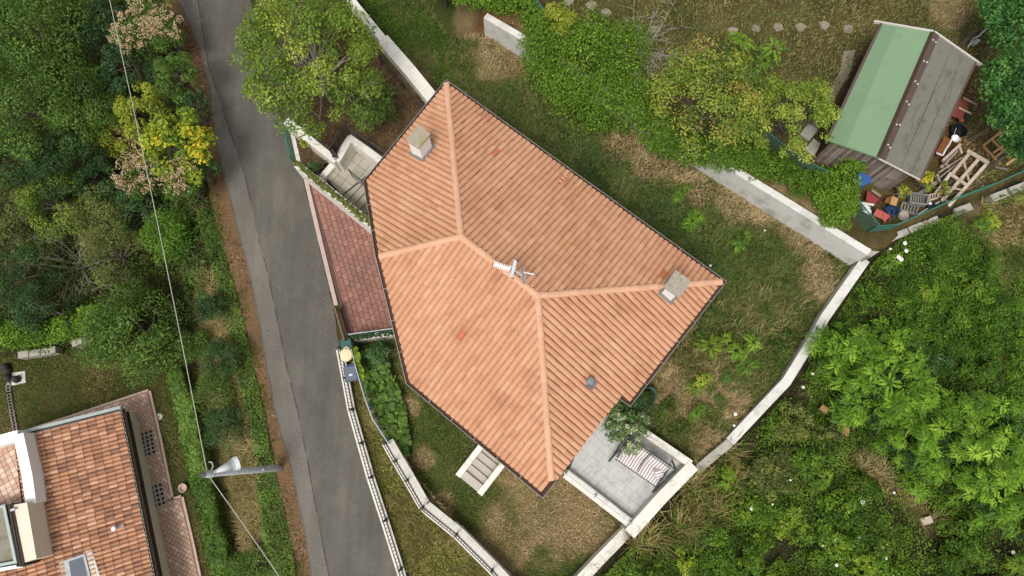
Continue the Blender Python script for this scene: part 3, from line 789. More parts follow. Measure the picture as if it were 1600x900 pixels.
def lay(roofs, parent, mats, nsingle, tint_fn, special=()):
    cand = []
    for ri, R in enumerate(roofs):
        for (u, v) in R['full']:
            w_ = R['Mx'] @ Vector((u + R['pitch'] / 2, v + R['expo'] / 2, 0)); d = Vector((0, 0, H_CAM)) - w_
            cand.append((-(R['pl'].N.dot(d.normalized())) / d.length_squared, ri, u, v, w_))
    spec = {}
    for pos in special:
        c = min(cand, key=lambda q: (q[4] - Vector(pos)).length); spec[(c[1], c[2], c[3])] = 1
    cand.sort(key=lambda q: q[0]); k = 0; lib = {}
    chosen = set(spec)
    for c in cand:
        if len(chosen) >= nsingle: break
        chosen.add((c[1], c[2], c[3]))
    off = WL[parent]
    for ri, R in enumerate(roofs):
        V, Fc, T = [], [], []; nb = 0
        r2 = np.random.default_rng(ri + 50)
        for (u, v) in R['full'] + R['cut']:
            jit = (r2.random(3) - .5) * np.array([.012, .03, .010]); rot = (r2.random() - .5) * .05
            tint = tint_fn(r2, u, v)
            if (ri, u, v) in chosen:
                q = int(min(7, tint * 8)); sp_ = (ri, u, v) in spec; key = (ri, q, sp_)
                if key not in lib:
                    m = np_mesh('roof_tile', R['TV'], R['TF'], np.full(len(R['TF']), (q + .5) / 8)); m.materials.append(mats[1] if sp_ else mats[0]); lib[key] = m
                o = bpy.data.objects.new('roof_tile', lib[key]); COL.objects.link(o); o.parent = parent
                m4 = R['Mx'] @ Matrix.Translation((u + jit[0], v + jit[1], jit[2] + .012)) @ Matrix.Rotation(rot, 4, 'Z')
                o.matrix_local = Matrix.Translation(-off) @ m4
                continue
            c_, s_ = math.cos(rot), math.sin(rot); tv = R['TV']
            q = np.stack([tv[:, 0] * c_ - tv[:, 1] * s_ + u + jit[0], tv[:, 0] * s_ + tv[:, 1] * c_ + v + jit[1], tv[:, 2] + jit[2] + .012], 1)
            V.append(q); Fc.append(R['TF'] + nb); nb += len(q); T.append(np.full(len(R['TF']), tint))
        if not V: continue
        me = np_mesh('tile_field', np.vstack(V), np.vstack(Fc), np.concatenate(T))
        bm = bmesh.new(); bm.from_mesh(me)
        po = R['poly']; sg = 1 if sum(po[k - 1][0] * po[k][1] - po[k][0] * po[k - 1][1] for k in range(len(po))) > 0 else -1
        for k in range(len(po)):
            if k in R.get('noclip', ()): continue
            a, b = np.array(po[k]), np.array(po[(k + 1) % len(po)]); d = b - a
            n = np.array([d[1], -d[0]]) * sg
            bmesh.ops.bisect_plane(bm, geom=bm.verts[:] + bm.edges[:] + bm.faces[:], plane_co=(a[0], a[1], 0), plane_no=(n[0], n[1], 0), clear_outer=True)
        bm.to_mesh(me); bm.free(); me.transform(R['Mx'])
        link('tile_field', me, parent, kind='stuff', mat=mats[0])

gi = 0.15
def reg(pl, pts): return tile_roof(pl, pts, .1965, .375, M['tile'], roofo, 300, v_off=gi, u_off=.05)
def shift(a, b, p, d):
    """move the plan edge a-b inwards by d"""
    dd = (b - a)[:2] / np.linalg.norm((b - a)[:2]); n = np.array([-dd[1], dd[0]])
    if np.dot(n, cen[:2] - a[:2]) < 0: n = -n
    return np.array([*(p[:2] + n * d), 0])
fe_a, fe_b = shift(F_, E_, F_, gi), shift(F_, E_, E_, gi)
se_a, se_b = shift(C2, D2, C2, gi), shift(C2, D2, D2, gi)
Jt = hip_at(NW, SW, fe_a, fe_b); Kt = hip_at(SE, SW, se_a, se_b)
def isect(a, b, c, d):
    A2 = np.array([[b[0] - a[0], c[0] - d[0]], [b[1] - a[1], c[1] - d[1]]]); t = np.linalg.solve(A2, np.array([c[0] - a[0], c[1] - a[1]]))
    return np.array([a[0] + (b[0] - a[0]) * t[0], a[1] + (b[1] - a[1]) * t[0], 0])
afa, afb = shift(A_, F_, A_, gi), shift(A_, F_, F_, gi)
eda, edb = shift(E_, D_, E_, gi), shift(E_, D_, D_, gi)
aba, abb = shift(A_, B_, A_, gi), shift(A_, B_, B_, gi)
bca, bcb = shift(B_, C_, B_, gi), shift(B_, C_, C_, gi)
At, Bt = isect(afa, afb, aba, abb), isect(aba, abb, bca, bcb)
Ft, Et, Dt = isect(afa, afb, fe_a, fe_b), isect(eda, edb, fe_a, fe_b), isect(eda, edb, se_a, se_b)
nd = (C2 - C_)[:2] / np.linalg.norm((C2 - C_)[:2])
Ct = np.array([*(bcb[:2] - (C_ - B_)[:2] / np.linalg.norm((C_ - B_)[:2]) * gi), 0]); C2t = isect(Ct, Ct + np.array([*nd, 0]), se_a, se_b)
roofs = [reg(NW, [At, Gp, Jt, Ft]), reg(NE, [At, Bt, Hp, Gp]), reg(SE, [Bt, Hp, Kt, C2t, Ct]), reg(SW, [Kt, Hp, Gp, Jt, Et, Dt])]
# concave outline at the notch: clip that one by its convex edges only, and drop tiles outside
roofs[2]['noclip'] = (2, 3)
def mk(q, pl): return (q[0], q[1], pl.z(q))
spec = [onplane(777, 237, NE), onplane(727, 522, SW), onplane(1040, 427, NE)]
lay(roofs, roofo, (M['tile'], M['redtile']), 300, lambda r, u, v: np.clip(.5 + r.normal() * .2 + .12 * math.sin(u * 1.3 + v), 0.02, .98), spec)

def caps(a, b, name, mat, parent, r=.115, lift=.055, step=.36):
    a, b = Vector(a), Vector(b); d = (b - a); L = d.length; d.normalize(); n = int(L / step)
    sd = d.cross(Vector((0, 0, 1))).normalized(); up = sd.cross(d)
    for k in range(n + 1):
        p0 = a + d * (k * step); p1 = a + d * min(L, (k + 1) * step + .05)
        if (p1 - p0).length < .1: continue
        vs, fs = [], []; m = 8; j = (random.random() - .5) * .012
        for p, rr, li in ((p0, r * 1.08, lift + .018), (p1, r * .94, lift)):
            for i in range(m + 1):
                t = math.pi * i / m
                vs.append(p + sd * (math.cos(t) * rr + j) + up * (math.sin(t) * rr * .82 + li - .05))
        for i in range(m + 1): vs.append(vs[i] - up * .018 - sd * math.cos(math.pi * i / m) * .018)
        fs = [[i, i + 1, m + 2 + i, m + 1 + i] for i in range(m)] + [[2 * m + 2 + i, 2 * m + 3 + i, i + 1, i] for i in range(m)]
        MB().add(vs, fs, random.random()).build(name, mat, parent)
for q, g in ((mk(At, NW), Gp), (mk(Jt, NW), Gp), (mk(Bt, NE), Hp), (mk(Kt, SE), Hp)): caps(q, g, 'ridge_tile', M['ridge'], roofo)
caps(Gp, Hp, 'ridge_tile', M['ridge'], roofo)
MB().lathe(Vector(Gp) + Vector((0, 0, -.03)), [(.16, 0), (.15, .06), (.1, .11), (.03, .13)], 12).build('ridge_tile', M['ridge'], roofo)
MB().lathe(Vector(Hp) + Vector((0, 0, -.03)), [(.16, 0), (.15, .06), (.1, .11), (.03, .13)], 12).build('ridge_tile', M['ridge'], roofo)
# gutters: a trough along each eave with a pale outer lip and brackets
def gutter(a, b, mat, lipm, parent, wd=.13, dep=.10, name='gutter', flip=False, inner_c=None):
    a, b = Vector(a), Vector(b); d = (b - a).normalized(); sd = d.cross(Vector((0, 0, 1))).normalized()
    ic = Vector((*(inner_c if inner_c is not None else cen)[:2], a.z))
    if sd.dot(ic - a) < 0: sd = -sd
    m = 6; vs = []
    for p in (a, b):
        for i in range(m + 1):
            t = math.pi * i / m; vs.append(p + sd * (wd / 2 - math.cos(t) * wd / 2) - Vector((0, 0, 1)) * (math.sin(t) * dep))
    g = MB().add(vs, [[i, i + 1, m + 2 + i, m + 1 + i] for i in range(m)]).build(name, mat, parent)
    MB().beam(a, b, .022, .025).build('gutter_lip', lipm, g)
    L = (b - a).length
    for k in range(1, int(L / .9)):
        p = a + (b - a) * (k / int(L / .9)); MB().beam(p, p + sd * wd, .03, .008).build('bracket', lipm, g)
    return g
for i in range(len(outline)):
    a, b = outline[i], outline[(i + 1) % len(outline)]
    gutter(a + [0, 0, .02], b + [0, 0, .02], M['gutter'], M['lip'], house)

def chimney(label, base, pl, ang, bw, bl, h, cw, cl, mat_cap):
    z = pl.z(base); o = empty('chimney', (base[0], base[1], z - .3), label, 'chimney')
    MB().box((base[0], base[1], z + h / 2 - .2), (bw, bl, h + .4), ang).build('chimney_stack', M['chim'], o)
    R_ = Matrix.Rotation(ang, 3, 'Z'); Ri = R_
    f = MB(); q = []
    for sx, sy in ((-1, -1), (1, -1), (1, 1), (-1, 1)):
        for e in (.10,):
            p = Vector((base[0], base[1], 0)) + Ri @ Vector((sx * (bw / 2 + e), sy * (bl / 2 + e), 0)); q.append((p.x, p.y))
    f.hexa([(x, y, pl.z((x, y)) - .02) for x, y in q], [(x, y, pl.z((x, y)) + .105) for x, y in q]); f.build('flashing', M['lead'], o)
    zz = z + h
    for sx in (-1, 1):
        for sy in (-1, 1):
            p = Ri @ Vector((sx * (bw / 2 - .07), sy * (bl / 2 - .07), 0)); MB().box((base[0] + p.x, base[1] + p.y, zz + .03), (.12, .12, .1), ang).build('cap_block', M['slabc'], o)
    bm = bmesh.new(); bmesh.ops.create_cube(bm, size=1); bmesh.ops.subdivide_edges(bm, edges=bm.edges[:], cuts=5, use_grid_fill=True)
    for v in bm.verts:
        v.co = Vector((v.co.x * cw, v.co.y * cl, v.co.z * .09)); v.co += Vector([(random.random() - .5) * .016 for _ in range(3)])
    me = bpy.data.meshes.new('cap_slab'); bm.to_mesh(me); bm.free()
    me.transform(Matrix.Translation((base[0], base[1], zz + .115)) @ Matrix.Rotation(ang, 4, 'Z')); link('cap_slab', me, o, mat=mat_cap)
    return o
ang = math.atan2((A_ - F_)[1], (A_ - F_)[0])
chimney('white chimney with a mossy brown slab top, on the roof face nearest the leafy tree', onplane(660, 236, NW), NW, ang, .56, .50, 1.05, .68, .55, M['slabm'])
chimney('white chimney with a speckled grey slab top, astride the right-hand hip', onplane(1046, 456, SE), SE, ang, .48, .40, 1.05, .70, .60, M['slabc'])

# antenna on the ridge
rb = Vector(Gp + (Hp - Gp) * .66); an = empty('tv_antenna', rb, 'white roof antenna with a toothed boom, reflector and small dish on the main ridge', 'antenna')
M['whitemetal'] = worn('white_metal', ['c9ccd0', 'dfe1e4', 'eceded'], 3, .4, .4, bmp=0)
M['orange'] = worn('orange_cable', ['c98a4a', 'd79a58'], 3)
top = rb + Vector((0, 0, 1.25))
MB().tube([rb, top], .022, 8).build('mast', M['steel'], an)
bt = Vector(P(771, 412, top.z)); be = Vector(P(797, 420, top.z)); bt.z = be.z = top.z - .05
MB().beam(be, bt, .055, .055).build('boom', M['whitemetal'], an)
for k in range(9):
    p = be + (bt - be) * (k + .5) / 9; dd = (bt - be).normalized().cross(Vector((0, 0, 1)))
    MB().beam(p - dd * .09 + Vector((0, 0, .02)), p + dd * .09 + Vector((0, 0, .02)), .03, .02).build('boom_rod', M['whitemetal'], an)
MB().beam(bt, bt + (bt - be) * .06, .07, .07).build('boom_cap', M['iron'], an)
r0, r1 = Vector(P(806, 407, top.z)), Vector(P(799, 432, top.z - .1)); r0.z, r1.z = top.z + .1, top.z - .2
MB().beam(r0, r1, .10, .03).build('reflector', M['steel'], an)
for q in (r0, r1): MB().beam(q, q + (r0 - r1) * .01 + Vector((.07, -.06, 0)), .03, .03).build('reflector_tip', M['iron'], an)
MB().beam(be, top, .04, .04).build('arm', M['steel'], an)
dc = Vector(P(817, 430, top.z - .3)); dc.z = top.z - .35
dn = Vector((1, .05, .22)).normalized(); du = dn.cross(Vector((0, 1, 0))).normalized(); dv = dn.cross(du)
dish = MB(); n = 16; vs = [dc - dn * .03]
for ring, r in ((1, .10), (2, .18), (3, .27)):
    for k in range(n):
        t = 2 * math.pi * k / n; vs.append(dc + (du * math.cos(t) + dv * math.sin(t)) * r + dn * (r * r * .9 - .03))
fs = [[0, 1 + k, 1 + (k + 1) % n] for k in range(n)]
for rg in range(2): fs += [[1 + rg * n + k, 1 + (rg + 1) * n + k, 1 + (rg + 1) * n + (k + 1) % n, 1 + rg * n + (k + 1) % n] for k in range(n)]
dish.add(vs, fs); bk = len(vs); dish.add([v - dn * .02 for v in vs], [q[::-1] for q in fs]); dish.build('dish', M['whitemetal'], an)
MB().beam(dc - dv * .1 + dn * .02, dc + dn * .36, .035, .035).build('dish_arm', M['whitemetal'], an)
MB().tube([dc + dn * .36, dc + dn * .45], .035, 8).build('receiver', M['lead'], an)
MB().beam(top - Vector((0, 0, .3)), dc - dn * .03, .05, .05).build('dish_bracket', M['steel'], an)
ca, cb = onplane(835, 420, NE), onplane(905, 372, NE)
pts = [dc + dn * .1 - Vector((0, 0, .1))] + [Vector(ca + (cb - ca) * u) + Vector((.02 * math.sin(9 * u), .03 * math.sin(7 * u), .09)) for u in np.linspace(0, 1, 8)]
MB().tube(pts, .010, 5).build('cable', M['orange'], an)

# vent pipe and a framed vent tile
vp = onplane(921, 597, SE); ve = empty('vent_pipe', vp, 'short grey vent pipe with round cap on the lower right roof face', 'vent')
MB().box((vp[0] + .06, vp[1] - .08, vp[2] + .07), (.26, .34, .04), ang - 1.57, tilt=(-.38, 0)).build('flashing', M['lead'], ve)
M['ventgrey'] = worn('grey_vent', ['6d7577', '828b8d'], 4, .5, .4, bmp=0)
MB().lathe(Vector(vp) + Vector((0, 0, .0)), [(.075, 0), (.075, .34)], 12).build('pipe', M['ventgrey'], ve)
MB().lathe(Vector(vp) + Vector((0, 0, .33)), [(.125, 0), (.13, .05), (.10, .09), (.02, .10)], 14).build('pipe_cap', M['ventgrey'], ve)
vt = onplane(879, 281, NE)
rt_ = empty('roof_vent', vt, 'small tile-coloured raised vent with a slot near the upper right eave', 'vent')
mt = NE.mat(); mt.translation = Vector(vt) + NE.N * .075
def local_box(c, s): m = MB().box(c, s).mesh('x'); m.transform(mt); return m
for c, s in (((-.10, 0, 0), (.03, .36, .05)), ((.10, 0, 0), (.03, .36, .05)), ((0, -.17, 0), (.2, .03, .05)), ((0, .17, 0), (.2, .03, .05)), ((0, 0, .01), (.17, .03, .04))):
    m = local_box(c, s); m.name = 'vent_frame'; link('vent_frame', m, rt_, mat=M['redtile'] if s[0] < .1 else M['ridge'])
# ------------------------------------------------------------------ neighbour's house, lower left
NZ, NEV = -2.6, -0.8
nb = empty('house', P(120, 760, NZ), 'neighbouring house with mottled old tiles and a cut-out roof terrace, at the lower left', 'house')
M['oldtile'] = worn('old_mottled_tile', ['86685a', '9c745e', 'b88868', 'ca9a7c', 'dcb698'], 3, .9, .15, dirt='70655a', dirt_scale=2.5, dirt_lo=.6, dirt_hi=.85, fine=30, bmp=.35, use_tint=.75)
M['beige'] = worn('beige_wall_paint', ['d6cab2', 'e0d6c2', 'eae2d0'], 2, .85, .15, fine=30)
M['zinc'] = worn('pale_zinc', ['8f9c98', 'a8b3ae', 'bcc5c0'], 3, .5, .4, fine=30, bmp=.05)
M['fascia'] = worn('dark_wood_fascia', ['352a22', '46382d', '574739'], 6, .7, .2)
n0, n1 = P(190, 640, NEV), P(243, 905, NEV)                       # eave line along the east gutter
class NPlane(Plane):
    pass
cen_keep = cen
cen = P(60, 780, NEV)
NPL = NPlane(n0, n1, .30)
cen = cen_keep
def onpl(px, py, pl):
    z = 0.0
    for _ in range(40): z = pl.z(P(px, py, z))
    p = P(px, py, z); return np.array([p[0], p[1], z])
nreg = [onpl(*q, NPL) for q in ((31, 684), (189, 643), (243, 912), (-60, 960), (-60, 893), (60, 868))]
for q in nreg: q[2] = NPL.z(q)
deckv = [tuple(onpl(*q, NPL)) for q in ((29, 677), (191, 638), (247, 920), (-70, 975), (-62, 893), (59, 869))]
deckv = [(x, y, z - .05) for x, y, z in deckv]
nroof = MB().hexa([(x, y, z - .12) for x, y, z in deckv], deckv).build('roof', M['deck'], nb)
R = tile_roof(NPL, nreg, .162, .305, M['oldtile'], nroof, 0, v_off=.03, u_off=.02, h=.062, share=.80, step=.034)
R['noclip'] = (4,)
def keep(u, v):
    q = NPL.mat() @ Vector((u + .08, v + .15, 0)); c = onpl(58, 868, NPL); l = onpl(30, 684, NPL)
    a, b = l[:2], c[:2]
    return (b[0] - a[0]) * (q.y - a[1]) - (b[1] - a[1]) * (q.x - a[0]) > -.02 or q.y < c[1] - .05
R['cut'] = [q for q in R['cut'] if keep(*q)]
R['noclip'] = (4, 5)
lay([R], nroof, (M['oldtile'], M['oldtile']), 300, lambda r, u, v: np.clip(.5 + r.normal() * .26, 0.02, .98))
gutter(n0 + [0, 0, .02], n1 + [0, 0, .02], M['zinc'], M['zinc'], nb, .14, .10, inner_c=P(60, 780, 0))
def nside(a, b, z0, z1, w0, w1, name, mat): run(MB(), [a, b], w0, w1, z0, z1).build(name, mat, nb)
va, vb = onpl(27, 679, NPL), onpl(190, 638, NPL)
m = MB(); run(m, [va, vb], -.02, .10, [va[2] - .1, vb[2] - .1], [va[2] + .07, vb[2] + .07]); m.build('verge_flashing', M['zinc'], nb)
m = MB(); run(m, [va, vb], -.16, -.08, [va[2] - .05, vb[2] - .05], [va[2] + .05, vb[2] + .05]); m.build('verge_flashing', M['lead'], nb)
# walls below
e0, e1 = P(196, 642, -1.0)[:2], P(249, 905, -1.0)[:2]
dv = (e1 - e0) / np.linalg.norm(e1 - e0); nv = np.array([-dv[1], dv[0]])
if nv[0] < 0: nv = -nv
inw = -nv
wb = [e0 + inw * .30 + dv * .3, e1 + inw * .30 + dv * 1.5, e1 + inw * 7 + dv * 1.5, e0 + inw * 7 + dv * .3]
MB().prism(wb, NZ - .2, -1.0).build('wall', M['beige'], nb)
q = [e0 + nv * .02 + dv * .05, e1 + nv * .02 + dv * 1.5, e1 - nv * .25 + dv * 1.5, e0 - nv * .25 + dv * .05]
MB().prism(q, -1.25, -.86).build('fascia', M['fascia'], nb)
for k in range(3):
    q2 = [e0 + nv * (.05 - .0 * k) + dv * .05, e1 + nv * .05 + dv * 1.5, e1 + nv * .022 + dv * 1.5, e0 + nv * .022 + dv * .05]
    MB().prism(q2, -1.20 + .12 * k, -1.12 + .12 * k).build('fascia_board', M['fascia'], nb)
b0, b1 = P(199, 645, -2.05)[:2], P(236, 826, -2.05)[:2]
q = [b0, b1, b1 + nv * .13, b0 + nv * .13]
MB().prism(q, NZ - .1, -2.05).build('plinth_ledge', M['beige'], nb)
b2 = P(252, 905, -2.05)[:2]
MB().prism([b1 + dv * .01, b2, b2 + nv * .07, b1 + nv * .07 + dv * .01], NZ - .1, -2.1).build('plinth_ledge', M['white'], nb)
# roof terrace and dormer on the left
tz = 0.3
m = MB(); run(m, PL([(-30, 690), (27, 674)], .75), -.35, .05, -.5, .75); m.build('parapet', M['chim'], nb)
run(MB(), PL([(27, 679), (41, 744), (47, 788)], .75), -.16, .22, -.5, .748).build('parapet', M['chim'], nb)
m = MB(); run(m, PL([(31, 680), (44, 725), (64, 872)], .45), -.04, .06, -.2, .45); m.build('flashing', M['lead'], nb)
tp = [q[:2] for q in PL([(-60, 700), (22, 690), (36, 800), (-60, 815)], tz)]
M['pinktile'] = worn('pink_clay_paving', ['b28e79', 'c4a28c', 'd3b4a0', 'e2cab9'], 5, .85, .2, dirt='9a826f', dirt_scale=.8, dirt_lo=.6, dirt_hi=.85, fine=30, use_tint=.75)
tf = MB().prism(tp, -.4, tz - .01).build('terrace_floor', M['joint'], nb)
def tilefield(poly, z, size, ang_, mat, parent, name, thick=.03, gap=.008, light=.12):
    m = MB(); c_, s_ = math.cos(ang_), math.sin(ang_); p = np.array([q[:2] for q in poly]); ctr = p.mean(0); Rr = np.abs(p - ctr).max() * 1.5; n = int(Rr / size) + 1
    pol = list(p)
    for i in range(-n, n):
        for j in range(-n, n):
            q = [(a * size, b * size) for a, b in ((i, j), (i + 1, j), (i + 1, j + 1), (i, j + 1))]
            q = [(x + (gap if k in (0, 3) else -gap), y + (gap if k in (0, 1) else -gap)) for k, (x, y) in enumerate(q)]
            q = [ctr + np.array([x * c_ - y * s_, x * s_ + y * c_]) for x, y in q]
            c = clip(q, pol)
            if len(c) < 3 or area(c) < .002: continue
            t = .92 if random.random() < light else random.uniform(.05, .5)
            zt = z + random.uniform(-.003, .003)
            m.prism(c, z - thick, zt, t)
    return m.build(name, mat, parent, kind='stuff')
tilefield(tp, tz + .01, .20, .55, M['pinktile'], tf, 'floor_tiles', light=.3)
dp = [q[:2] for q in PL([(15, 790), (42, 785), (57, 873), (30, 882)], 1.1)]
MB().prism(dp, -.6, 1.1).build('dormer_wall', M['beige'], nb)
run(MB(), PL([(12, 789), (31, 886)], 1.15), -.02, .16, -.3, 1.15).build('dormer_fascia', M['fascia'], nb)
for k in range(2): run(MB(), PL([(9 + 5 * k, 789), (27 + 5 * k, 886)], 1.15 + .03 * k), .0, .03, .9, 1.19).build('dormer_fascia', M['iron'], nb)
run(MB(), PL([(-40, 799), (8, 788), (27, 880), (-40, 893)], 1.2), -.10, .0, 1.0, 1.22).build('dormer_gutter', M['zinc'], nb)
dm = [q[:2] for q in PL([(-50, 803), (6, 793), (23, 877), (-50, 889)], 1.05)]
M['membrane'] = worn('grey_roof_membrane', ['7d7768', '8d8778', '9d9788'], 2, .9, .1, dirt='6a6456', dirt_scale=3)
MB().prism(dm, .5, 1.05).build('dormer_roof', M['membrane'], nb)
run(MB(), PL([(-40, 897), (35, 884)], 1.1), -.06, .06, .6, 1.1).build('dormer_edge', M['chim'], nb)
MB().tube([P(17, 797, 1.2), P(24, 795, 1.2)], .05, 8).build('spout', M['steel'], nb)
# roof window
sk = empty('roof_window', onpl(117, 885, NPL), 'grey framed roof window set in the mottled tile roof at the bottom edge', 'roof window')
def npatch(pix, lo, hi, name, mat, par):
    p = [onpl(*q, NPL) for q in pix]; N_ = np.array(NPL.N)
    return MB().hexa([q + N_ * lo for q in p], [q + N_ * hi for q in p]).build(name, mat, par)
npatch([(93, 878), (142, 860), (153, 905), (101, 922)], 0.0, .07, 'flashing', M['zinc'], sk)
npatch([(101, 876), (134, 865), (143, 902), (108, 914)], .07, .13, 'frame', M['steel'], sk)
M['paneg'] = worn('grey_glass', ['5a5f68', '666b74', '70757d'], 1.2, .12, .5, bmp=0)
npatch([(109, 877), (131, 870), (138, 899), (114, 907)], .131, .14, 'pane', M['paneg'], sk)
npatch([(134, 861), (144, 858), (158, 903), (146, 906)], .0, .085, 'mortar_edge', M['conc'], sk)
# vent on the roof
vv = onpl(184, 825, NPL); nvn = empty('vent_pipe', vv, 'small white vent pipe on the mottled tile roof', 'vent')
MB().lathe(Vector(vv), [(.06, 0), (.06, .25), (.085, .25), (.085, .32), (.02, .34)], 10).build('pipe', M['whitemetal'], nvn)
npatch([(184, 822), (193, 819), (195, 826), (186, 829)], .05, .075, 'flashing', M['zinc'], nvn)
# patio round the neighbour's house
pt = [P(*q, NZ + .1)[:2] for q in ((-60, 705), (20, 680), (232, 611), (250, 690), (268, 780), (200, 850), (-60, 900))]
pt2 = [P(*q, NZ + .1)[:2] for q in ((200, 800), (268, 781), (283, 777), (300, 850), (316, 925), (200, 960))]
pat = MB(); pat.prism(pt, NZ - .3, NZ + .085); pat.prism(pt2, NZ - .3, NZ + .08); pat = pat.build('patio', worn('patio_joint', ['8a7060', '9a8070'], 4), kind='structure')
ptv = [P(*q, NZ + .1)[:2] for q in ((20, 684), (230, 614), (248, 690), (266, 780), (225, 800), (175, 650), (30, 700))]
tilefield([P(*q, NZ + .1)[:2] for q in ((185, 630), (230, 613), (248, 690), (267, 779), (215, 800))], NZ + .11, .155, math.atan2(*(n1 - n0)[1::-1]) + .785, M['pinktile'], pat, 'patio_tiles')
tilefield([P(*q, NZ + .1)[:2] for q in ((220, 795), (267, 783), (281, 780), (298, 850), (313, 925), (235, 930))], NZ + .105, .155, math.atan2(*(n1 - n0)[1::-1]) + .785, M['pinktile'], pat, 'patio_tiles')
tilefield([P(*q, NZ + .1)[:2] for q in ((20, 682), (188, 627), (192, 640), (20, 700))], NZ + .108, .3, -.29, M['pinktile'], pat, 'patio_tiles', light=.8)
M['pinkedge'] = worn('pale_pink_edging', ['b3988a', 'c4aa9c', 'd0b8aa'], 3)
edge = [P(*q, NZ + .13) for q in ((-20, 694), (22, 681), (232, 611), (250, 690), (268, 781), (283, 777), (300, 850), (316, 925))]
for a, b in zip(edge[:-1], edge[1:]):
    n = max(1, int(np.linalg.norm(b - a) / .5))
    for k in range(n):
        p, q = a + (b - a) * k / n, a + (b - a) * ((k + .985) / n); run(MB(), [p, q], 0, .09, NZ - .2, NZ + .125, random.random()).build('edging_stone', M['pinkedge'], pat)
M['cell'] = worn('dark_glass_cell', ['15110d', '221a14', '31271f'], 9, .3, .5, bmp=0)
M['grate'] = worn('pale_concrete_grid', ['9a9184', 'ada497', 'bdb4a8'], 4)
for lab, pc, nx_, ny_ in (('pale concrete grid of dark glass cells in the patio, the upper of two', [(218, 677), (238, 670), (244, 708), (224, 716)], 3, 6), ('pale concrete grid of dark glass cells in the patio, the lower of two', [(233, 760), (253, 753), (260, 788), (240, 795)], 3, 5)):
    z = NZ + .12; c = [np.array(P(*q, z)) for q in pc]
    go = empty('floor_light', c[0] * [1, 1, 0] + [0, 0, z - .1], lab, 'floor light')
    bl = lambda u, v: (c[0] * (1 - u) + c[1] * u) * (1 - v) + (c[3] * (1 - u) + c[2] * u) * v
    MB().hexa([(*q[:2], z - .1) for q in c], [(*q[:2], z) for q in c]).build('grid_base', M['grate'], go)
    for i in range(nx_):
        for j in range(ny_):
            q = [bl((i + a) / nx_, (j + b) / ny_) for a, b in ((.2, .2), (.8, .2), (.8, .8), (.2, .8))]
            MB().hexa([(*w_[:2], z - .05) for w_ in q], [(*w_[:2], z + .006) for w_ in q]).build('glass_block', M['cell'], go)
            for a, b in ((0, 1), (1, 2), (2, 3), (3, 0)):
                pass

# ------------------------------------------------------------------ utility pole with lamp and wires
pb = np.array([*P(437, 731, 0)[:2], gz(*P(437, 731, 0)[:2])])
po = empty('utility_pole', pb, 'tall grey round pole with a street lamp, on the leafy verge left of the road', 'pole')
ht = 6.9
MB().tube([(pb[0], pb[1], pb[2] - .3), (pb[0], pb[1], pb[2] + .6), (pb[0], pb[1], ht)], [.125, .12, .085], 14).build('pole_shaft', M['steel'], po, smooth=True)
MB().lathe((pb[0], pb[1], ht), [(.088, 0), (.09, .04), (.03, .05)], 12).build('pole_cap', M['iron'], po)
def over(px, py, z): return Vector(P(px, py, z))
l0, l1 = over(331, 739, 6.35), over(371, 723, 5.9)
M['lampw'] = worn('white_lamp_enamel', ['d8dadc', 'e4e6e8', 'eff0f1'], 3, .4, .4, bmp=0)
dl = (l1 - l0); MB().tube([l0, l0 + dl * .25, l0 + dl * .72], [.03, .07, .165], 16).build('lamp_shade', M['lampw'], po, smooth=True)
MB().tube([l0 + dl * .725, l0 + dl * .84], [.17, .185], 16).build('lamp_ring', M['zinc'], po)
MB().tube([l0 + dl * .842, l0 + dl * 1.0], [.20, .215], 16).build('lamp_rim', M['lampw'], po)
MB().tube([l0 + dl * 1.0, l0 + dl * 1.02], [.19, .05], 16).build('lamp_lens', M['zinc'], po)
MB().tube([l0, Vector((pb[0], pb[1], 6.3))], .03, 8).build('lamp_arm', M['steel'], po)
M['wire'] = worn('pale_cable', ['a9a59c', 'bdb9b0', 'cfcbc2'], 3, .5, .3, bmp=0)
hk = [over(327, 740, 6.6), over(333, 729, 6.6), over(331, 722, 6.6), over(326, 722, 6.6)]
MB().tube(hk, .018, 6).build('wire_loop', M['wire'], po)
for zz in (6.5, 6.25): MB().lathe((pb[0], pb[1], zz), [(.10, 0), (.11, .02), (.11, .06), (.10, .08)], 12).build('pole_band', M['zinc'], po)
MB().box((pb[0] + .12, pb[1], 2.2), (.06, .05, .12)).build('pole_tag', M['whitemetal'], po)
def cable(name, label, a, b, sag, ext):
    a, b = Vector(a), Vector(b); c = b + (b - a) * ext; pts = []
    for k in range(25):
        u = k / 24; pts.append(a + (c - a) * u - Vector((0, 0, sag * 4 * u * (1 - u))))
    MB().tube(pts, .011, 5).build(name, M['wire'], None, label, 'cable')
pt_ = Vector((pb[0], pb[1], 6.6))
cable('power_cable', 'pale overhead cable running from the grey pole up over the trees', pt_, over(155, 0, 6.6), .9, 1.6)
cable('power_cable', 'pale overhead cable running from the grey pole down to the bottom edge', pt_, over(425, 900, 6.4), .7, 4.0)

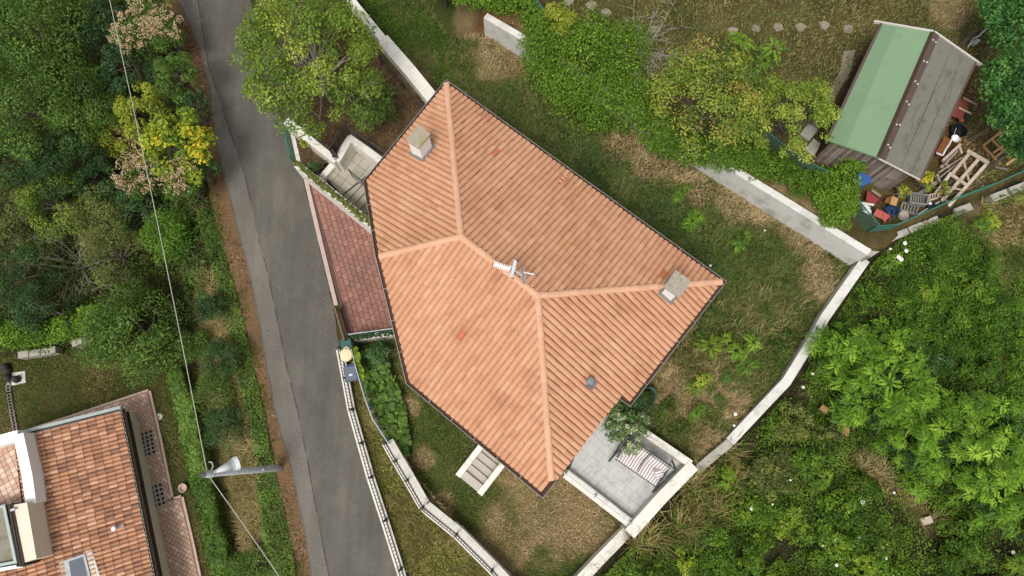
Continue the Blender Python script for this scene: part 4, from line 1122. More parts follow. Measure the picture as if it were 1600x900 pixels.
# ------------------------------------------------------------------ bins by the road wall
def bin_(label, px, py, z0, ang_, body, lid, open_=0.0, s=1.0):
    c = P(px, py, z0 + 1.0); b = empty('wheelie_bin', (c[0], c[1], z0), label, 'bin')
    R3 = Matrix.Rotation(ang_, 3, 'Z')
    def w(x, y, z): q = R3 @ Vector((x * s, y * s, 0)); return (c[0] + q.x, c[1] + q.y, z0 + z * s)
    mm = MB().hexa([w(-.2, -.22, .06), w(.2, -.22, .06), w(.2, .2, .06), w(-.2, .2, .06)], [w(-.25, -.3, .95), w(.25, -.3, .95), w(.25, .26, .95), w(-.25, .26, .95)]); mm.build('body', body, b)
    li = MB(); li.hexa([w(-.27, -.33, .955), w(.27, -.33, .955), w(.27, .28, .955), w(-.27, .28, .955)], [w(-.22, -.28, 1.03), w(.22, -.28, 1.03), w(.24, .28, 1.05), w(-.24, .28, 1.05)]); li.build('lid', lid, b)
    MB().beam(w(-.24, .34, .99), w(.24, .34, .99), .04, .04).build('handle', body, b)
    for sx in (-.22, .22): MB().tube([w(sx - .03, .24, .11), w(sx + .03, .24, .11)], .1, 10).build('wheel', M['iron'], b)
    MB().hexa([w(-.07, -.1, 1.031), w(.07, -.1, 1.031), w(.07, -.04, 1.031), w(-.07, -.04, 1.031)], [w(-.07, -.1, 1.037), w(.07, -.1, 1.037), w(.07, -.04, 1.042), w(-.07, -.04, 1.042)]).build('emblem', M['whitemetal'], b)
def plastic(n, a, b, r=.5): return worn(n, [a, b], 3, r, .35, fine=30, bmp=.05)
M['binblue'] = plastic('blue_grey_plastic', '4d5868', '66707f'); M['lidblue'] = plastic('blue_lid', '2f4778', '43598c'); M['bingreen'] = plastic('green_plastic', '1f4d48', '2f665e')
M['cream'] = plastic('cream_plastic', 'd8c79c', 'e6d8b2')
bz = -.05
bin_('wheelie bin with blue-grey lid beside the road railing, lower of the bins', 547, 583, bz, math.radians(14), M['lidblue'], M['binblue'], s=.92)
bin_('dark green wheelie bin partly under the cream lid at the driveway end', 540, 541, bz, math.radians(14), M['bingreen'], M['bingreen'], s=.85)
c = P(540, 554, 1.0); tb = empty('round_tub', (c[0], c[1], bz), 'cream plastic tub with rounded lid among the bins at the driveway end', 'tub')
MB().lathe((c[0], c[1], bz), [(.16, 0), (.21, .9), (.2, .92)], 14).build('body', M['bingreen'], tb)
MB().lathe((c[0], c[1], bz + .92), [(.25, 0), (.26, .04), (.22, .10), (.05, .12)], 16).build('lid', M['cream'], tb)
MB().tube([(c[0] - .1, c[1] + .24, bz + 1.0), (c[0], c[1] + .31, bz + 1.0), (c[0] + .12, c[1] + .24, bz + 1.0)], .018, 6).build('handle', M['cream'], tb)

# ------------------------------------------------------------------ swing seat on the terrace
M['stripe'], t, b = material('striped_cushion', .9, .1)
at = tint_attr(t)
g = t.nodes.new('ShaderNodeTexCoord'); sx = t.nodes.new('ShaderNodeSeparateXYZ'); t.links.new(g.outputs['Object'], sx.inputs[0])
uvn = t.nodes.new('ShaderNodeUVMap'); uvn.uv_map = 'stripe'; su = t.nodes.new('ShaderNodeSeparateXYZ'); t.links.new(uvn.outputs[0], su.inputs[0])
fr = math_n(t, 'FRACT', math_n(t, 'MULTIPLY', su.outputs[0], 1 / .105))
c = mixc(t, 'e2dedb', '8c7e7a', math_n(t, 'MULTIPLY', math_n(t, 'LESS_THAN', fr, .42), .95))
fr2 = math_n(t, 'ABSOLUTE', math_n(t, 'SUBTRACT', fr, .72)); c = mixc(t, c, 'a39893', math_n(t, 'MULTIPLY', math_n(t, 'LESS_THAN', fr2, .03), .9))
t.links.new(c, b.inputs['Base Color'])
def cushion(name, parent, Mx, sx_, sy_, sz_, stripe_axis=0, puff=.04):
    bm = bmesh.new(); bmesh.ops.create_cube(bm, size=1); bmesh.ops.subdivide_edges(bm, edges=bm.edges[:], cuts=6, use_grid_fill=True)
    uv = bm.loops.layers.uv.new('stripe')
    for f in bm.faces:
        f.smooth = True
        for l in f.loops: l[uv].uv = ((l.vert.co.x * sx_, l.vert.co.y * sy_) if stripe_axis == 0 else (l.vert.co.y * sy_, l.vert.co.x * sx_))
    for v in bm.verts:
        x, y, z = v.co; e = (1 - (2 * x) ** 4) * (1 - (2 * y) ** 4)
        v.co = Vector((x * sx_ * (1 - .04 * (1 - e)), y * sy_ * (1 - .05 * (1 - e)), z * (sz_ * .5 + (sz_ * .5 + puff) * e)))
    me = bpy.data.meshes.new(name); bm.to_mesh(me); bm.free(); me.transform(Mx); return link(name, me, parent, mat=M['stripe'])
sa, sb = P(958, 700, .65), P(1030, 748, .65)          # front edge of the seat
sa[2] = sb[2] = .65
X = Vector(P(1078, 728, 0) - P(990, 668, 0)).normalized(); Yb = Vector((-X.y, X.x, 0))
if Yb.y < 0: Yb = -Yb
sc0 = Vector(P(1003, 723, .7)); SW_ = empty('swing_seat', (sc0.x, sc0.y, TZ), 'garden swing seat with white and brown striped cushions on the grey terrace', 'swing seat')
def sw(x, y, z): return Vector((sc0.x, sc0.y, TZ)) + X * x + Yb * y + Vector((0, 0, z))
def frame(x, y, z, rx=0, ry=0, rz=0):
    m = Matrix((X, Yb, Vector((0, 0, 1)))).transposed().to_4x4(); m.translation = sw(x, y, z)
    return m @ Matrix.Rotation(rz, 4, 'Z') @ Matrix.Rotation(rx, 4, 'X') @ Matrix.Rotation(ry, 4, 'Y')
half = .98
for k in (-1, 1):
    cushion('seat_cushion', SW_, frame(k * .44, -.12, .50), .87, .60, .10)
    cushion('back_cushion', SW_, frame(k * .44, .27, .74, rx=.95), .87, .58, .10)
cushion('throw_pillow', SW_, frame(.70, .02, .66, rz=.9, rx=.3), .34, .34, .10, 1)
cushion('throw_pillow', SW_, frame(-.72, .02, .64, rz=-.7, rx=.3), .34, .34, .10, 1)
M['swingiron'] = worn('anthracite_steel', ['26282b', '35373a', '46484b'], 4, .45, .4, bmp=0)
def bar(a, b, w_=.05, name='frame_tube'): MB().beam(a, b, w_, w_).build(name, M['swingiron'], SW_)
for k in (-1, 1):
    x = k * half
    bar(sw(x, -.62, .02), sw(x, .40, 1.5), .055, 'leg'); bar(sw(x, .74, .02), sw(x, .40, 1.5), .055, 'leg')
    bar(sw(x, -.55, .18), sw(x, .60, .18), .04); bar(sw(x - k * .09, -.36, .62), sw(x - k * .09, .30, .66), .05, 'armrest')
    bar(sw(x - k * .09, -.34, .45), sw(x - k * .09, -.34, .62), .035); bar(sw(x - k * .09, -.2, .62), sw(x - k * .04, .40, 1.48), .015, 'hanger')
bar(sw(-half - .04, .40, 1.5), sw(half + .04, .40, 1.5), .05, 'top_beam')
bar(sw(-half + .09, -.44, .44), sw(half - .09, -.44, .44), .03); bar(sw(-half + .09, .16, .44), sw(half - .09, .16, .44), .035); bar(sw(-half + .09, .38, .95), sw(half - .09, .38, .95), .035)

# ------------------------------------------------------------------ the shed
YZ = YARD_Z
sh = empty('shed', P(1400, 170, YZ), 'weathered wooden shed with one green and one grey felt roof slope, upper right', 'shed')
EV, RG = YZ + 2.0, YZ + 2.75
a0, a1, b0_, b1_ = P(1377, 37, EV), P(1292, 219, EV), P(1524, 97, EV), P(1438, 280, EV)
r0, r1 = P(1458, 51, RG), P(1374, 247, RG)
M['feltg'] = worn('green_roof_felt', ['748f6e', '7e9978', '88a281'], 1.4, .95, .1, dirt='718a6e', dirt_scale=.9, dirt_lo=.5, dirt_hi=.75, fine=70, bmp=.15)
M['feltg2'] = worn('green_roof_felt_faded', ['6b8566', '758f70', '7f987a'], 1.4, .95, .1, fine=70, bmp=.15)
M['felts'] = worn('grey_roof_felt', ['68675f', '767469', '828077'], 1.1, .95, .1, dirt='55564e', dirt_scale=1.6, dirt_lo=.52, dirt_hi=.75, fine=50, bmp=.2)
M['brownm'] = worn('brown_metal_sheet', ['4a3a36', '5b4a45', '6b5a54'], 2, .6, .3, dirt='463a34', dirt_scale=2)
M['oldwood'] = worn('grey_weathered_wood', ['54483e', '776a5f', '978b80', 'b0a69a'], 3, .95, .1, dirt='3a332c', dirt_scale=2.5, dirt_lo=.5, dirt_hi=.75, fine=40, bmp=.5, use_tint=.6)
M['darkw'] = worn('dark_stained_boards', ['33241c', '46332a', '574236'], 5, .9, .1, use_tint=.5)
M['barge'] = worn('white_barge_board', ['b9b5ab', 'cfcbc2', 'dedbd2'], 3)
def slab(p, th, name, mat, par): 
    return MB().hexa([(x, y, z - th) for x, y, z in p], [tuple(q) for q in p]).build(name, mat, par)
lerp = lambda a, b, u: a + (b - a) * u
up_ = np.array([0, 0, .012])
slab([a0, a1, r1, r0], .06, 'roof_slope', M['feltg'], sh); slab([r0, r1, b1_, b0_], .06, 'roof_slope', M['felts'], sh)
# overlapping felt sheets
slab([lerp(a0, r0, .30) + up_, lerp(a1, r1, .36) + up_, r1 + up_, r0 + up_], .011, 'felt_sheet', M['feltg'], sh)
slab([a0 + up_ * .5, a1 + up_ * .5, lerp(a1, r1, .36) + up_ * .5, lerp(a0, r0, .30) + up_ * .5], .005, 'felt_sheet', M['feltg2'], sh)
for u0, u1 in ((0.12, .46), (.46, .72), (.72, 1.0)):
    slab([lerp(r0, b0_, u0) + up_ * (2.2 - u0), lerp(r1, b1_, u0 + .05 * (u0 > .3)) + up_ * (2.2 - u0), lerp(r1, b1_, u1) + up_ * (2.2 - u0), lerp(r0, b0_, u1) + up_ * (2.2 - u0)], .011, 'felt_sheet', M['felts'], sh)
M['crack'] = worn('felt_crack', ['5a5b54', '66675f'], 5)
ck = MB(); rc = random.Random(3)
for k in range(9):
    u, v = rc.uniform(.15, .95), rc.uniform(.02, .9); du_, dv_ = rc.uniform(-.16, .16), rc.uniform(-.02, .28)
    pts = [lerp(lerp(r0, b0_, u + du_ * s / 5 + rc.uniform(-.015, .015)), lerp(r1, b1_, u + du_ * s / 5), min(1, v + dv_ * s / 5)) + up_ * 2.3 for s in range(6)]
    for p, q in zip(pts[:-1], pts[1:]): ck.beam(p, q, rc.uniform(.008, .022), .006)
ck.build('felt_crack', M['crack'], sh, kind='stuff')
rc0, rc1 = lerp(r0, b0_, .13), lerp(r1, b1_, .13)
slab([r0 + up_ * 5, r1 + up_ * 5, rc1 + up_ * 4, rc0 + up_ * 4], .02, 'ridge_flashing', M['brownm'], sh)
lf0, lf1 = lerp(r0, a0, .06), lerp(r1, a1, .06)
slab([lf0 + up_ * 3, lf1 + up_ * 3, r1 + up_ * 6, r0 + up_ * 6], .02, 'ridge_flashing', M['fascia'], sh)
M['pale_spot'] = worn('white_sealant', ['b9b0a8', 'cfc6be'], 9)
for k in range(6):
    for e in (.35, .85):
        p = lerp(lerp(r0, b0_, .13 * e), lerp(r1, b1_, .13 * e), .06 + k * .168 + rc.uniform(-.01, .01)); MB().lathe(p + up_ * 5, [(.034, -.02), (.034, .006), (.01, .012)], 8).build('roof_fixing', M['pale_spot'], sh)
for p, q in ((a0, a1), (b0_, b1_)): MB().beam(p + [0, 0, -.04], q + [0, 0, -.04], .10, .14).build('eave_board', M['brownm'], sh)
# barge boards at the far gable, a few ends stick out
gdir = (a0 - a1) / np.linalg.norm(a0 - a1)
for p, q in ((r0, a0), (r0, b0_)):
    d = (q - p) / np.linalg.norm(q - p); MB().beam(p + gdir * .03, q + d * .28 + gdir * .03, .05, .14).build('barge_board', M['barge'], sh)
MB().beam(r1 - gdir * .03, lerp(r1, b1_, 1.0) - gdir * .03, .03, .06).build('barge_board', M['barge'], sh)
# walls of boards
wv = [lerp(a1, b1_, .07), lerp(a1, b1_, .93), lerp(a0, b0_, .93), lerp(a0, b0_, .07)]
acr = (b1_ - a1) / np.linalg.norm(b1_ - a1)
wv = [wv[0] + gdir * .22, wv[1] + gdir * .22, wv[2] - gdir * .2, wv[3] - gdir * .2]
core = [q + (np.mean(wv, 0) - q) * .02 for q in wv]
MB().prism(core, YZ - .1, EV - .05).build('wall_core', M['darkw'], sh)
def roof_z(p):
    u = np.dot(np.array(p[:2]) - a1[:2], acr[:2]) / np.linalg.norm(b1_ - a1)
    return EV + (RG - EV) * (1 - abs(u - .56) / .5) * .9 - .08
for i, (p, q, vert) in enumerate(((wv[0], wv[1], True), (wv[1], wv[2], False), (wv[3], wv[0], False), (wv[2], wv[3], True))):
    L = np.linalg.norm((q - p)[:2]); nb_ = int(L / .115); d = (q - p) / L
    for k in range(nb_):
        s, e = p + d * (k * L / nb_), p + d * ((k + .92) * L / nb_)
        zt = max(EV - .1, roof_z((s + e) / 2)) if vert else EV - .1
        m_ = MB(); run(m_, [s, e], -.03, .035 + rc.uniform(-.012, .012), YZ - .02, zt, rc.random()); m_.build('board', M['oldwood'] if vert else M['darkw'], sh)
M['rot'] = worn('tarred_gable_base', ['2a2420', '3a322b'], 5)
# ------------------------------------------------------------------ things lying about in the shed yard
M['paleboard'] = worn('pale_sawn_timber', ['a3917e', 'b9a896', 'cbbcab'], 4, .9, .15, dirt='8a7a68', dirt_scale=2, fine=40, use_tint=.4)
M['newwood'] = worn('tan_pallet_wood', ['8a6a46', 'a68357', 'bf9c6e'], 4, .9, .15, fine=40, use_tint=.5)
def yb(px, py, z=0): return np.array(P(px, py, YZ + z))
fr_ = empty('timber_frame', yb(1500, 275), 'large pale timber frame of beams lying on the timber pile in the yard', 'timber frame')
Z1 = .42
def tb_(p, q, w_, par, mat, z0=0, z1=0, name='beam', h_=.07): a, b = yb(*p, z0), yb(*q, z1); MB().beam(a, b, w_, h_, rc.random()).build(name, mat, par)
tb_((1511, 235), (1545, 255), .14, fr_, M['paleboard'], Z1 + .072, Z1 + .072)
tb_((1515, 239), (1488, 271), .12, fr_, M['paleboard'], Z1, Z1)
tb_((1530, 247), (1471, 314), .12, fr_, M['paleboard'], Z1, .2)
tb_((1543, 254), (1482, 322), .12, fr_, M['paleboard'], Z1, .2)
tb_((1486, 270), (1461, 303), .12, fr_, M['paleboard'], Z1, .25)
tb_((1485, 272), (1511, 290), .11, fr_, M['paleboard'], Z1 - .07, Z1 - .09)
tb_((1473, 291), (1504, 297), .06, fr_, M['paleboard'], .25, .25)
tb_((1505, 250), (1514, 284), .07, fr_, M['paleboard'], Z1 - .15, Z1 - .15, h_=.04)
tb_((1464, 303), (1484, 318), .08, fr_, M['oldwood'], .1, .1)
pile_labels = ['pale plank on top of the timber pile, reaching furthest up', 'grey plank low on the timber pile beside the shed eave', 'thin grey batten slanting across the timber pile', 'short bent offcut at the upper end of the timber pile', 'long grey batten under the pale frame', 'broad grey board at the lower left of the timber pile', 'weathered lath crossing near the middle of the timber pile', 'stub of plank sticking out of the timber pile by the roof corner', 'thin lath lying out beyond the frame toward the pallet', 'grey post lying along the flowering weeds by the shed corner']
for k, (p, q, w_, z) in enumerate((((1501, 225), (1473, 251), .10, .45), ((1497, 232), (1470, 262), .12, .2), ((1505, 245), (1466, 270), .05, .3), ((1499, 229), (1503, 240), .08, .4), ((1503, 250), (1469, 277), .06, .22),
                                   ((1472, 250), (1483, 262), .12, .3), ((1476, 257), (1496, 236), .06, .48), ((1464, 272), (1469, 286), .09, .35), ((1518, 270), (1533, 288), .07, .06), ((1465, 284), (1431, 306), .14, .15))):
    MB().beam(yb(*p, z), yb(*q, z * .8), w_, .05, rc.random()).build('plank', M['paleboard'] if k in (0, 3) else M['oldwood'], None, pile_labels[k], 'plank', 'planks of the timber pile')
pl_ = empty('pallet', yb(1560, 235), 'tan wooden pallet half under the dark laurel at the right edge', 'pallet')
for p, q, w_ in (((1536, 228), (1564, 206), .1), ((1552, 239), (1584, 216), .1), ((1556, 245), (1588, 222), .1), ((1560, 251), (1594, 228), .09), ((1572, 258), (1597, 239), .1)): tb_(p, q, w_, pl_, M['newwood'], .1, .16, 'slat', .02)
for p, q in (((1536, 229), (1563, 257)), ((1549, 218), (1578, 248)), ((1562, 207), (1592, 238))): tb_(p, q, .09, pl_, M['newwood'], .06, .06, 'stringer', .08)
MB().beam(yb(1555, 261, .03), yb(1574, 265, .03), .07, .05).build('plank', M['oldwood'], None, 'short brown offcut lying below the tan pallet', 'plank')
# brown board and rags under the eave
M['rust'] = worn('rusty_sheet', ['5a3522', '7a4d30', '8f6644'], 4, .85, .2)
cb_ = empty('cupboard_board', yb(1472, 225), 'brown board with ragged pale edge leaning under the grey eave', 'board')
MB().hexa([yb(*q, .45) for q in ((1476, 213), (1487, 218), (1474, 243), (1462, 238))], [yb(*q, .50) for q in ((1476, 213), (1487, 218), (1474, 243), (1462, 238))]).build('panel', M['rust'], cb_)
for k, (p, q) in enumerate((((1487, 218), (1483, 226)), ((1483, 226), (1478, 233)), ((1478, 233), (1473, 243)), ((1473, 243), (1463, 239)))): tb_(p, q, .06, cb_, M['barge'], .52, .52, 'torn_edge', .03)
wh = empty('white_tub', yb(1489, 220), 'small white basin beside the ragged brown board', 'basin'); MB().lathe(yb(1489, 219, .2), [(.05, 0), (.15, .16), (.17, .17), (.13, .15), (.04, .05)], 12).build('bowl', M['lampw'], wh)
M['black'] = plastic('black_rubber', '17181a', '26282a')
tub = empty('black_tub', yb(1492, 208), 'black rubber tub on the ground behind the grey roof edge', 'tub')
MB().lathe(yb(1492, 208), [(.24, 0), (.32, .3), (.33, .32), (.29, .3), (.22, .05)], 16).build('bowl', M['black'], tub)
MB().tube([yb(1494, 200, .35), yb(1490, 212, .35)], .012, 5).build('stick', M['steel'], tub)
# wheelbarrow
M['redbrown'] = worn('rusty_red_paint', ['5c2e24', '763c2e', '8a4c3a'], 4, .7, .3, dirt='4a2a20', fine=40); M['rustrim'] = worn('rusty_orange_rim', ['8a4a34', 'a85e44'], 4)
wbr = empty('wheelbarrow', yb(1500, 178), 'rusty red wheelbarrow with pale handles, tucked behind the grey roof', 'wheelbarrow')
tr = [yb(*q, .35) for q in ((1490, 178), (1500, 183), (1512, 160), (1502, 154))]; tr2 = [yb(*q, .6) for q in ((1486, 181), (1503, 187), (1515, 158), (1500, 150))]
MB().hexa(tr, tr2).build('tray', M['redbrown'], wbr)
w0 = yb(1504, 186, .2); MB().tube([w0 + [-.05, 0, 0], w0 + [.06, .03, .02]], .22, 16).build('tyre', M['black'], wbr)
w1 = yb(1503, 186, .30); MB().lathe(w1, [(.14, 0), (.14, .03), (.05, .05)], 14).build('rim', M['rustrim'], wbr)
for p, q in (((1498, 168), (1518, 178)), ((1506, 153), (1525, 163))): tb_(p, q, .045, wbr, M['paleboard'], .62, .62, 'handle', .04)
# things in front of the gable
def lidbox(): pass
M['blue'] = plastic('blue_plastic', '2a4f8e', '3c65a4', .6); M['red'] = plastic('dark_red_plastic', '7e2a2c', '984040', .7); M['coral'] = plastic('coral_red_plastic', 'a04a40', 'b8645a', .7); M['amber'] = plastic('orange_box', 'a87a48', 'c09664', .8); M['grp'] = worn('grey_crate_wood', ['6e6c6a', '84827f', '9a9895'], 4, .9, .15, use_tint=.4); M['denim'] = plastic('dark_blue_plastic', '20304e', '2e4266')
bl_ = empty('drum_cover', yb(1348, 284), 'bright blue drum cover between the round bush and the gable', 'cover')
c = yb(1348, 281, .9); bm_pts = [(math.cos(t) * (.30 + .05 * math.sin(2 * t + 1)), math.sin(t) * (.27 + .06 * math.cos(3 * t))) for t in np.linspace(0, 2 * math.pi, 14, endpoint=False)]
MB().hexa([(c[0] + x, c[1] + y, c[2]) for x, y in bm_pts], [(c[0] + x * .9, c[1] + y * .9, c[2] + .07) for x, y in bm_pts]).build('cover', M['blue'], bl_)
MB().lathe((c[0], c[1], YZ), [(.22, 0), (.24, .45), (.22, .89)], 14).build('drum', M['blue'], bl_)
rd = empty('chair', yb(1363, 312), 'dark red plastic chair lying on its side by the round bush', 'chair')
q = [(1358, 299), (1374, 312), (1367, 318), (1354, 314)]
MB().hexa([yb(*w_, .30) for w_ in q], [yb(*w_, .36) for w_ in q]).build('seat', M['red'], rd)
q = [(1355, 300), (1358, 298), (1356, 313), (1353, 315)]
MB().hexa([yb(*w_, .2) for w_ in q], [yb(*w_, .5) for w_ in q]).build('backrest', M['red'], rd)
for p, q in (((1372, 312), (1376, 317)), ((1366, 317), (1369, 322))): tb_(p, q, .05, rd, M['red'], .3, .1, 'leg', .04)
co = empty('chair', yb(1378, 338), 'coral red folding seat panel in front of the junk, nearest the fence', 'chair')
for q in ([(1370, 326), (1381, 331), (1377, 342), (1364, 336)], [(1381.5, 331.3), (1391, 337), (1383, 346), (1377.5, 342)]): MB().hexa([yb(*w_, .4) for w_ in q], [yb(*w_, .45) for w_ in q]).build('seat_panel', M['coral'], co)
for p, q in (((1366, 336), (1366, 345)), ((1383, 346), (1380, 353)), ((1372, 327), (1372, 334)), ((1390, 338), (1390, 346))): tb_(p, q, .04, co, M['coral'], .4, 0, 'leg', .04)
ob = empty('cardboard_box', yb(1395, 315), 'orange box standing open among the junk at the gable foot', 'box')
q = [(1394, 306), (1404, 310), (1400, 322), (1390, 319)]
MB().hexa([yb(*w_, .02) for w_ in q], [yb(*w_, .42) for w_ in q]).build('box_body', M['amber'], ob)
MB().hexa([yb(*w_, .40) for w_ in ((1389, 318), (1393, 306), (1385, 309), (1382, 316))], [yb(*w_, .42) for w_ in ((1389, 318), (1393, 306), (1385, 309), (1382, 316))]).build('flap', M['rust'], ob)
dn_ = empty('blue_chair', yb(1391, 331), 'dark blue chair frame sunk in weeds behind the coral seat', 'chair')
MB().lathe(yb(1390, 331, .05), [(.20, 0), (.24, .25), (.22, .26), (.17, .1)], 12).build('seat_shell', M['denim'], dn_)
tb_((1384, 323), (1383, 331), .05, dn_, M['denim'], .4, .2, 'leg'); tb_((1396, 328), (1394, 339), .05, dn_, M['denim'], .4, .2, 'leg')
def crate(label, pc, z0, z1, slats, mat):
    o = empty('crate', yb(*pc[0]), label, 'crate'); c = [yb(*q, 0) for q in pc]
    for a, b in ((0, 1), (1, 2), (2, 3), (3, 0)):
        MB().beam((*c[a][:2], YZ + z1), (*c[b][:2], YZ + z1), .05, .05, rc.random()).build('rim', mat, o); MB().beam((*c[a][:2], YZ + (z0 + z1) / 2), (*c[b][:2], YZ + (z0 + z1) / 2), .03, (z1 - z0) * .8, rc.random()).build('side_board', mat, o)
    for k in range(slats):
        u = (k + .5) / slats; a, b = c[0] + (c[1] - c[0]) * u, c[3] + (c[2] - c[3]) * u; MB().beam((*a[:2], YZ + z0 + .02), (*b[:2], YZ + z0 + .02), .05, .02, rc.random()).build('slat', mat, o)
crate('open grey slatted crate in the junk between the orange box and the timber', [(1415, 307), (1441, 311), (1439, 325), (1413, 322)], .15, .42, 7, M['grp'])
crate('grey wooden tray tilted below the open slatted crate', [(1406, 319), (1431, 324), (1426, 337), (1403, 330)], .05, .2, 5, M['grp'])
crate('narrow pale slatted box beside the open grey crate', [(1442, 310), (1458, 306), (1457, 314), (1443, 318)], .2, .34, 4, M['paleboard'])
pot = empty('flower_pot', yb(1408, 339), 'round mossy stone bowl beside the fence, below the grey tray', 'bowl')
MB().lathe(yb(1408, 339), [(.12, 0), (.2, .12), (.19, .22), (.12, .18), (.05, .14)], 14).build('bowl', M['slabc'], pot)
pn = empty('paint_pot', yb(1453, 321), 'small dark pot with a white lid by the narrow slatted box', 'pot')
MB().lathe(yb(1452, 324), [(.15, 0), (.16, .18), (.13, .2)], 12).build('pot_body', M['black'], pn); MB().lathe(yb(1453, 318, .2), [(.06, 0), (.06, .03), (.02, .04)], 10).build('lid', M['lampw'], pn)
MB().beam(yb(1468, 315, .1), yb(1434, 335, .1), .05, .05).build('pipe', M['steel'], None, 'grey pipe slanting along the fence below the crates', 'pipe')
for k, (p, q, lab) in enumerate((((1341, 317), (1366, 320), 'pale board end sticking out from under the red chair'), ((1362, 297), (1376, 307), 'weathered plank above the red chair'), ((1404, 308), (1418, 295), 'pale board leaning at the weeds by the gable'))): MB().beam(yb(*p, .15), yb(*q, .25), .1, .03, .8).build('plank', M['barge'] if k != 1 else M['oldwood'], None, lab, 'plank')
bag = empty('plastic_bag', yb(1354, 327), 'crumpled white plastic sheet below the red chair', 'bag')
bm = bmesh.new(); bmesh.ops.create_icosphere(bm, subdivisions=3, radius=1)
for v in bm.verts: v.co = Vector((v.co.x * .13, v.co.y * .24, v.co.z * .09)) * (.7 + .6 * float(vnoise([v.co.x * 3 + 5], [v.co.y * 3 + v.co.z * 2])[0]))
me = bpy.data.meshes.new('bag'); bm.to_mesh(me); bm.free(); me.transform(Matrix.Translation(yb(1354, 327, .1)) @ Matrix.Rotation(.4, 4, 'Z')); link('sheet', me, bag, mat=M['lampw'])
# chair upper right, clothes-rack like
rk = empty('folding_rack', yb(1524, 64), 'pale folding rack lying by the laurel near the far shed corner', 'rack')
for p, q, z in (((1512, 74), (1521, 60), .3), ((1521, 60), (1530, 56), .35), ((1517, 70), (1526, 61), .3), ((1529, 57), (1545, 41), .2), ((1519, 72), (1530, 62), .15)): tb_(p, q, .05, rk, M['zinc'], z, z, 'tube', .03)
MB().hexa([yb(*q, .2) for q in ((1521, 68), (1529, 60), (1532, 63), (1524, 71))], [yb(*q, .23) for q in ((1521, 68), (1529, 60), (1532, 63), (1524, 71))]).build('panel', M['zinc'], rk)
# stepping stones
M['stone'] = worn('pale_stepping_stone', ['7a7066', '90867b', 'a59b90'], 5, .95, .1, dirt='6e6455', dirt_scale=3, fine=40)
ssl = ['stepping stone at the top edge left of the bare shrub', 'stepping stone above the bare shrub', 'stepping stone between the bare shrub and the tall fern-leaved tree', 'stepping stone half hidden by the bare shrub', 'stepping stone left of the tall bright shoot', 'stepping stone just right of the tall bright shoot', 'middle stepping stone of the clear row above the yard', 'second stepping stone from the shed roof', 'stepping stone closest to the green shed roof', 'stepping stone behind the far green roof corner']
for k, (x, y) in enumerate(((888, 2), (923, 8), (947, 20), (1020, 46), (1145, 49), (1181, 45), (1216, 43), (1251, 42), (1288, 39), (1325, 46))):
    c = yb(x, y); n = 9; pts = [(c[0] + math.cos(t) * rc.uniform(.17, .27), c[1] + math.sin(t) * rc.uniform(.15, .24)) for t in np.linspace(0, 2 * math.pi, n, endpoint=False)]
    MB().prism(pts, YZ - .05, YZ + .035).build('stepping_stone', M['stone'], None, ssl[k], 'stepping stone', 'stepping stones across the shed yard')
gp_ = [yb(*q)[:2] for q in ((1318, 80), (1336, 78), (1330, 110), (1300, 160), (1275, 210), (1262, 205), (1292, 150), (1312, 112))]
MB().prism(gp_, YZ - .05, YZ + .02).build('gravel_path', worn('pale_gravel', ['6a6055', '867b6e', 'a0958a'], 12, .95, .1, fine=30, bmp=.9), kind='structure')
for k, (p, q, s) in enumerate((((1262, 208), (1276, 228), .5), ((1270, 232), (1290, 250), .45))):
    c = yb(*p); MB().box((c[0], c[1], YZ + .05), (.6, .45, .14), .9).build('paving_block', M['cap'], None, ('flat grey block on the gravel left of the shed' if k == 0 else 'grey block near the shed corner under the yellowish tree'), 'block')
# fences of the yard
fy = [q for q in PL([(1385, 375), (1400, 362), (1490, 325), (1600, 284), (1700, 245)], YZ - .4)]
kb = PL([(1352, 398), (1392, 372), (1490, 332), (1600, 290), (1700, 250)], 1.2)
o = empty('kerb_wall', (*kb[0][:2], .6), 'broken grey concrete kerb wall below the green yard fence', 'wall')
for i in range(3):
    n = 4
    for k in range(n):
        if (i, k) in ((1, 3), (2, 1)): continue
        p, q = kb[i + 1 - 1] + (kb[i + 1] - kb[i]) * k / n, kb[i] + (kb[i + 1] - kb[i]) * ((k + .9) / n); run(MB(), [p, q], -.13 - rc.random() * .06, .12, .3, 1.42 + rc.uniform(-.1, .05), rc.random()).build('concrete_block', M['cap'], o)
fw = PL([(1366, 355), (1400, 352), (1494, 310), (1560, 285), (1610, 262), (1700, 225)], YZ + .6)
wire_fence('wire_fence', 'green mesh fence sagging along the lower side of the shed yard', fw, YZ - .15, .85, M['greenmesh'], .10, group=None, wire=.012)
fw2 = PL([(1366, 355), (1345, 330), (1310, 285), (1265, 262), (1225, 236), (1180, 200)], YZ + .6)
wire_fence('wire_fence', 'green mesh fence running up from the round bush along the ivy wall', fw2, YZ, .95, M['greenmesh'], .10, wire=.010)
fw3 = PL([(815, -30), (840, 12), (862, 40)], YZ + .6)
wire_fence('wire_fence', 'green mesh fence by the ivy at the top edge of the photo', fw3, YZ, 1.0, M['greenmesh'], .10, wire=.010)

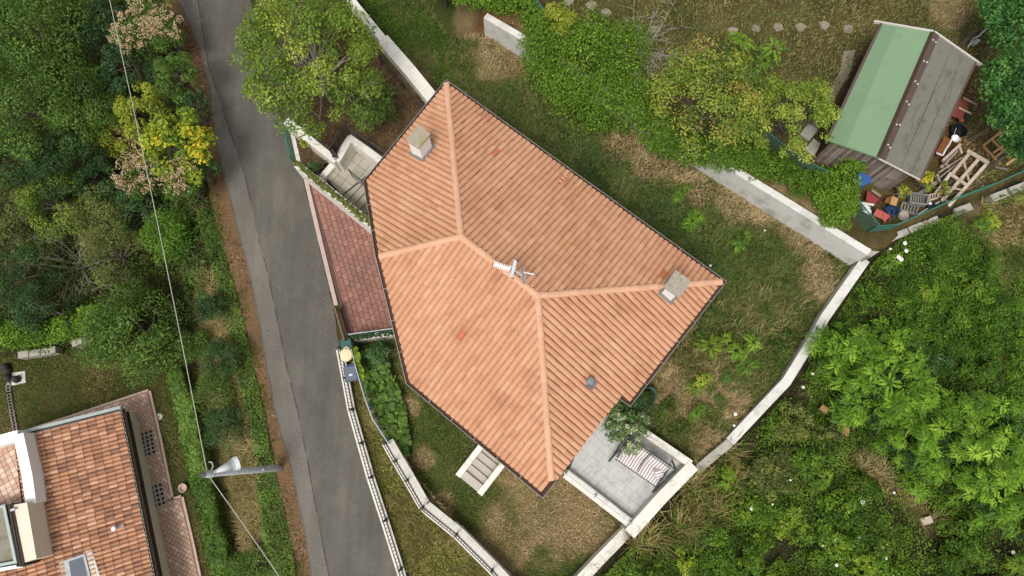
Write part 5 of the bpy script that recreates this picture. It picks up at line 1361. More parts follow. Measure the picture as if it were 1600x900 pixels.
# ------------------------------------------------------------------ small things in the neighbour's garden and thicket
rkk = empty('planted_stones', G(20, 588), 'dark rounded stones and a pot on a pale slab at the left edge', 'stones')
M['dstone'] = worn('dark_stone', ['2c2a28', '403c38', '55504a'], 5)
sl = GL([(20, 583), (40, 580), (41, 598), (18, 603)]); MB().hexa([(*q[:2], NZ - .1) for q in sl], [(*q[:2], NZ + .05) for q in sl]).build('base_slab', M['conc'], rkk)
for x, y, r in ((29, 593, .17), (16, 591, .16), (14, 580, .2), (12, 574, .17)):
    c = G(x, y); MB().lathe((c[0], c[1], NZ), [(r * .7, 0), (r, .12), (r * .8, .28), (r * .3, .36)], 10, rc.random()).build('stone', M['dstone'], rkk, smooth=True)
for k in range(16):
    a = np.array((15 + 12 * (k / 15) ** 1.3, 602 + 72 * k / 15)); c = G(*a); MB().box((c[0], c[1], NZ + .05), (.16, .22, .12), rc.uniform(-.3, .3), rc.random()).build('border_stone', M['stone'], rkk)
mh = G(249, 651); MB().lathe(mh, [(.13, -.05), (.14, .02), (.1, .03)], 14).build('drain_cover', M['conc'], None, 'small round pale drain cover in the grass by the patio', 'cover')
pc_ = G(289, 762); po2 = empty('flower_pot', pc_, 'round clay pot on the grass beside the trimmed hedge', 'pot'); MB().lathe(pc_, [(.11, 0), (.17, .22), (.18, .24), (.14, .22), (.1, .1)], 14).build('pot_body', M['pinkedge'], po2)
wl_ = GL([(52, 556), (98, 545), (124, 534)]); 
for k, (p, q) in enumerate((((40, 557), (99, 548)), ((125, 540), (180, 522)))):
    a, b = G(*p), G(*q); o = empty('garden_wall', a, ('old grey stone wall under the ivy, left of two stretches' if k == 0 else 'old grey stone wall under the ivy, right of two stretches'), 'wall')
    for i in range(7):
        s, e = a + (b - a) * i / 7, a + (b - a) * ((i + .95) / 7); run(MB(), [s, e], -.15, .13, NZ - .1, NZ + rc.uniform(.42, .6), rc.random()).build('stone', M['cap'], o)
for k, (x, y, nm, lab, mt_, sz) in enumerate(((1546, 572, 'metal_sheet', 'rusty brown sheet lying in the thicket at the right', M['redbrown'], (.75, .5, .05)), (1313, 674, 'stone_block', 'tan stone in the thicket, nearest the terrace wall', M['newwood'], (.35, .28, .25)), (1282, 640, 'stone_block', 'tan stone in the thicket just below the winding wall', M['newwood'], (.3, .2, .2)), (1440, 812, 'stone_block', 'pale flat stone at the lower end of the dry strip', M['paleboard'], (.4, .25, .15)))):
    c = G(x, y); o = empty(nm, c, lab, 'sheet' if k == 0 else 'stone'); MB().box((c[0], c[1], c[2] + (.4 if k == 0 else .3)), sz, .4 + k, tilt=(.1, .08)).build('slab' if k else 'plate', mt_, o)
for k in range(10):
    x, y = ((1404, 402), (1415, 380), (1417, 393), (1409, 404), (1391, 388), (1384, 418), (1280, 585), (1270, 605), (1348, 784), (1468, 560))[k]
c = G(768, 884); cg = empty('wire_basket', c, 'rectangular wire frame over dry twigs, against the bending white wall', 'frame')
fr4 = [G(*q, .25) for q in ((762, 881), (770, 871), (798, 895), (788, 905))]
for a, b in ((0, 1), (1, 2), (2, 3), (3, 0)): MB().beam(fr4[a], fr4[b], .03, .03).build('rail', M['steel'], cg)
for q in fr4: MB().beam(q, q - [0, 0, .25], .03, .03, up=(1, 0, 0)).build('post', M['steel'], cg)
hs_ = empty('hose_reel', G(1013, 622), 'coil of green hose against the house wall under the right eave', 'hose')
pts = []
c = P(1013, 618, .4)
for k in range(60): t_ = k * .45; pts.append((c[0] + math.cos(t_) * (.28 + .02 * math.sin(k)), c[1] + math.sin(t_) * (.3), .3 + .005 * k))
MB().tube(pts, .025, 5).build('hose_coil', M['bingreen'], hs_)
# ------------------------------------------------------------------ plants
def unit(a): return a / np.maximum(np.linalg.norm(a, axis=1, keepdims=True), 1e-9)
def leaf_mesh(name, pos, nrm, size, tint, aspect=.5, fold=.35, r=rng, sides=4, tang=None):
    n = len(pos); nrm = unit(nrm)
    if tang is None: tang = r.normal(size=(n, 3))
    t = unit(tang - nrm * (tang * nrm).sum(1, keepdims=True)); b = np.cross(nrm, t)
    s = np.asarray(size).reshape(-1, 1) * np.ones((n, 1))
    if sides == 4:
        lift = nrm * s * aspect * fold * .5
        v = np.stack([pos - t * s * .5, pos + b * s * aspect * .5 + lift + t * s * .05, pos + t * s * .5, pos - b * s * aspect * .5 + lift + t * s * .05], 1)
    else:
        an = np.arange(sides) * 2 * np.pi / sides
        v = np.stack([pos + (t * math.cos(a) + b * math.sin(a)) * s * .5 * (1 if k % 2 else .8) + nrm * s * .08 * math.cos(2 * a) for k, a in enumerate(an)], 1)
    k = v.shape[1]; f = np.arange(n * k).reshape(n, k)
    return np_mesh(name, v.reshape(-1, 3), f, np.clip(tint, 0, 1))

def crown_arrays(c, rad, lobes, count, size, r, spread=.62, lobe_r=(.30, .5), fill=.5, lobe_tint=.15, leaf_tint=.14, up=.45, base_tint=.5, low=-.45):
    c = np.array(c, float); rad = np.array(rad, float)
    d = unit(r.normal(size=(lobes * 3, 3))); d = d[d[:, 2] > low][:lobes]
    lc = c + d * rad * (spread * r.uniform(.75, 1.15, (len(d), 1)))
    ne = max(2, len(d) // 5); ta = r.random(ne) * 6.283; td = np.sqrt(r.random(ne)) * .6
    lc = np.vstack([lc, c + np.stack([np.cos(ta) * td, np.sin(ta) * td, r.uniform(.55, .85, ne)], 1) * rad]); lobes = len(lc); lr = r.uniform(*lobe_r, lobes)
    lt = r.normal(0, lobe_tint, lobes)
    wgt = lr ** 2; idx = r.choice(lobes, count, p=wgt / wgt.sum())
    q = unit(r.normal(size=(count, 3))); flip = (q[:, 2] < 0) & (r.random(count) < .6); q[flip, 2] *= -1
    rr = 1 - fill * r.random(count) ** 1.6
    pos = lc[idx] + q * rad * lr[idx, None] * rr[:, None]
    nrm = q * .7 + np.array([0, 0, up]) + r.normal(0, .45, (count, 3))
    tint = base_tint + lt[idx] + r.normal(0, leaf_tint, count)
    return pos, nrm, size * r.uniform(.65, 1.35, count), tint, lc

M['bark'] = worn('grey_bark', ['4a4338', '655c50', '82786a'], 5, .95, .1, fine=30, bmp=.6)
M['palebark'] = worn('pale_grey_twigs', ['80786c', '9d958a', 'b8b1a6'], 5, .9, .1)
PAL = {
    'mid': ['2c4019', '435c24', '5e7a30', '7b9440'], 'olive': ['3a4422', '566030', '707a3e', '8d9550'], 'dark': ['1c2d18', '2c4422', '3d5a2c', '54733a'],
    'deep': ['1a2c18', '2a4424', '3e5a34', '566f48'], 'yellow': ['4d5a1c', '727f28', '98a035', 'bcb848'], 'gold': ['4a6420', '6f8a28', 'a0a830', 'dcc03a'],
    'bright': ['345218', '4c7020', '688c2a', '8aaa40'], 'ivy': ['324c16', '48691c', '628426', '84a238'], 'frond': ['3a5818', '547a20', '769e2c', '9cbc44'], 'fresh': ['3c5418', '5a7a20', '80982c', 'a6b444'],
    'seed': ['465c24', '648030', '8a9a38', '9c8450'], 'walnut': ['3a521e', '567228', '748c30', '9aaa48'], 'bluegreen': ['26401f', '385a30', '507642', '72925c'], 'laurel': ['1a3419', '2a5226', '427334', '6b964a'],
    'drygrass': ['5f5a34', '857a4c', 'a89a6a', 'c4b48a'], 'grass': ['36471a', '4d6024', '687a30', '8c8c48'], 'lawn': ['465a26', '607038', '8a8052', 'b8a27c'],
    'litter': ['4c3a2a', '6c523c', '8e7050', 'b4987a'], 'plume': ['a58a60', 'bea37c', 'd0b692', 'dcc9ac'], 'oleander': ['2c4a24', '486a36', '6f8a50', 'c8cbb0'],
    'bankgrass': ['525a28', '747440', '9a8f56', 'c0b080'],
}
def brighten(h, g, rs=1.0):
    q = [min(1, v * g * w_) for v, w_ in zip(lin(h), (rs, 1.0, 1.0))]
    return ''.join('%02x' % int(255 * (12.92 * v if v < .0031308 else 1.055 * v ** (1 / 2.4) - .055) + .5) for v in q)
PAL = {k: [brighten(h, 1.0 if k in ('litter', 'plume') else 1.22 if k in ('mid', 'yellow') else 1.3, 1.0 if k in ('litter', 'plume', 'drygrass', 'lawn', 'bankgrass', 'mid', 'yellow', 'dark', 'deep') else 1.08) for h in v] for k, v in PAL.items()}
LM = {k: leafmat('leaf_' + k, v, trans=(.10 if k in ('litter', 'drygrass', 'plume', 'lawn', 'bankgrass') else .28)) for k, v in PAL.items()}

def mpp(px, py, z): return float(np.linalg.norm(P(px + 10, py, z) - P(px, py, z)) / 10)

def limbs(root, base, c, lobes, r0, n, mat, r, over_=1.0, name='trunk'):
    m = MB(); base = Vector(base); c = Vector(c); top = base.lerp(c, .75)
    mid = base.lerp(top, .5) + Vector((r.normal(0, .08), r.normal(0, .08), 0))
    m.tube([base - Vector((0, 0, .2)), mid, top], [r0, r0 * .8, r0 * .55], 8)
    for k in range(min(n, len(lobes))):
        e = Vector(lobes[k]); e = top + (e - top) * over_; s = base.lerp(top, r.uniform(.6, 1))
        j = s.lerp(e, .5) + Vector((r.normal(0, .12), r.normal(0, .12), r.uniform(.0, .15)))
        m.tube([s, j, e], [r0 * .45, r0 * .28, r0 * .08], 5)
        for _ in range(2):
            e2 = j.lerp(e, r.uniform(.3, .9)); q = e2 + Vector((r.normal(0, .3), r.normal(0, .3), r.uniform(.0, .3)))
            m.tube([e2, q], [r0 * .14, r0 * .05], 4)
    return m.build(name, mat, root)

def tree(name, label, cat, px, py, rpx, h, pal, leaves=6000, size=.11, lobes=26, flat=.75, group=None, seed=0, trunk=.10, sides=4, ax=1.0, base=None, aspect=.5, ktint=.5, bark='bark', lobe_r=(.28, .46), spread=.66, nlimb=10, over_=1.0, fill=.5, lobe_tint=.15, leaf_tint=.14):
    r = np.random.default_rng(seed + int(px * 7 + py * 13))
    zb = 0.0
    for _ in range(8):
        zc = zb + h * .62; p = P(px, py, zc); zb = .5 * zb + .5 * (gz(p[0], p[1]) if base is None else base)
    zc = zb + h * .62; p = P(px, py, zc); R_ = rpx * mpp(px, py, zc)
    o = empty(name, (p[0], p[1], zb), label, cat, group)
    rz = min(R_ * flat, h * .5)
    pos, nrm, sz, ti, lc = crown_arrays((p[0], p[1], zc), (R_ * ax, R_ / ax, rz), lobes, leaves, size, r, base_tint=ktint, lobe_r=lobe_r, spread=spread, fill=fill, lobe_tint=lobe_tint, leaf_tint=leaf_tint)
    ok = pos[:, 2] > zb + .02; pos, nrm, sz, ti = pos[ok], nrm[ok], sz[ok], ti[ok]
    limbs(o, (p[0], p[1], zb), (p[0], p[1], zc), lc, trunk, nlimb, M[bark], r, over_)
    link('crown', leaf_mesh('crown', pos, nrm, sz, ti, aspect, r=r, sides=sides), o, mat=LM[pal])
    return o, (p, zc, R_, rz, lc, zb)

# --- woods left of the lane
WG = 'trees of the wood left of the lane'
for px, py, rp, h, pal, n, sz, lab in (
        (45, 45, 100, 6.5, 'mid', 17000, .105, 'large mid-green tree in the top left corner of the photo'),
        (45, 160, 100, 6.0, 'mid', 17000, .105, 'large mid-green tree at the left edge, second from the top corner'),
        (150, 55, 58, 5.0, 'deep', 6000, .11, 'dark blue-green tree under the cable near the top edge'),
        (125, 165, 70, 5.2, 'mid', 11000, .10, 'mid-green tree between the dark tree and the left edge crowns'),
        (38, 250, 62, 4.2, 'dark', 5500, .10, 'dark tree at the left edge below the two big green crowns'),
        (112, 258, 56, 4.0, 'dark', 5000, .10, 'dark low tree under the mid-green crowns, left of the cable'),
        (160, 285, 42, 3.4, 'dark', 3800, .10, 'small dark tree touching the tan-plumed shrub by the cable'),
        (205, 105, 46, 4.0, 'deep', 4200, .10, 'dark blue-green tree right of the cable above the yellowish shrubs'),
        (18, 335, 45, 3.0, 'olive', 3500, .09, 'olive-green shrubby tree at the left edge above the bare bush'),
        (28, 430, 50, 3.0, 'dark', 4200, .09, 'dark shrubby tree at the left edge beside the bare grey bush'),
        (70, 482, 52, 2.6, 'deep', 4200, .09, 'dark low shrub just above the ivy-covered stone wall'),
        (180, 395, 50, 2.6, 'olive', 3800, .08, 'olive scrub between the bare bush and the round green bush'),
        (150, 340, 55, 2.8, 'olive', 4200, .08, 'olive scrub right of the yellow-green shrub'),
        (185, 210, 38, 3.4, 'yellow', 3200, .10, 'yellow-green tree under the cable above the tan plumes'),
        (225, 170, 45, 3.8, 'yellow', 4000, .10, 'yellow-green tree right of the cable beside the golden tree'),
        (276, 120, 38, 3.2, 'mid', 3200, .09, 'mid-green shrub at the lane edge above the golden tree'),
        (300, 165, 26, 2.4, 'dark', 1800, .08, 'small dark shrub at the lane edge touching the golden tree'),
        (95, 320, 62, 2.8, 'walnut', 5200, .09, 'yellow-green round shrub above the bare grey bush'),
        (215, 330, 42, 2.4, 'bluegreen', 3200, .09, 'blue-green shrub left of the round green bush'),
        (310, 265, 30, 2.2, 'bluegreen', 2200, .09, 'blue-green shrub between the tan plumes and the lane')):
    tree('broadleaf_tree' if rp > 48 else 'shrub', lab, 'tree' if rp > 48 else 'shrub', px, py, rp, h, pal, n, sz, group=WG, seed=1, lobes=42 if rp > 80 else 26, lobe_r=(.17, .31), spread=.84, fill=.32, flat=.85, lobe_tint=.13, ktint=.44)
# golden big-leaved tree
tree('golden_tree', 'golden-yellow large-leaved tree at the lane edge', 'tree', 280, 228, 56, 3.8, 'gold', 3200, .155, lobes=34, seed=4, aspect=.7, leaf_tint=.2, lobe_tint=.2, fill=.6, nlimb=14, lobe_r=(.17, .3), spread=.85, ktint=.45)
# tan plumed shrubs
def plumes(o, inf, n, seed, rr=.62):
    p, zc, R_, rz, lc, zb = inf; r = np.random.default_rng(seed); a = r.random(n) * 2 * np.pi; d = np.sqrt(r.random(n)) * R_ * rr * 1.4
    c = np.stack([p[0] + np.cos(a) * d, p[1] + np.sin(a) * d, zc + rz * np.sqrt(np.clip(1 - (d / R_ / 1.2) ** 2, .05, 1)) * 1.0], 1); k = 26
    h = r.random((n, k)); ang_ = r.random((n, k)) * 2 * np.pi; wd = .11 * (1 - h * .5); ln = r.normal(0, .10, (n, 1, 2))
    pos = c[:, None, :] + np.stack([np.cos(ang_) * wd + ln[..., 0] * h, np.sin(ang_) * wd + ln[..., 1] * h, h * .24], -1)
    pos = pos.reshape(-1, 3); m = len(pos); tt = np.repeat(r.normal(.5, .2, n), k) + r.normal(0, .12, m)
    link('flower_plumes', leaf_mesh('flower_plumes', pos, r.normal(size=(m, 3)) + [0, 0, .8], r.uniform(.04, .075, m), tt, .8, r=r), o, kind='stuff', mat=LM['plume'])
for px, py, rp, n, lab in ((222, 62, 42, 55, 'tan-plumed shrub near the top edge, left of two there'), (262, 52, 36, 50, 'tan-plumed shrub near the top edge, nearer the lane'), (240, 5, 34, 24, 'tan-plumed shrub cut by the top edge'),
                           (205, 218, 30, 30, 'small tan-plumed shrub under the cable'), (225, 278, 42, 80, 'broad tan-plumed shrub under the cable below the golden tree'), (285, 282, 34, 48, 'tan-plumed shrub at the lane edge below the golden tree')):
    o, inf = tree('plumed_shrub', lab, 'shrub', px, py, rp, 3.0, 'mid', 2600, .09, seed=9, lobes=18, group='tan-plumed shrubs by the lane')
    plumes(o, inf, n, int(px))
# bare grey bush
def bare(name, label, px, py, rpx, h, seed, n=34, leaf=900, pal='olive', base=None):
    r = np.random.default_rng(seed); zc = P(px, py, 0); zb = gz(zc[0], zc[1]); p = P(px, py, zb + h * .6); zb = gz(p[0], p[1]); R_ = rpx * mpp(px, py, zb + h * .6)
    o = empty(name, (p[0], p[1], zb), label, 'shrub'); m = MB(); pts = []
    for k in range(n):
        a = r.random() * 6.283; e = r.uniform(.35, 1.0); s = Vector((p[0] + r.normal(0, .15), p[1] + r.normal(0, .15), zb)); q = [s]; L = R_ * e
        d = Vector((math.cos(a), math.sin(a), r.uniform(.5, 1.3)))
        for i in range(4): d = (d + Vector((r.normal(0, .25), r.normal(0, .25), -.28))).normalized(); q.append(q[-1] + d * L * .36)
        m.tube(q, [.020, .015, .011, .008, .004], 5)
        for i in range(2, 5):
            for _ in range(3): e2 = q[i] + Vector((r.normal(0, .28), r.normal(0, .28), r.normal(.08, .12))); m.tube([q[i], e2], [.009, .004], 4); pts.append(e2)
    m.build('twigs', M['palebark'], o)
    pts = np.array(pts); idx = r.integers(0, len(pts), leaf); pos = pts[idx] + r.normal(0, .16, (leaf, 3))
    link('foliage', leaf_mesh('foliage', pos, r.normal(size=(leaf, 3)) + [0, 0, 1], r.uniform(.05, .1, leaf), r.normal(.5, .2, leaf), r=r), o, mat=LM[pal])
bare('bare_shrub', 'half-bare grey twiggy bush in the wood near the left edge', 95, 400, 85, 2.6, 3, 40, 4200)
bare('bare_shrub', 'half-bare arching shrub on the shed yard grass behind the ivy dome', 1010, 62, 70, 1.6, 5, 30, 500, 'yellow')
# round dense bush, pinnate tree, bushes along the bank
tree('round_bush', 'round dense mid-green bush beside the cable, left of the leafy verge', 'bush', 262, 370, 50, 2.6, 'bright', 6500, .09, seed=2, lobes=40, spread=.6, ktint=.32, lobe_r=(.25, .36))
tree('broadleaf_tree', 'broad green tree with feathery leaves over the corner of the neighbour lawn', 'tree', 215, 520, 82, 3.4, 'mid', 9500, .11, seed=3, lobes=44, ktint=.45, lobe_r=(.2, .34), spread=.8)
tree('shrub', 'bright green shrub below the feathery tree, beside the hedge top', 'shrub', 262, 545, 36, 2.2, 'mid', 2800, .1, seed=6)
for px, py, rp, pal, lab in ((345, 560, 34, 'dark', 'dark fine-leaved shrub on the bank, topmost of the group above the pole'), (338, 615, 42, 'mid', 'mid-green fine-leaved shrub on the bank, middle of the group above the pole'), (352, 665, 40, 'dark', 'dark fine-leaved shrub on the bank, nearest above the pole'), (305, 540, 30, 'mid', 'mid-green shrub on the bank right of the feathery tree'), (392, 888, 34, 'mid', 'mid-green shrub at the bottom edge under the cable'), (325, 480, 24, 'dark', 'small dark shrub beside the leafy verge above the dry strip')):
    tree('shrub', lab, 'shrub', px, py, rp, 1.7, pal, 3600, .07, seed=8, lobes=24, group='shrubs on the bank above the hedge')
# walnut over the garden wall
o, inf = tree('leafy_tree', 'large loose-crowned garden tree with pale limbs overhanging the road', 'tree', 484, 92, 116, 5.2, 'walnut', 17000, .115, lobes=75, seed=11, trunk=.10, base=1.4, bark='palebark', nlimb=40, over_=1.12, lobe_r=(.13, .24), spread=.88, fill=.5, ktint=.46, lobe_tint=.2, flat=.6)
tree('shrub', 'low leafy shrub on the brown ground under the garden tree, near the roof', 'shrub', 585, 172, 42, 1.5, 'mid', 2400, .10, seed=12, base=1.4, lobes=20, spread=.8)
tree('shrub', 'small round green shrub in the reddish planter bed', 'shrub', 492, 262, 12, .8, 'dark', 900, .07, seed=13, base=.7, lobes=9)
tree('shrub', 'thin leafy shrub in the planter bed under the tree edge', 'shrub', 480, 222, 14, 1.0, 'yellow', 350, .09, seed=14, base=.7, lobes=8)

# --- ivy: closed leafy masses
def ivy(name, label, pix, z, rads, n, size=.085, pal='ivy', cat='ivy', seed=0, lobes=60, ktint=.5):
    """a run of overlapping mounds along pixels at height z"""
    r = np.random.default_rng(seed); A = [[], [], [], []]; pts = [P(x, y, z) for x, y in pix]
    zb = min(gz(p[0], p[1]) for p in pts); o = empty(name, (pts[0][0], pts[0][1], zb), label, cat); tot = sum(a[0] * a[1] for a in rads)
    for p, a in zip(pts, rads):
        q = crown_arrays(p, a, lobes, int(n * a[0] * a[1] / tot), size, r, spread=.72, lobe_r=(.22, .36), fill=.35, lobe_tint=.09, base_tint=ktint, low=-.3)
        for k in range(4): A[k].append(q[k])
    link('foliage', leaf_mesh('foliage', np.vstack(A[0]), np.vstack(A[1]), np.concatenate(A[2]), np.concatenate(A[3]), .75, r=r), o, mat=LM[pal])
    m = MB()
    for p in pts: m.tube([(p[0], p[1], zb - .1), (p[0] + .1, p[1], p[2])], [.06, .03], 6)
    m.build('stem', M['bark'], o); return o
ivy('ivy_dome', 'great dome of bright ivy over the retaining wall behind the roof', [(915, 105), (950, 155), (868, 75), (965, 95), (992, 172), (846, 62), (1022, 200), (842, 92), (885, 140)], 1.5, [(2.35, 2.3, 1.9), (1.9, 1.7, 1.6), (1.5, 1.4, 1.5), (1.6, 1.6, 1.5), (1.2, 1.2, 1.3), (.9, .9, 1.0), (1.0, .9, .9), (.8, .8, .9), (1.1, 1.1, 1.3)], 30000, .085, seed=21)
tree('yellow_shrub', 'yellowish round shrub on the upper end of the ivy dome', 'shrub', 870, 32, 30, 2.2, 'yellow', 2600, .08, seed=22, base=1.5, lobes=16)
ivy('ivy_hedge', 'ivy tumbling over the retaining wall at the top edge of the photo', [(690, -25), (735, -8), (780, 3), (815, 14), (832, 28)], 1.7, [(1.0, .8, .8), (.9, .7, .7), (.9, .6, .7), (.75, .6, .7), (.6, .5, .6)], 9000, .085, seed=23)
ivy('ivy_hedge', 'dark ivy running along the wall top toward the round bush by the shed', [(1040, 222), (1080, 236), (1118, 240), (1150, 243), (1180, 252), (1212, 264), (1244, 282), (1270, 300)], 1.65, [(.9, .8, .6), (.9, .8, .6), (.8, .8, .6), (.8, .8, .6), (.9, .8, .6), (.8, .7, .6), (.7, .7, .6), (.5, .5, .5)], 15000, .08, seed=24, ktint=.38)
ivy('ivy_bush', 'bright round ivy bush spilling over the wall beside the blue drum cover', [(1303, 296), (1310, 330), (1290, 285)], 1.9, [(.98, .95, .95), (.8, .75, .8), (.5, .5, .6)], 9000, .085, seed=25, ktint=.55)
ivy('ivy_bush', 'low ivy bush growing up the corner of the shed gable', [(1338, 255), (1355, 250), (1325, 247)], 2.3, [(.5, .42, .5), (.35, .3, .35), (.35, .3, .4)], 4200, .085, seed=26)
ivy('ivy_hedge', 'long ivy and creeper bank over the old stone wall of the neighbour lawn', [(-10, 525), (30, 522), (70, 522), (110, 512), (150, 502), (185, 500)], -1.5, [(1.0, .8, .8), (.9, .7, .7), (.9, .6, .6), (.9, .7, .6), (.9, .8, .7), (.8, .7, .7)], 13000, .09, seed=27, ktint=.55)
ivy('ivy_trim', 'narrow strip of ivy along the top of the thick driveway wall', [(464 + 7.5 * k, 255.5 + 6.2 * k) for k in range(16)], 1.54, [(.2, .13, .10)] * 16, 4200, .06, seed=28, pal='olive', lobes=14)
ivy('ivy_trim', 'ivy covering the mesh fence at the lower end of the driveway', [(555, 528), (568, 526), (582, 524), (596, 522), (608, 521)], .45, [(.22, .12, .35)] * 5, 1500, .06, seed=29, pal='deep', lobes=12)
# --- trees round the shed yard
o, inf = tree('broadleaf_tree', 'mixed green, yellow and russet seeded tree between ivy dome and shed', 'tree', 1110, 158, 92, 4.4, 'seed', 9500, .11, lobes=46, seed=31, base=1.2, lobe_r=(.18, .32), spread=.8, lobe_tint=.22, fill=.7, ktint=.42, nlimb=24)
tree('broadleaf_tree', 'thin yellowish-green tree reaching over the left edge of the green shed roof', 'tree', 1238, 185, 66, 3.6, 'walnut', 6500, .10, lobes=40, seed=32, base=1.5, lobe_r=(.14, .26), spread=.9, fill=.9, ktint=.62, nlimb=26, trunk=.07)
for px, py, rp, n, lab in ((1588, 130, 56, 5500, 'big dark glossy laurel at the right edge, beside the shed'), (1592, 40, 58, 4500, 'dark glossy laurel in the top right corner'), (1558, 18, 34, 2200, 'small glossy laurel at the top edge near the corner'), (1600, 222, 34, 3000, 'dark glossy laurel at the right edge over the tan pallet'), (1574, 176, 34, 2800, 'lower glossy laurel facing the wheelbarrow')):
    tree('laurel_tree', lab, 'tree', px, py, rp, 3.8, 'laurel', n, .15, lobes=40, seed=33, base=1.5, group='laurels at the right edge', aspect=.42)
tree('flowering_weed', 'yellowish weeds with a red flower at the near corner of the shed', 'plant', 1447, 283, 17, .9, 'gold', 500, .09, seed=35, base=1.5, lobes=10)
tree('weed', 'yellow-green weeds sprouting through the timber frame', 'plant', 1476, 296, 13, .6, 'yellow', 260, .08, seed=36, base=1.5, lobes=8)
tree('weed', 'yellow-green weeds at the gable foot beside the orange box', 'plant', 1411, 299, 12, .7, 'gold', 320, .09, seed=37, base=1.5, lobes=8)
c = yb(1432, 281, .9); MB().lathe(c, [(.02, 0), (.09, .05), (.10, .09), (.03, .12)], 8).build('red_flower', M['red'], None, 'single red flower head above the weeds at the shed corner', 'flower')
# --- pinnate saplings (compound leaves in rosettes)
def rosette(A, c, R_, nf, r, tint, droop=.75, nl=8):
    a0_ = r.random() * 6.283; tx, ty = r.normal(0, .38, 2); R_ = R_ * r.uniform(.7, 1.3); nf = max(4, int(nf * r.uniform(.6, 1.15)))
    for k in range(nf):
        a = a0_ + k * 6.283 / nf + r.normal(0, .2); L = R_ * r.uniform(.7, 1.1); tl = tint + r.normal(0, .08); el = r.uniform(.15, .6)
        s = np.linspace(.18, 1, nl); dx, dy = math.cos(a), math.sin(a)
        x = s * L; z = (el * s - droop * s ** 2) * L + (tx * dx + ty * dy) * x
        ctr = np.stack([c[0] + dx * x, c[1] + dy * x, c[2] + z], 1); side = np.array([-dy, dx, 0]); fw = np.array([dx, dy, 0])
        ll = L * .30 * np.sin(np.clip(s * .85 + .12, 0, 1) * 3.0) + .03
        for sg in (-1, 1):
            t = side * sg * .86 + fw * .5 + np.array([0, 0, -.2]); t = t / np.linalg.norm(t)
            A[0].append(ctr + t * ll[:, None] * .5); A[1].append(np.tile([0, 0, 1.0], (nl, 1)) + r.normal(0, .26, (nl, 3)) + side * sg * .3 + fw * (2 * droop * s - el)[:, None] * .9); A[2].append(ll); A[3].append(np.full(nl, tl) + r.normal(0, .06, nl)); A[4].append(np.tile(t, (nl, 1)))
        A[0].append(ctr[-1:] + fw * .06); A[1].append(np.array([[0, 0, 1.0]])); A[2].append(ll[-1:] + .05); A[3].append(np.array([tl])); A[4].append(fw[None])
def pinnate(name, label, spots, pal, seed, h, Rm, nf=9, group=None, base=None, cat='sapling', nl=9):
    r = np.random.default_rng(seed); A = [[], [], [], [], []]; p0 = G(*spots[0][:2]) if base is None else P(*spots[0][:2], base)
    o = empty(name, p0, label, cat, group); m = MB(); root = Vector(p0)
    for sp_ in spots:
        hh = h * (sp_[2] if len(sp_) > 2 else r.uniform(.6, 1.1)); zb = p0[2]; c = P(sp_[0], sp_[1], zb + hh)
        rosette(A, c, Rm * r.uniform(.75, 1.15), nf, r, r.normal(.42, .16), nl=nl)
        if r.random() < .5 and len(spots) > 3: rosette(A, c - np.array([r.normal(0, .2), r.normal(0, .2), .3]), Rm * 1.0, nf - 2, r, r.normal(.22, .1), nl=nl)  # lower rosettes darker: shade under the upper fronds put into their tint
        f = Vector((c[0] * .6 + root.x * .4, c[1] * .6 + root.y * .4, zb)) if len(spots) > 3 else root
        m.tube([f, (Vector(c) + f) / 2 + Vector((.05, .03, 0)), c], [.03, .022, .01], 5)
    m.build('stem', M['bark'], o)
    link('fronds', leaf_mesh('fronds', np.vstack(A[0]), np.vstack(A[1]), np.concatenate(A[2]), np.concatenate(A[3]),   .34, .2, r, tang=np.vstack(A[4])), o, mat=LM[pal])
SG = 'feathery saplings in the back garden'
for k, (x, y, R_, lab) in enumerate(((1066, 298, .34, 'feathery sapling nearest the retaining wall ivy, uppermost in the back garden'), (1082, 344, .34, 'feathery sapling below the uppermost one, right of the eave'), (1160, 374, .34, 'feathery sapling alone near the middle of the back garden'), (1095, 597, .28, 'small bright feathery sapling on the dry patch'), (1088, 645, .28, 'dull feathery sapling below the small bright one'))):
    pinnate('sapling', lab, [(x, y, 1), (x + 9, y - 7, .8), (x - 6, y + 8, .7)], 'fresh' if k == 3 else 'bright', 60 + k, .7, R_, 8, SG)
pinnate('sapling', 'pair of broad feathery saplings near the right eave corner, left one', [(1122, 535, 1), (1135, 528, .8), (1110, 540, .8)], 'fresh', 70, .9, .40, 8, SG)
pinnate('sapling', 'pair of broad feathery saplings near the right eave corner, right one', [(1162, 555, 1), (1178, 535, .9), (1150, 548, .8), (1168, 572, .7)], 'bright', 71, .9, .40, 8, SG)
pinnate('tall_shoot', 'tall bright feathery shoot in front of the stepping stones', [(1160, 62, 1.1), (1163, 85, .9), (1155, 98, .8)], 'fresh', 72, 2.6, .62, 9, base=1.5, nl=11)
pinnate('tall_shoot', 'second feathery shoot right of the tall bright one, darker below', [(1210, 74, 1.1), (1195, 95, .8), (1178, 118, .7), (1185, 140, .6)], 'bright', 73, 2.2, .5, 9, base=1.5, nl=10)
TG = 'feathery trees of the thicket'
band = [(1304, 545, 1.8), (1352, 528, 2.2), (1405, 540, 1.6), (1318, 590, 2.0), (1365, 580, 2.5), (1425, 580, 2.1), (1345, 632, 2.0), (1405, 630, 2.6), (1460, 620, 2.5), (1515, 640, 2.0), (1455, 680, 2.4), (1510, 690, 2.7), (1565, 690, 2.4), (1535, 745, 2.3), (1590, 745, 2.4), (1590, 640, 1.7), (1585, 800, 2.0), (1465, 735, 1.6), (1410, 690, 1.7)]
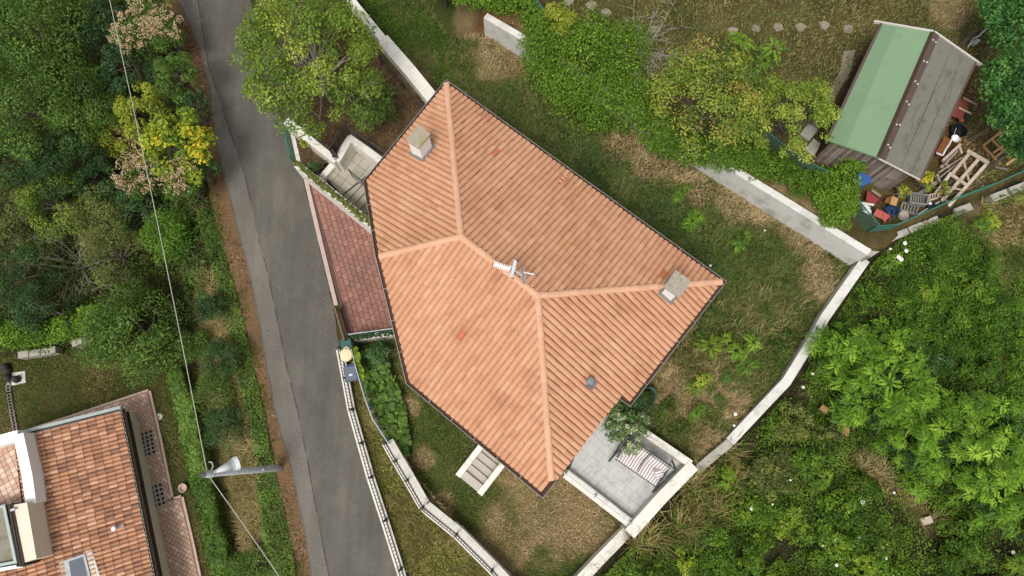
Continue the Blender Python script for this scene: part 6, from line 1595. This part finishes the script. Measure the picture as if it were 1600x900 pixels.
tl = ['at its upper left end by the winding wall', 'at its top, second from the wall', 'at its top right, by the dark weeds', 'above the tan stones', 'in its upper middle, tallest there', 'in its upper middle, right of the tallest', 'just right of the tan stones', 'in its centre, left', 'in its centre, right', 'on its upper edge toward the rusty sheet', 'in its lower centre', 'in its middle toward the right edge', 'near the right edge, middle', 'near the right edge, lower', 'cut by the right edge, lower', 'cut by the right edge, upper', 'at its lower right end', 'low on its lower edge by the dry strip', 'on its lower edge left of the dry strip']
rb_ = np.random.default_rng(5)
for k, (x, y, h) in enumerate(band):
    sp_ = [(x + rb_.normal(0, 20), y + rb_.normal(0, 18), rb_.uniform(.4, 1.1)) for _ in range(12)]
    pinnate('feathery_tree', 'young feathery tree in the thicket band, ' + tl[k], [(x, y, 1.0)] + sp_, 'frond', 100 + k, h, .37, 8, TG, cat='tree')
spx = [(1388, 410), (1460, 457), (1552, 425), (1525, 450), (1410, 470), (1555, 348), (1530, 350), (1280, 758), (1262, 735), (1140, 742), (1585, 480), (1360, 880), (1520, 868), (1595, 880), (1420, 520), (1245, 800)]
spl = ['bright sapling in the thicket corner below the round stone bowl', 'bright sapling in the dark weeds mid-way to the dry bank', 'tall bright sapling below the dry bank, right of two', 'bright sapling below the dry bank, left of two', 'pale sapling in the weeds above the feathery band', 'bright sapling on the edge of the dry bank, right', 'bright sapling on the edge of the dry bank, left', 'pale sapling in the low thicket, right of two', 'pale sapling in the low thicket, left of two', 'tiny bright sapling beside the outer terrace wall', 'sapling near the right edge above the rusty sheet', 'bright sapling at the bottom edge, left of two', 'bright sapling near the bottom edge below the dry strip', 'bright sapling in the bottom right corner', 'sapling just above the feathery band', 'small sapling in the low thicket left of the dry strip']
for k, ((x, y), lab) in enumerate(zip(spx, spl)):
    pinnate('sapling', lab, [(x, y, 1), (x + rb_.normal(0, 9), y + rb_.normal(0, 9), .8), (x + rb_.normal(0, 10), y + rb_.normal(0, 9), .7)], 'fresh' if k % 2 else 'bright', 200 + k, 1.0, .32 if k != 9 else .25, 8, 'saplings of the thicket')
# --- vines with large round leaves in the sunken bed, oleander on the terrace
def big_leaves(name, label, poly, n, size, h, pal, seed, z0, cat='plant'):
    r = np.random.default_rng(seed); p = PL(poly, z0); xy = sample_poly(p, n, r); hh = h * (.3 + .7 * fbm(xy[:, 0], xy[:, 1], 1.3, 3, seed)) * r.uniform(.5, 1, n)
    pos = np.stack([xy[:, 0], xy[:, 1], z0 + hh], 1); o = empty(name, (*xy.mean(0), z0), label, cat); sz = size * r.uniform(.45, 1.2, n)
    link('foliage', leaf_mesh('foliage', pos, r.normal(0, .33, (n, 3)) + [0, 0, 1], sz, .5 + .5 * (fbm(xy[:, 0], xy[:, 1], 1.8, 3, seed + 1) - .5) + r.normal(0, .15, n), r=r, sides=6), o, mat=LM[pal])
    m = MB()
    for k in range(0, n, 5): q = pos[k]; m.tube([(q[0] + r.normal(0, .1), q[1] + r.normal(0, .1), z0), q], [.012, .006], 4)
    m.build('stem', M['bark'], o)
big_leaves('vine', 'large round-leaved vine filling the bed along the mesh fence, upper part', [(556, 555), (600, 540), (622, 600), (632, 632), (590, 640), (572, 600)], 480, .26, .9, 'mid', 41, -.6)
big_leaves('vine', 'large round-leaved vine filling the bed along the mesh fence, lower part', [(590, 640), (634, 630), (642, 690), (640, 716), (615, 700), (600, 672)], 420, .24, .8, 'mid', 42, -.6)
big_leaves('vine', 'bright vine leaves climbing the top of the mesh fence above the bins', [(548, 543), (560, 545), (568, 575), (572, 600), (556, 580)], 70, .2, .5, 'fresh', 43, .5)
tree('fine_shrub', 'fine pale-leaved shrub at the top of the vine bed below the driveway', 'shrub', 588, 550, 22, 1.3, 'bluegreen', 1500, .07, seed=44, base=-.6, lobes=14)
tree('oleander', 'dark oleander with pale leaves leaning over the swing seat', 'shrub', 978, 655, 36, 2.0, 'oleander', 1700, .15, seed=45, base=0, lobes=26, aspect=.3, lobe_r=(.18, .34), spread=.85, fill=.8, ktint=.46, leaf_tint=.2)
tree('oleander', 'light-tipped oleander spray hanging over the left end of the swing seat', 'shrub', 985, 692, 19, 2.2, 'oleander', 480, .13, seed=46, base=.2, trunk=.03, nlimb=3, lobes=12, aspect=.28, ktint=.6, leaf_tint=.25, spread=.9, lobe_r=(.15, .3))
tree('shrub', 'green shrub against the house wall under the right eave notch', 'shrub', 1000, 630, 22, 1.4, 'dark', 1300, .09, seed=47, base=0, lobes=12)

# --- hedge and verges
def hedge(name, label, pix, zf, wd, h, n, pal, seed, size=.09, ktint=.5):
    r = np.random.default_rng(seed); c = [G(*q) for q in pix]; seg = [np.linalg.norm((b - a)[:2]) for a, b in zip(c[:-1], c[1:])]; cum = np.concatenate([[0], np.cumsum(seg)])
    s = r.random(n) * cum[-1]; cx = np.interp(s, cum, [q[0] for q in c]); cy = np.interp(s, cum, [q[1] for q in c])
    i = np.clip(np.searchsorted(cum, s) - 1, 0, len(seg) - 1); dx = np.array([(c[k + 1] - c[k])[0] / seg[k] for k in range(len(seg))])[i]; dy = np.array([(c[k + 1] - c[k])[1] / seg[k] for k in range(len(seg))])[i]
    u = r.uniform(-1, 1, n); side = r.random(n) < .35; u = np.where(side, np.sign(u) * r.uniform(.85, 1.08, n), u); bul = 1 + .5 * (fbm(cx, cy, 1.1, 3, seed) - .5)
    x = cx - dy * u * wd / 2 * bul; y = cy + dx * u * wd / 2 * bul; top = h * (.88 + .35 * (fbm(x, y, 1.5, 3, seed + 2) - .5)); hz = np.where(side, r.random(n) * top, top * (1 - .12 * r.random(n) ** 2 - .14 * u ** 4))
    z = ground_z(cx, cy) + hz; nrm = np.stack([-dy * u * .8, dx * u * .8, np.where(side, .4, 1.0)], 1) + r.normal(0, .4, (n, 3))
    o = empty(name, c[0], label, 'hedge')
    link('foliage', leaf_mesh('foliage', np.stack([x, y, z], 1), nrm, size * r.uniform(.6, 1.3, n), ktint + .7 * (fbm(x, y, 1.2, 3, seed + 5) - .5) + r.normal(0, .15, n), .6, r=r), o, mat=LM[pal])
    m = MB()
    for k in range(0, int(cum[-1] / .5)): q = k * .5; xx, yy = np.interp(q, cum, [w_[0] for w_ in c]), np.interp(q, cum, [w_[1] for w_ in c]); m.tube([(xx, yy, gz(xx, yy) - .1), (xx + .05, yy, gz(xx, yy) + h * .85)], [.03, .015], 5)
    m.build('stem', M['bark'], o)
hedge('trimmed_hedge', 'long clipped leafy hedge between the neighbour lawn and the dry bank', [(284, 575), (302, 640), (318, 710), (334, 780), (350, 850), (366, 930)], 0, .75, 1.15, 12000, 'mid', 51, .125, .60)

def cover(name, poly, dens, size, h, pal, seed, ktint=.5, var=.6, aspect=.6, lift=0.0, tilt=.4, z0=None, mask=None, fscale=.9, hpow=1.0):
    r = np.random.default_rng(seed); p = [G(*q) for q in poly] if z0 is None else PL(poly, z0); n = int(area(p) * dens); xy = sample_poly(p, n, r)
    if mask is not None: xy = xy[r.random(len(xy)) < mask(xy[:, 0], xy[:, 1])]
    n = len(xy); x, y = xy[:, 0], xy[:, 1]; g = ground_z(x, y); hf = fbm(x, y, fscale, 4, seed + 1)
    z = g + lift + h * np.clip((hf - .25) * 1.8, .05, 1) ** hpow * (1 - .6 * r.random(n) ** 2)
    gx = (fbm(x + .1, y, fscale, 4, seed + 1) - hf) / .1 * h; gy = (fbm(x, y + .1, fscale, 4, seed + 1) - hf) / .1 * h
    nrm = np.stack([-gx, -gy, np.ones(n)], 1) + r.normal(0, tilt, (n, 3))
    t = ktint + var * (fbm(x, y, 1.6, 3, seed + 7) - .5) + r.normal(0, .14, n)
    return link(name, leaf_mesh(name, np.stack([x, y, z], 1), nrm, size * r.uniform(.55, 1.35, n), t, aspect, r=r), kind='stuff', mat=LM[pal])

def grass(name, poly, dens, ln, pal, seed, ktint=.4, width=.022, lean=.8, mask=None, z0=None, tintf=None, wisp=0.0):
    r = np.random.default_rng(seed); p = [G(*q) for q in poly] if z0 is None else PL(poly, z0); n = int(area(p) * dens); xy = sample_poly(p, n, r)
    if mask is not None: xy = xy[r.random(len(xy)) < mask(xy[:, 0], xy[:, 1])]
    n = len(xy); x, y = xy[:, 0], xy[:, 1]; z = ground_z(x, y) - .01
    cl = fbm(x, y, 1.4, 3, seed + 3); a = r.random(n) * 6.283 + 0; a = np.where(r.random(n) < wisp, cl * 12, a)
    L = ln * r.uniform(.5, 1.3, n) * (.55 + .9 * cl); le = lean * r.uniform(.4, 1.2, n)
    d = np.stack([np.cos(a) * le, np.sin(a) * le, np.ones(n)], 1); d = unit(d); sd_ = np.stack([-np.sin(a), np.cos(a), np.zeros(n)], 1)
    b = np.stack([x, y, z], 1); wd = width * r.uniform(.6, 1.4, n)[:, None]
    mid = b + d * L[:, None] * .55; tip = mid + (d + np.stack([np.cos(a), np.sin(a), -np.ones(n) * .4], 1) * .5 * le[:, None]) * L[:, None] * .5
    v = np.stack([b - sd_ * wd * .5, b + sd_ * wd * .5, mid + sd_ * wd * .4, tip, mid - sd_ * wd * .4], 1)
    t = (ktint + .5 * (cl - .5) + r.normal(0, .14, n)) if tintf is None else tintf(x, y) + r.normal(0, .14, n)
    f = np.arange(n * 5).reshape(n, 5)
    return link(name, np_mesh(name, v.reshape(-1, 3), f, np.clip(t, 0, 1)), kind='stuff', mat=LM[pal])

dryness = lambda x, y: np.clip(ground_albedo(x, y)[1], 0, 1)
lawn_t = lambda x, y: .30 + .60 * dryness(x, y) + .5 * (fbm(x, y, .9, 3, 77) - .5)
# undergrowth of the wood, verge and bank
cover('undergrowth', [(-160, -180), (200, -180), (252, -20), (300, 180), (325, 300), (345, 400), (300, 545), (220, 560), (-160, 545)], 230, .10, 1.4, 'mid', 61, .36)
cover('verge_foliage', [(306, 330), (334, 325), (356, 411), (378, 485), (397, 571), (416, 651), (431, 738), (446, 802), (468, 905), (420, 905), (408, 800), (398, 720), (392, 660), (375, 600), (355, 520), (335, 430)], 700, .08, .35, 'mid', 62, .52, var=.8)
grass('bank_grass', [(305, 420), (340, 430), (375, 600), (400, 720), (410, 800), (420, 905), (360, 905), (335, 760), (310, 640), (290, 560)], 420, .26, 'drygrass', 63, .45, width=.03, lean=1.1, wisp=.4)
grass('lane_bank_grass', [(545, 560), (556, 570), (590, 660), (612, 705), (660, 795), (712, 838), (770, 895), (850, 985), (690, 1000), (640, 905), (604, 800), (580, 720), (556, 640)], 900, .32, 'bankgrass', 64, .55, width=.028, lean=1.2, wisp=.6)
cover('bank_weeds', [(556, 600), (600, 680), (660, 795), (712, 838), (770, 895), (640, 905), (604, 800), (580, 720)], 90, .10, .3, 'walnut', 65, .6)
cover('leaf_litter', LITTER_L[1:-1] + [(x + 5, y) for x, y in ROAD_L[1:-1]][::-1], 560, .075, .05, 'litter', 66, .5, aspect=.7, tilt=.5)
# lawns
grass('lawn_grass', [(560, 530), (614, 520), (800, 600), (884, 745), (980, 822), (915, 902), (850, 990), (840, 985), (790, 902), (715, 818), (660, 752), (606, 690), (583, 655)], 600, .16, 'lawn', 67, width=.024, tintf=lawn_t, lean=1.0, z0=-.6)
cover('lawn_clover', [(630, 620), (720, 690), (760, 790), (800, 880), (760, 860), (690, 800), (640, 730)], 130, .06, .08, 'mid', 68, .55, mask=lambda x, y: np.clip((fbm(x, y, 1.1, 3, 9) - .42) * 5, 0, 1), z0=-.6)
grass('back_garden_grass', [(700, 60), (765, 55), (811, 82), (1124, 280), (1331, 410), (1262, 524), (1186, 630), (1080, 731), (985, 660), (1130, 450), (700, 130), (660, 60), (560, 0), (640, -40)], 430, .26, 'lawn', 69, width=.026, tintf=lawn_t, lean=1.1, wisp=.35, z0=0)
grass('tall_dry_grass', [(1010, 560), (1100, 480), (1250, 440), (1270, 500), (1190, 620), (1085, 725), (1000, 670)], 130, .36, 'drygrass', 70, .4, width=.026, lean=1.3, wisp=.5, z0=0, mask=lambda x, y: np.clip((fbm(x, y, .8, 3, 15) - .38) * 4, 0.05, 1))
cover('back_garden_weeds', [(870, 215), (1000, 240), (1120, 300), (1230, 380), (1300, 430), (1240, 520), (1120, 520), (1140, 440), (900, 270)], 170, .075, .22, 'dark', 71, .45, z0=0, mask=lambda x, y: np.clip((fbm(x, y, .7, 3, 19) - .36) * 5, .05, 1))
cover('shade_weeds', [(740, 140), (830, 170), (960, 240), (1060, 320), (1130, 420), (1100, 420), (880, 250)], 200, .08, .25, 'deep', 72, .40, z0=0)
cover('dark_groundcover', [(565, -10), (650, 10), (700, 60), (712, 120), (690, 140), (655, 105), (600, 50), (558, 0)], 650, .08, .35, 'bright', 73, .22, z0=0, aspect=.4)
cover('green_tufts', [(650, 20), (760, 90), (820, 160), (740, 140), (700, 110)], 140, .09, .25, 'ivy', 74, .4, z0=0, mask=lambda x, y: np.clip((fbm(x, y, .9, 3, 29) - .40) * 5, 0, 1), aspect=.3)
grass('yard_grass', [(850, -30), (1740, -160), (1740, 200), (1520, 300), (1480, 290), (1520, 110), (1370, 40), (1260, 240), (1060, 130), (900, 40)], 230, .13, 'lawn', 75, width=.026, tintf=lambda x, y: .42 + .5 * (fbm(x, y, .7, 3, 78) - .5) + .3 * dryness(x, y), lean=1.1, z0=YARD_Z)
cover('fallen_leaves', [(900, 225), (1000, 232), (1110, 280), (1200, 320), (1240, 380), (1100, 310), (1020, 260)], 130, .08, .05, 'litter', 76, .55, z0=0, mask=lambda x, y: np.clip((fbm(x, y, 1.0, 3, 39) - .35) * 4, 0, 1))
cover('fallen_leaves', [(1490, 100), (1540, 120), (1545, 250), (1490, 260), (1470, 240)], 90, .07, .04, 'litter', 77, .7, z0=YARD_Z)
cover('fallen_leaves', [(720, 0), (800, 60), (830, 130), (760, 60)], 110, .08, .05, 'litter', 78, .55, z0=0)
grass('neighbour_lawn', [(-20, 560), (230, 540), (275, 580), (330, 800), (345, 905), (312, 905), (285, 780), (268, 780), (234, 610), (-20, 690)], 520, .10, 'lawn', 79, width=.024, tintf=lambda x, y: .28 + .8 * (fbm(x, y, .8, 3, 88) - .4), lean=1.0, z0=NZ)
grass('garden_dry_grass', [(520, 20), (560, 40), (660, 165), (600, 240), (546, 205), (518, 243), (455, 195), (430, 110)], 300, .13, 'litter', 80, .34, width=.028, lean=1.1, z0=1.4)
cover('planter_leaves', [(456, 204), (516, 248), (500, 274), (466, 254)], 260, .06, .04, 'litter', 81, .4, z0=.7)
# the thicket
TH = [(1362, 408), (1398, 372), (1490, 335), (1620, 285), (1760, 230), (1760, 1040), (830, 1040), (925, 912), (995, 840), (1100, 742), (1210, 634), (1238, 606), (1286, 530), (1304, 500)]
drybank = lambda x, y: np.maximum.reduce([blob(x, y, (1560, 365), 1.5, 14), blob(x, y, (1595, 330), 1.1, 15), blob(x, y, (1500, 440), .7, 16)])
strip_pts = GL([(1330, 715), (1380, 745), (1430, 790), (1450, 815)])
notdry = lambda x, y: np.clip(1 - drybank(x, y) - np.clip(1.4 - dist_line(x, y, strip_pts) / .35, 0, 1), 0.02, 1)
brown = lambda x, y: np.clip((fbm(x, y, .55, 4, 45) - .36) * 7, .12, 1)
cover('thicket_foliage', TH, 820, .07, .75, 'ivy', 82, .30, var=1.2, mask=lambda x, y: notdry(x, y) * brown(x, y), fscale=.8)
cover('thicket_weeds', TH, 230, .095, .95, 'ivy', 83, .40, var=1.1, mask=lambda x, y: notdry(x, y) * np.clip((fbm(x, y, .9, 3, 55) - .42) * 5, 0, 1), aspect=.45)
cover('dark_nettles', [(1400, 372), (1500, 345), (1555, 400), (1545, 470), (1600, 520), (1600, 560), (1480, 520), (1400, 470)], 330, .085, .8, 'bright', 84, .22, var=.5, aspect=.5, mask=notdry)
grass('dry_bank_grass', [(1530, 320), (1620, 290), (1620, 420), (1580, 440), (1540, 470), (1515, 420), (1530, 370)], 330, .4, 'drygrass', 85, .5, width=.03, lean=1.5, wisp=.5)
grass('dry_strip_grass', [(1320, 700), (1345, 705), (1400, 745), (1450, 790), (1470, 820), (1430, 815), (1370, 765)], 330, .45, 'drygrass', 86, .55, width=.026, lean=1.5, wisp=.7)
grass('dry_wall_grass', [(1000, 830), (1085, 735), (1140, 690), (1150, 760), (1130, 820), (1040, 850), (985, 860)], 520, .75, 'bankgrass', 87, .74, width=.03, lean=1.2, wisp=.5, mask=lambda x, y: np.clip((fbm(x, y, .9, 3, 65) - .36) * 5, .05, 1))
cover('fallen_leaves', [(1440, 470), (1620, 330), (1620, 470), (1500, 480)], 60, .09, .1, 'litter', 88, .6)
# white umbels
M['umbel'] = worn('white_umbel_flowers', ['c2c3b4', 'dcdcd0', 'ecece4'], 30, .9, .1)
ump = [(1348, 784, .10), (1397, 770, .05), (1293, 840, .05), (1286, 853, .05), (1304, 845, .06), (1378, 857, .07), (1383, 872, .08), (1307, 883, .06), (1174, 795, .06), (1207, 788, .04), (1305, 845, .05), (1343, 840, .05), (1372, 865, .05), (1583, 863, .07), (1468, 560, .06), (1255, 605, .06), (1149, 647, .07), (1147, 665, .05), (1313, 797, .04), (1270, 584, .05), (1235, 750, .04), (1404, 402, .09), (1414, 380, .08), (1416, 392, .08), (1408, 405, .09), (1391, 389, .05), (1384, 418, .05), (1110, 415, .05), (1195, 360, .04)]
for k, (x, y, s) in enumerate(ump):
    c = G(x, y); c[2] += .75; c[:2] = P(x, y, c[2])[:2]; m = MB(); rr_ = random.Random(k)
    m.lathe(c, [(.01, -.06), (s * .8, 0), (s, .015), (s * .5, .03), (.01, .035)], 10)
    m.tube([(c[0], c[1], c[2] - .25), (c[0], c[1], c[2] - .05)], .006, 4)
    m.build('umbel_flower', M['umbel'], None, ('broad white flower head in the cluster below the stone bowl and kerb wall' if x > 1380 and y < 420 else 'small white umbel flower head standing among the thicket greens' if x > 1160 and y > 420 else 'small white flower head in the back garden weeds'), 'flower', ('white heads below the kerb wall' if x > 1380 and y < 420 else 'white umbels in the thicket' if x > 1160 and y > 420 else 'white heads in the back garden'))

cover('roadside_leaves', [(x - 2, y) for x, y in ROAD_L[1:-1]] + [(x + 26, y) for x, y in ROAD_L[1:-1]][::-1], 16, .06, .01, 'litter', 89, .6, lift=.05, tilt=.2, mask=lambda x, y: np.clip((fbm(x, y, .8, 3, 91) - .35) * 4, 0, 1))
cover('roadside_leaves', [(x - 14, y) for x, y in ROAD_R[1:-1]] + [(x + 3, y) for x, y in ROAD_R[1:-1]][::-1], 14, .05, .01, 'litter', 90, .6, lift=.05, tilt=.2)
grass('verge_tufts', [(x - 2, y) for x, y in LITTER_L[3:-1]] + [(x + 12, y) for x, y in LITTER_L[3:-1]][::-1], 190, .2, 'grass', 92, .55, width=.028, lean=1.1, mask=lambda x, y: np.clip((fbm(x, y, 1.1, 3, 93) - .4) * 5, 0, 1))

# layered scrub over the thicket: mounds of bramble, nettle and young shoots that read as one mass
def scrub(name, poly, n, rpx, h, leaves, size, pal, seed, ktint, aspect=.55, avoid=None):
    r = np.random.default_rng(seed); p = [G(*q) for q in poly]; xy = sample_poly(p, n * 3, r)
    if avoid is not None: xy = xy[avoid(xy[:, 0], xy[:, 1]) > .6]
    A = [[], [], [], []]
    for x, y in xy[:n]:
        rr = rpx * r.uniform(.55, 1.4); hh = h * r.uniform(.6, 1.4); zb = gz(x, y)
        q = crown_arrays((x, y, zb + hh * .45), (rr, rr * r.uniform(.7, 1.3), hh * .6), 12, int(leaves * rr * rr / rpx ** 2), size * r.uniform(.8, 1.25), r, spread=.78, lobe_r=(.22, .40), fill=.4, lobe_tint=.12, base_tint=ktint + r.normal(0, .12), low=-.2)
        ok = q[0][:, 2] > zb
        for k in range(4): A[k].append(q[k][ok])
    link(name, leaf_mesh(name, np.vstack(A[0]), np.vstack(A[1]), np.concatenate(A[2]), np.concatenate(A[3]), aspect, r=r), kind='stuff', mat=LM[pal])
off_band = lambda x, y: notdry(x, y)
scrub('bramble_scrub', [(1100, 800), (1240, 720), (1300, 690), (1420, 830), (1600, 830), (1700, 1000), (870, 1000)], 50, .75, 1.0, 900, .085, 'ivy', 301, .36, avoid=off_band)
scrub('bramble_scrub', [(1258, 630), (1300, 660), (1380, 760), (1250, 760), (1140, 770), (1190, 690)], 16, .6, .8, 700, .08, 'olive', 302, .40, avoid=off_band)
scrub('nettle_scrub', [(1390, 385), (1500, 350), (1550, 420), (1540, 470), (1610, 500), (1610, 640), (1480, 560), (1340, 490), (1300, 470), (1350, 420)], 40, .7, .9, 850, .085, 'bright', 303, .22, aspect=.45, avoid=off_band)
scrub('scrub_understorey', [(1280, 520), (1430, 540), (1600, 660), (1600, 820), (1480, 760), (1390, 700), (1300, 640)], 26, .8, 1.2, 900, .10, 'dark', 304, .40)
scrub('weed_clumps', [(1090, 790), (1250, 740), (1330, 860), (1500, 880), (1300, 900), (1000, 890)], 14, .45, .7, 420, .12, 'fresh', 305, .40, aspect=.4, avoid=off_band)
scrub('weed_clumps', [(1010, 560), (1110, 470), (1230, 430), (1260, 500), (1180, 620), (1060, 700)], 12, .45, .4, 260, .09, 'mid', 306, .40, aspect=.4)
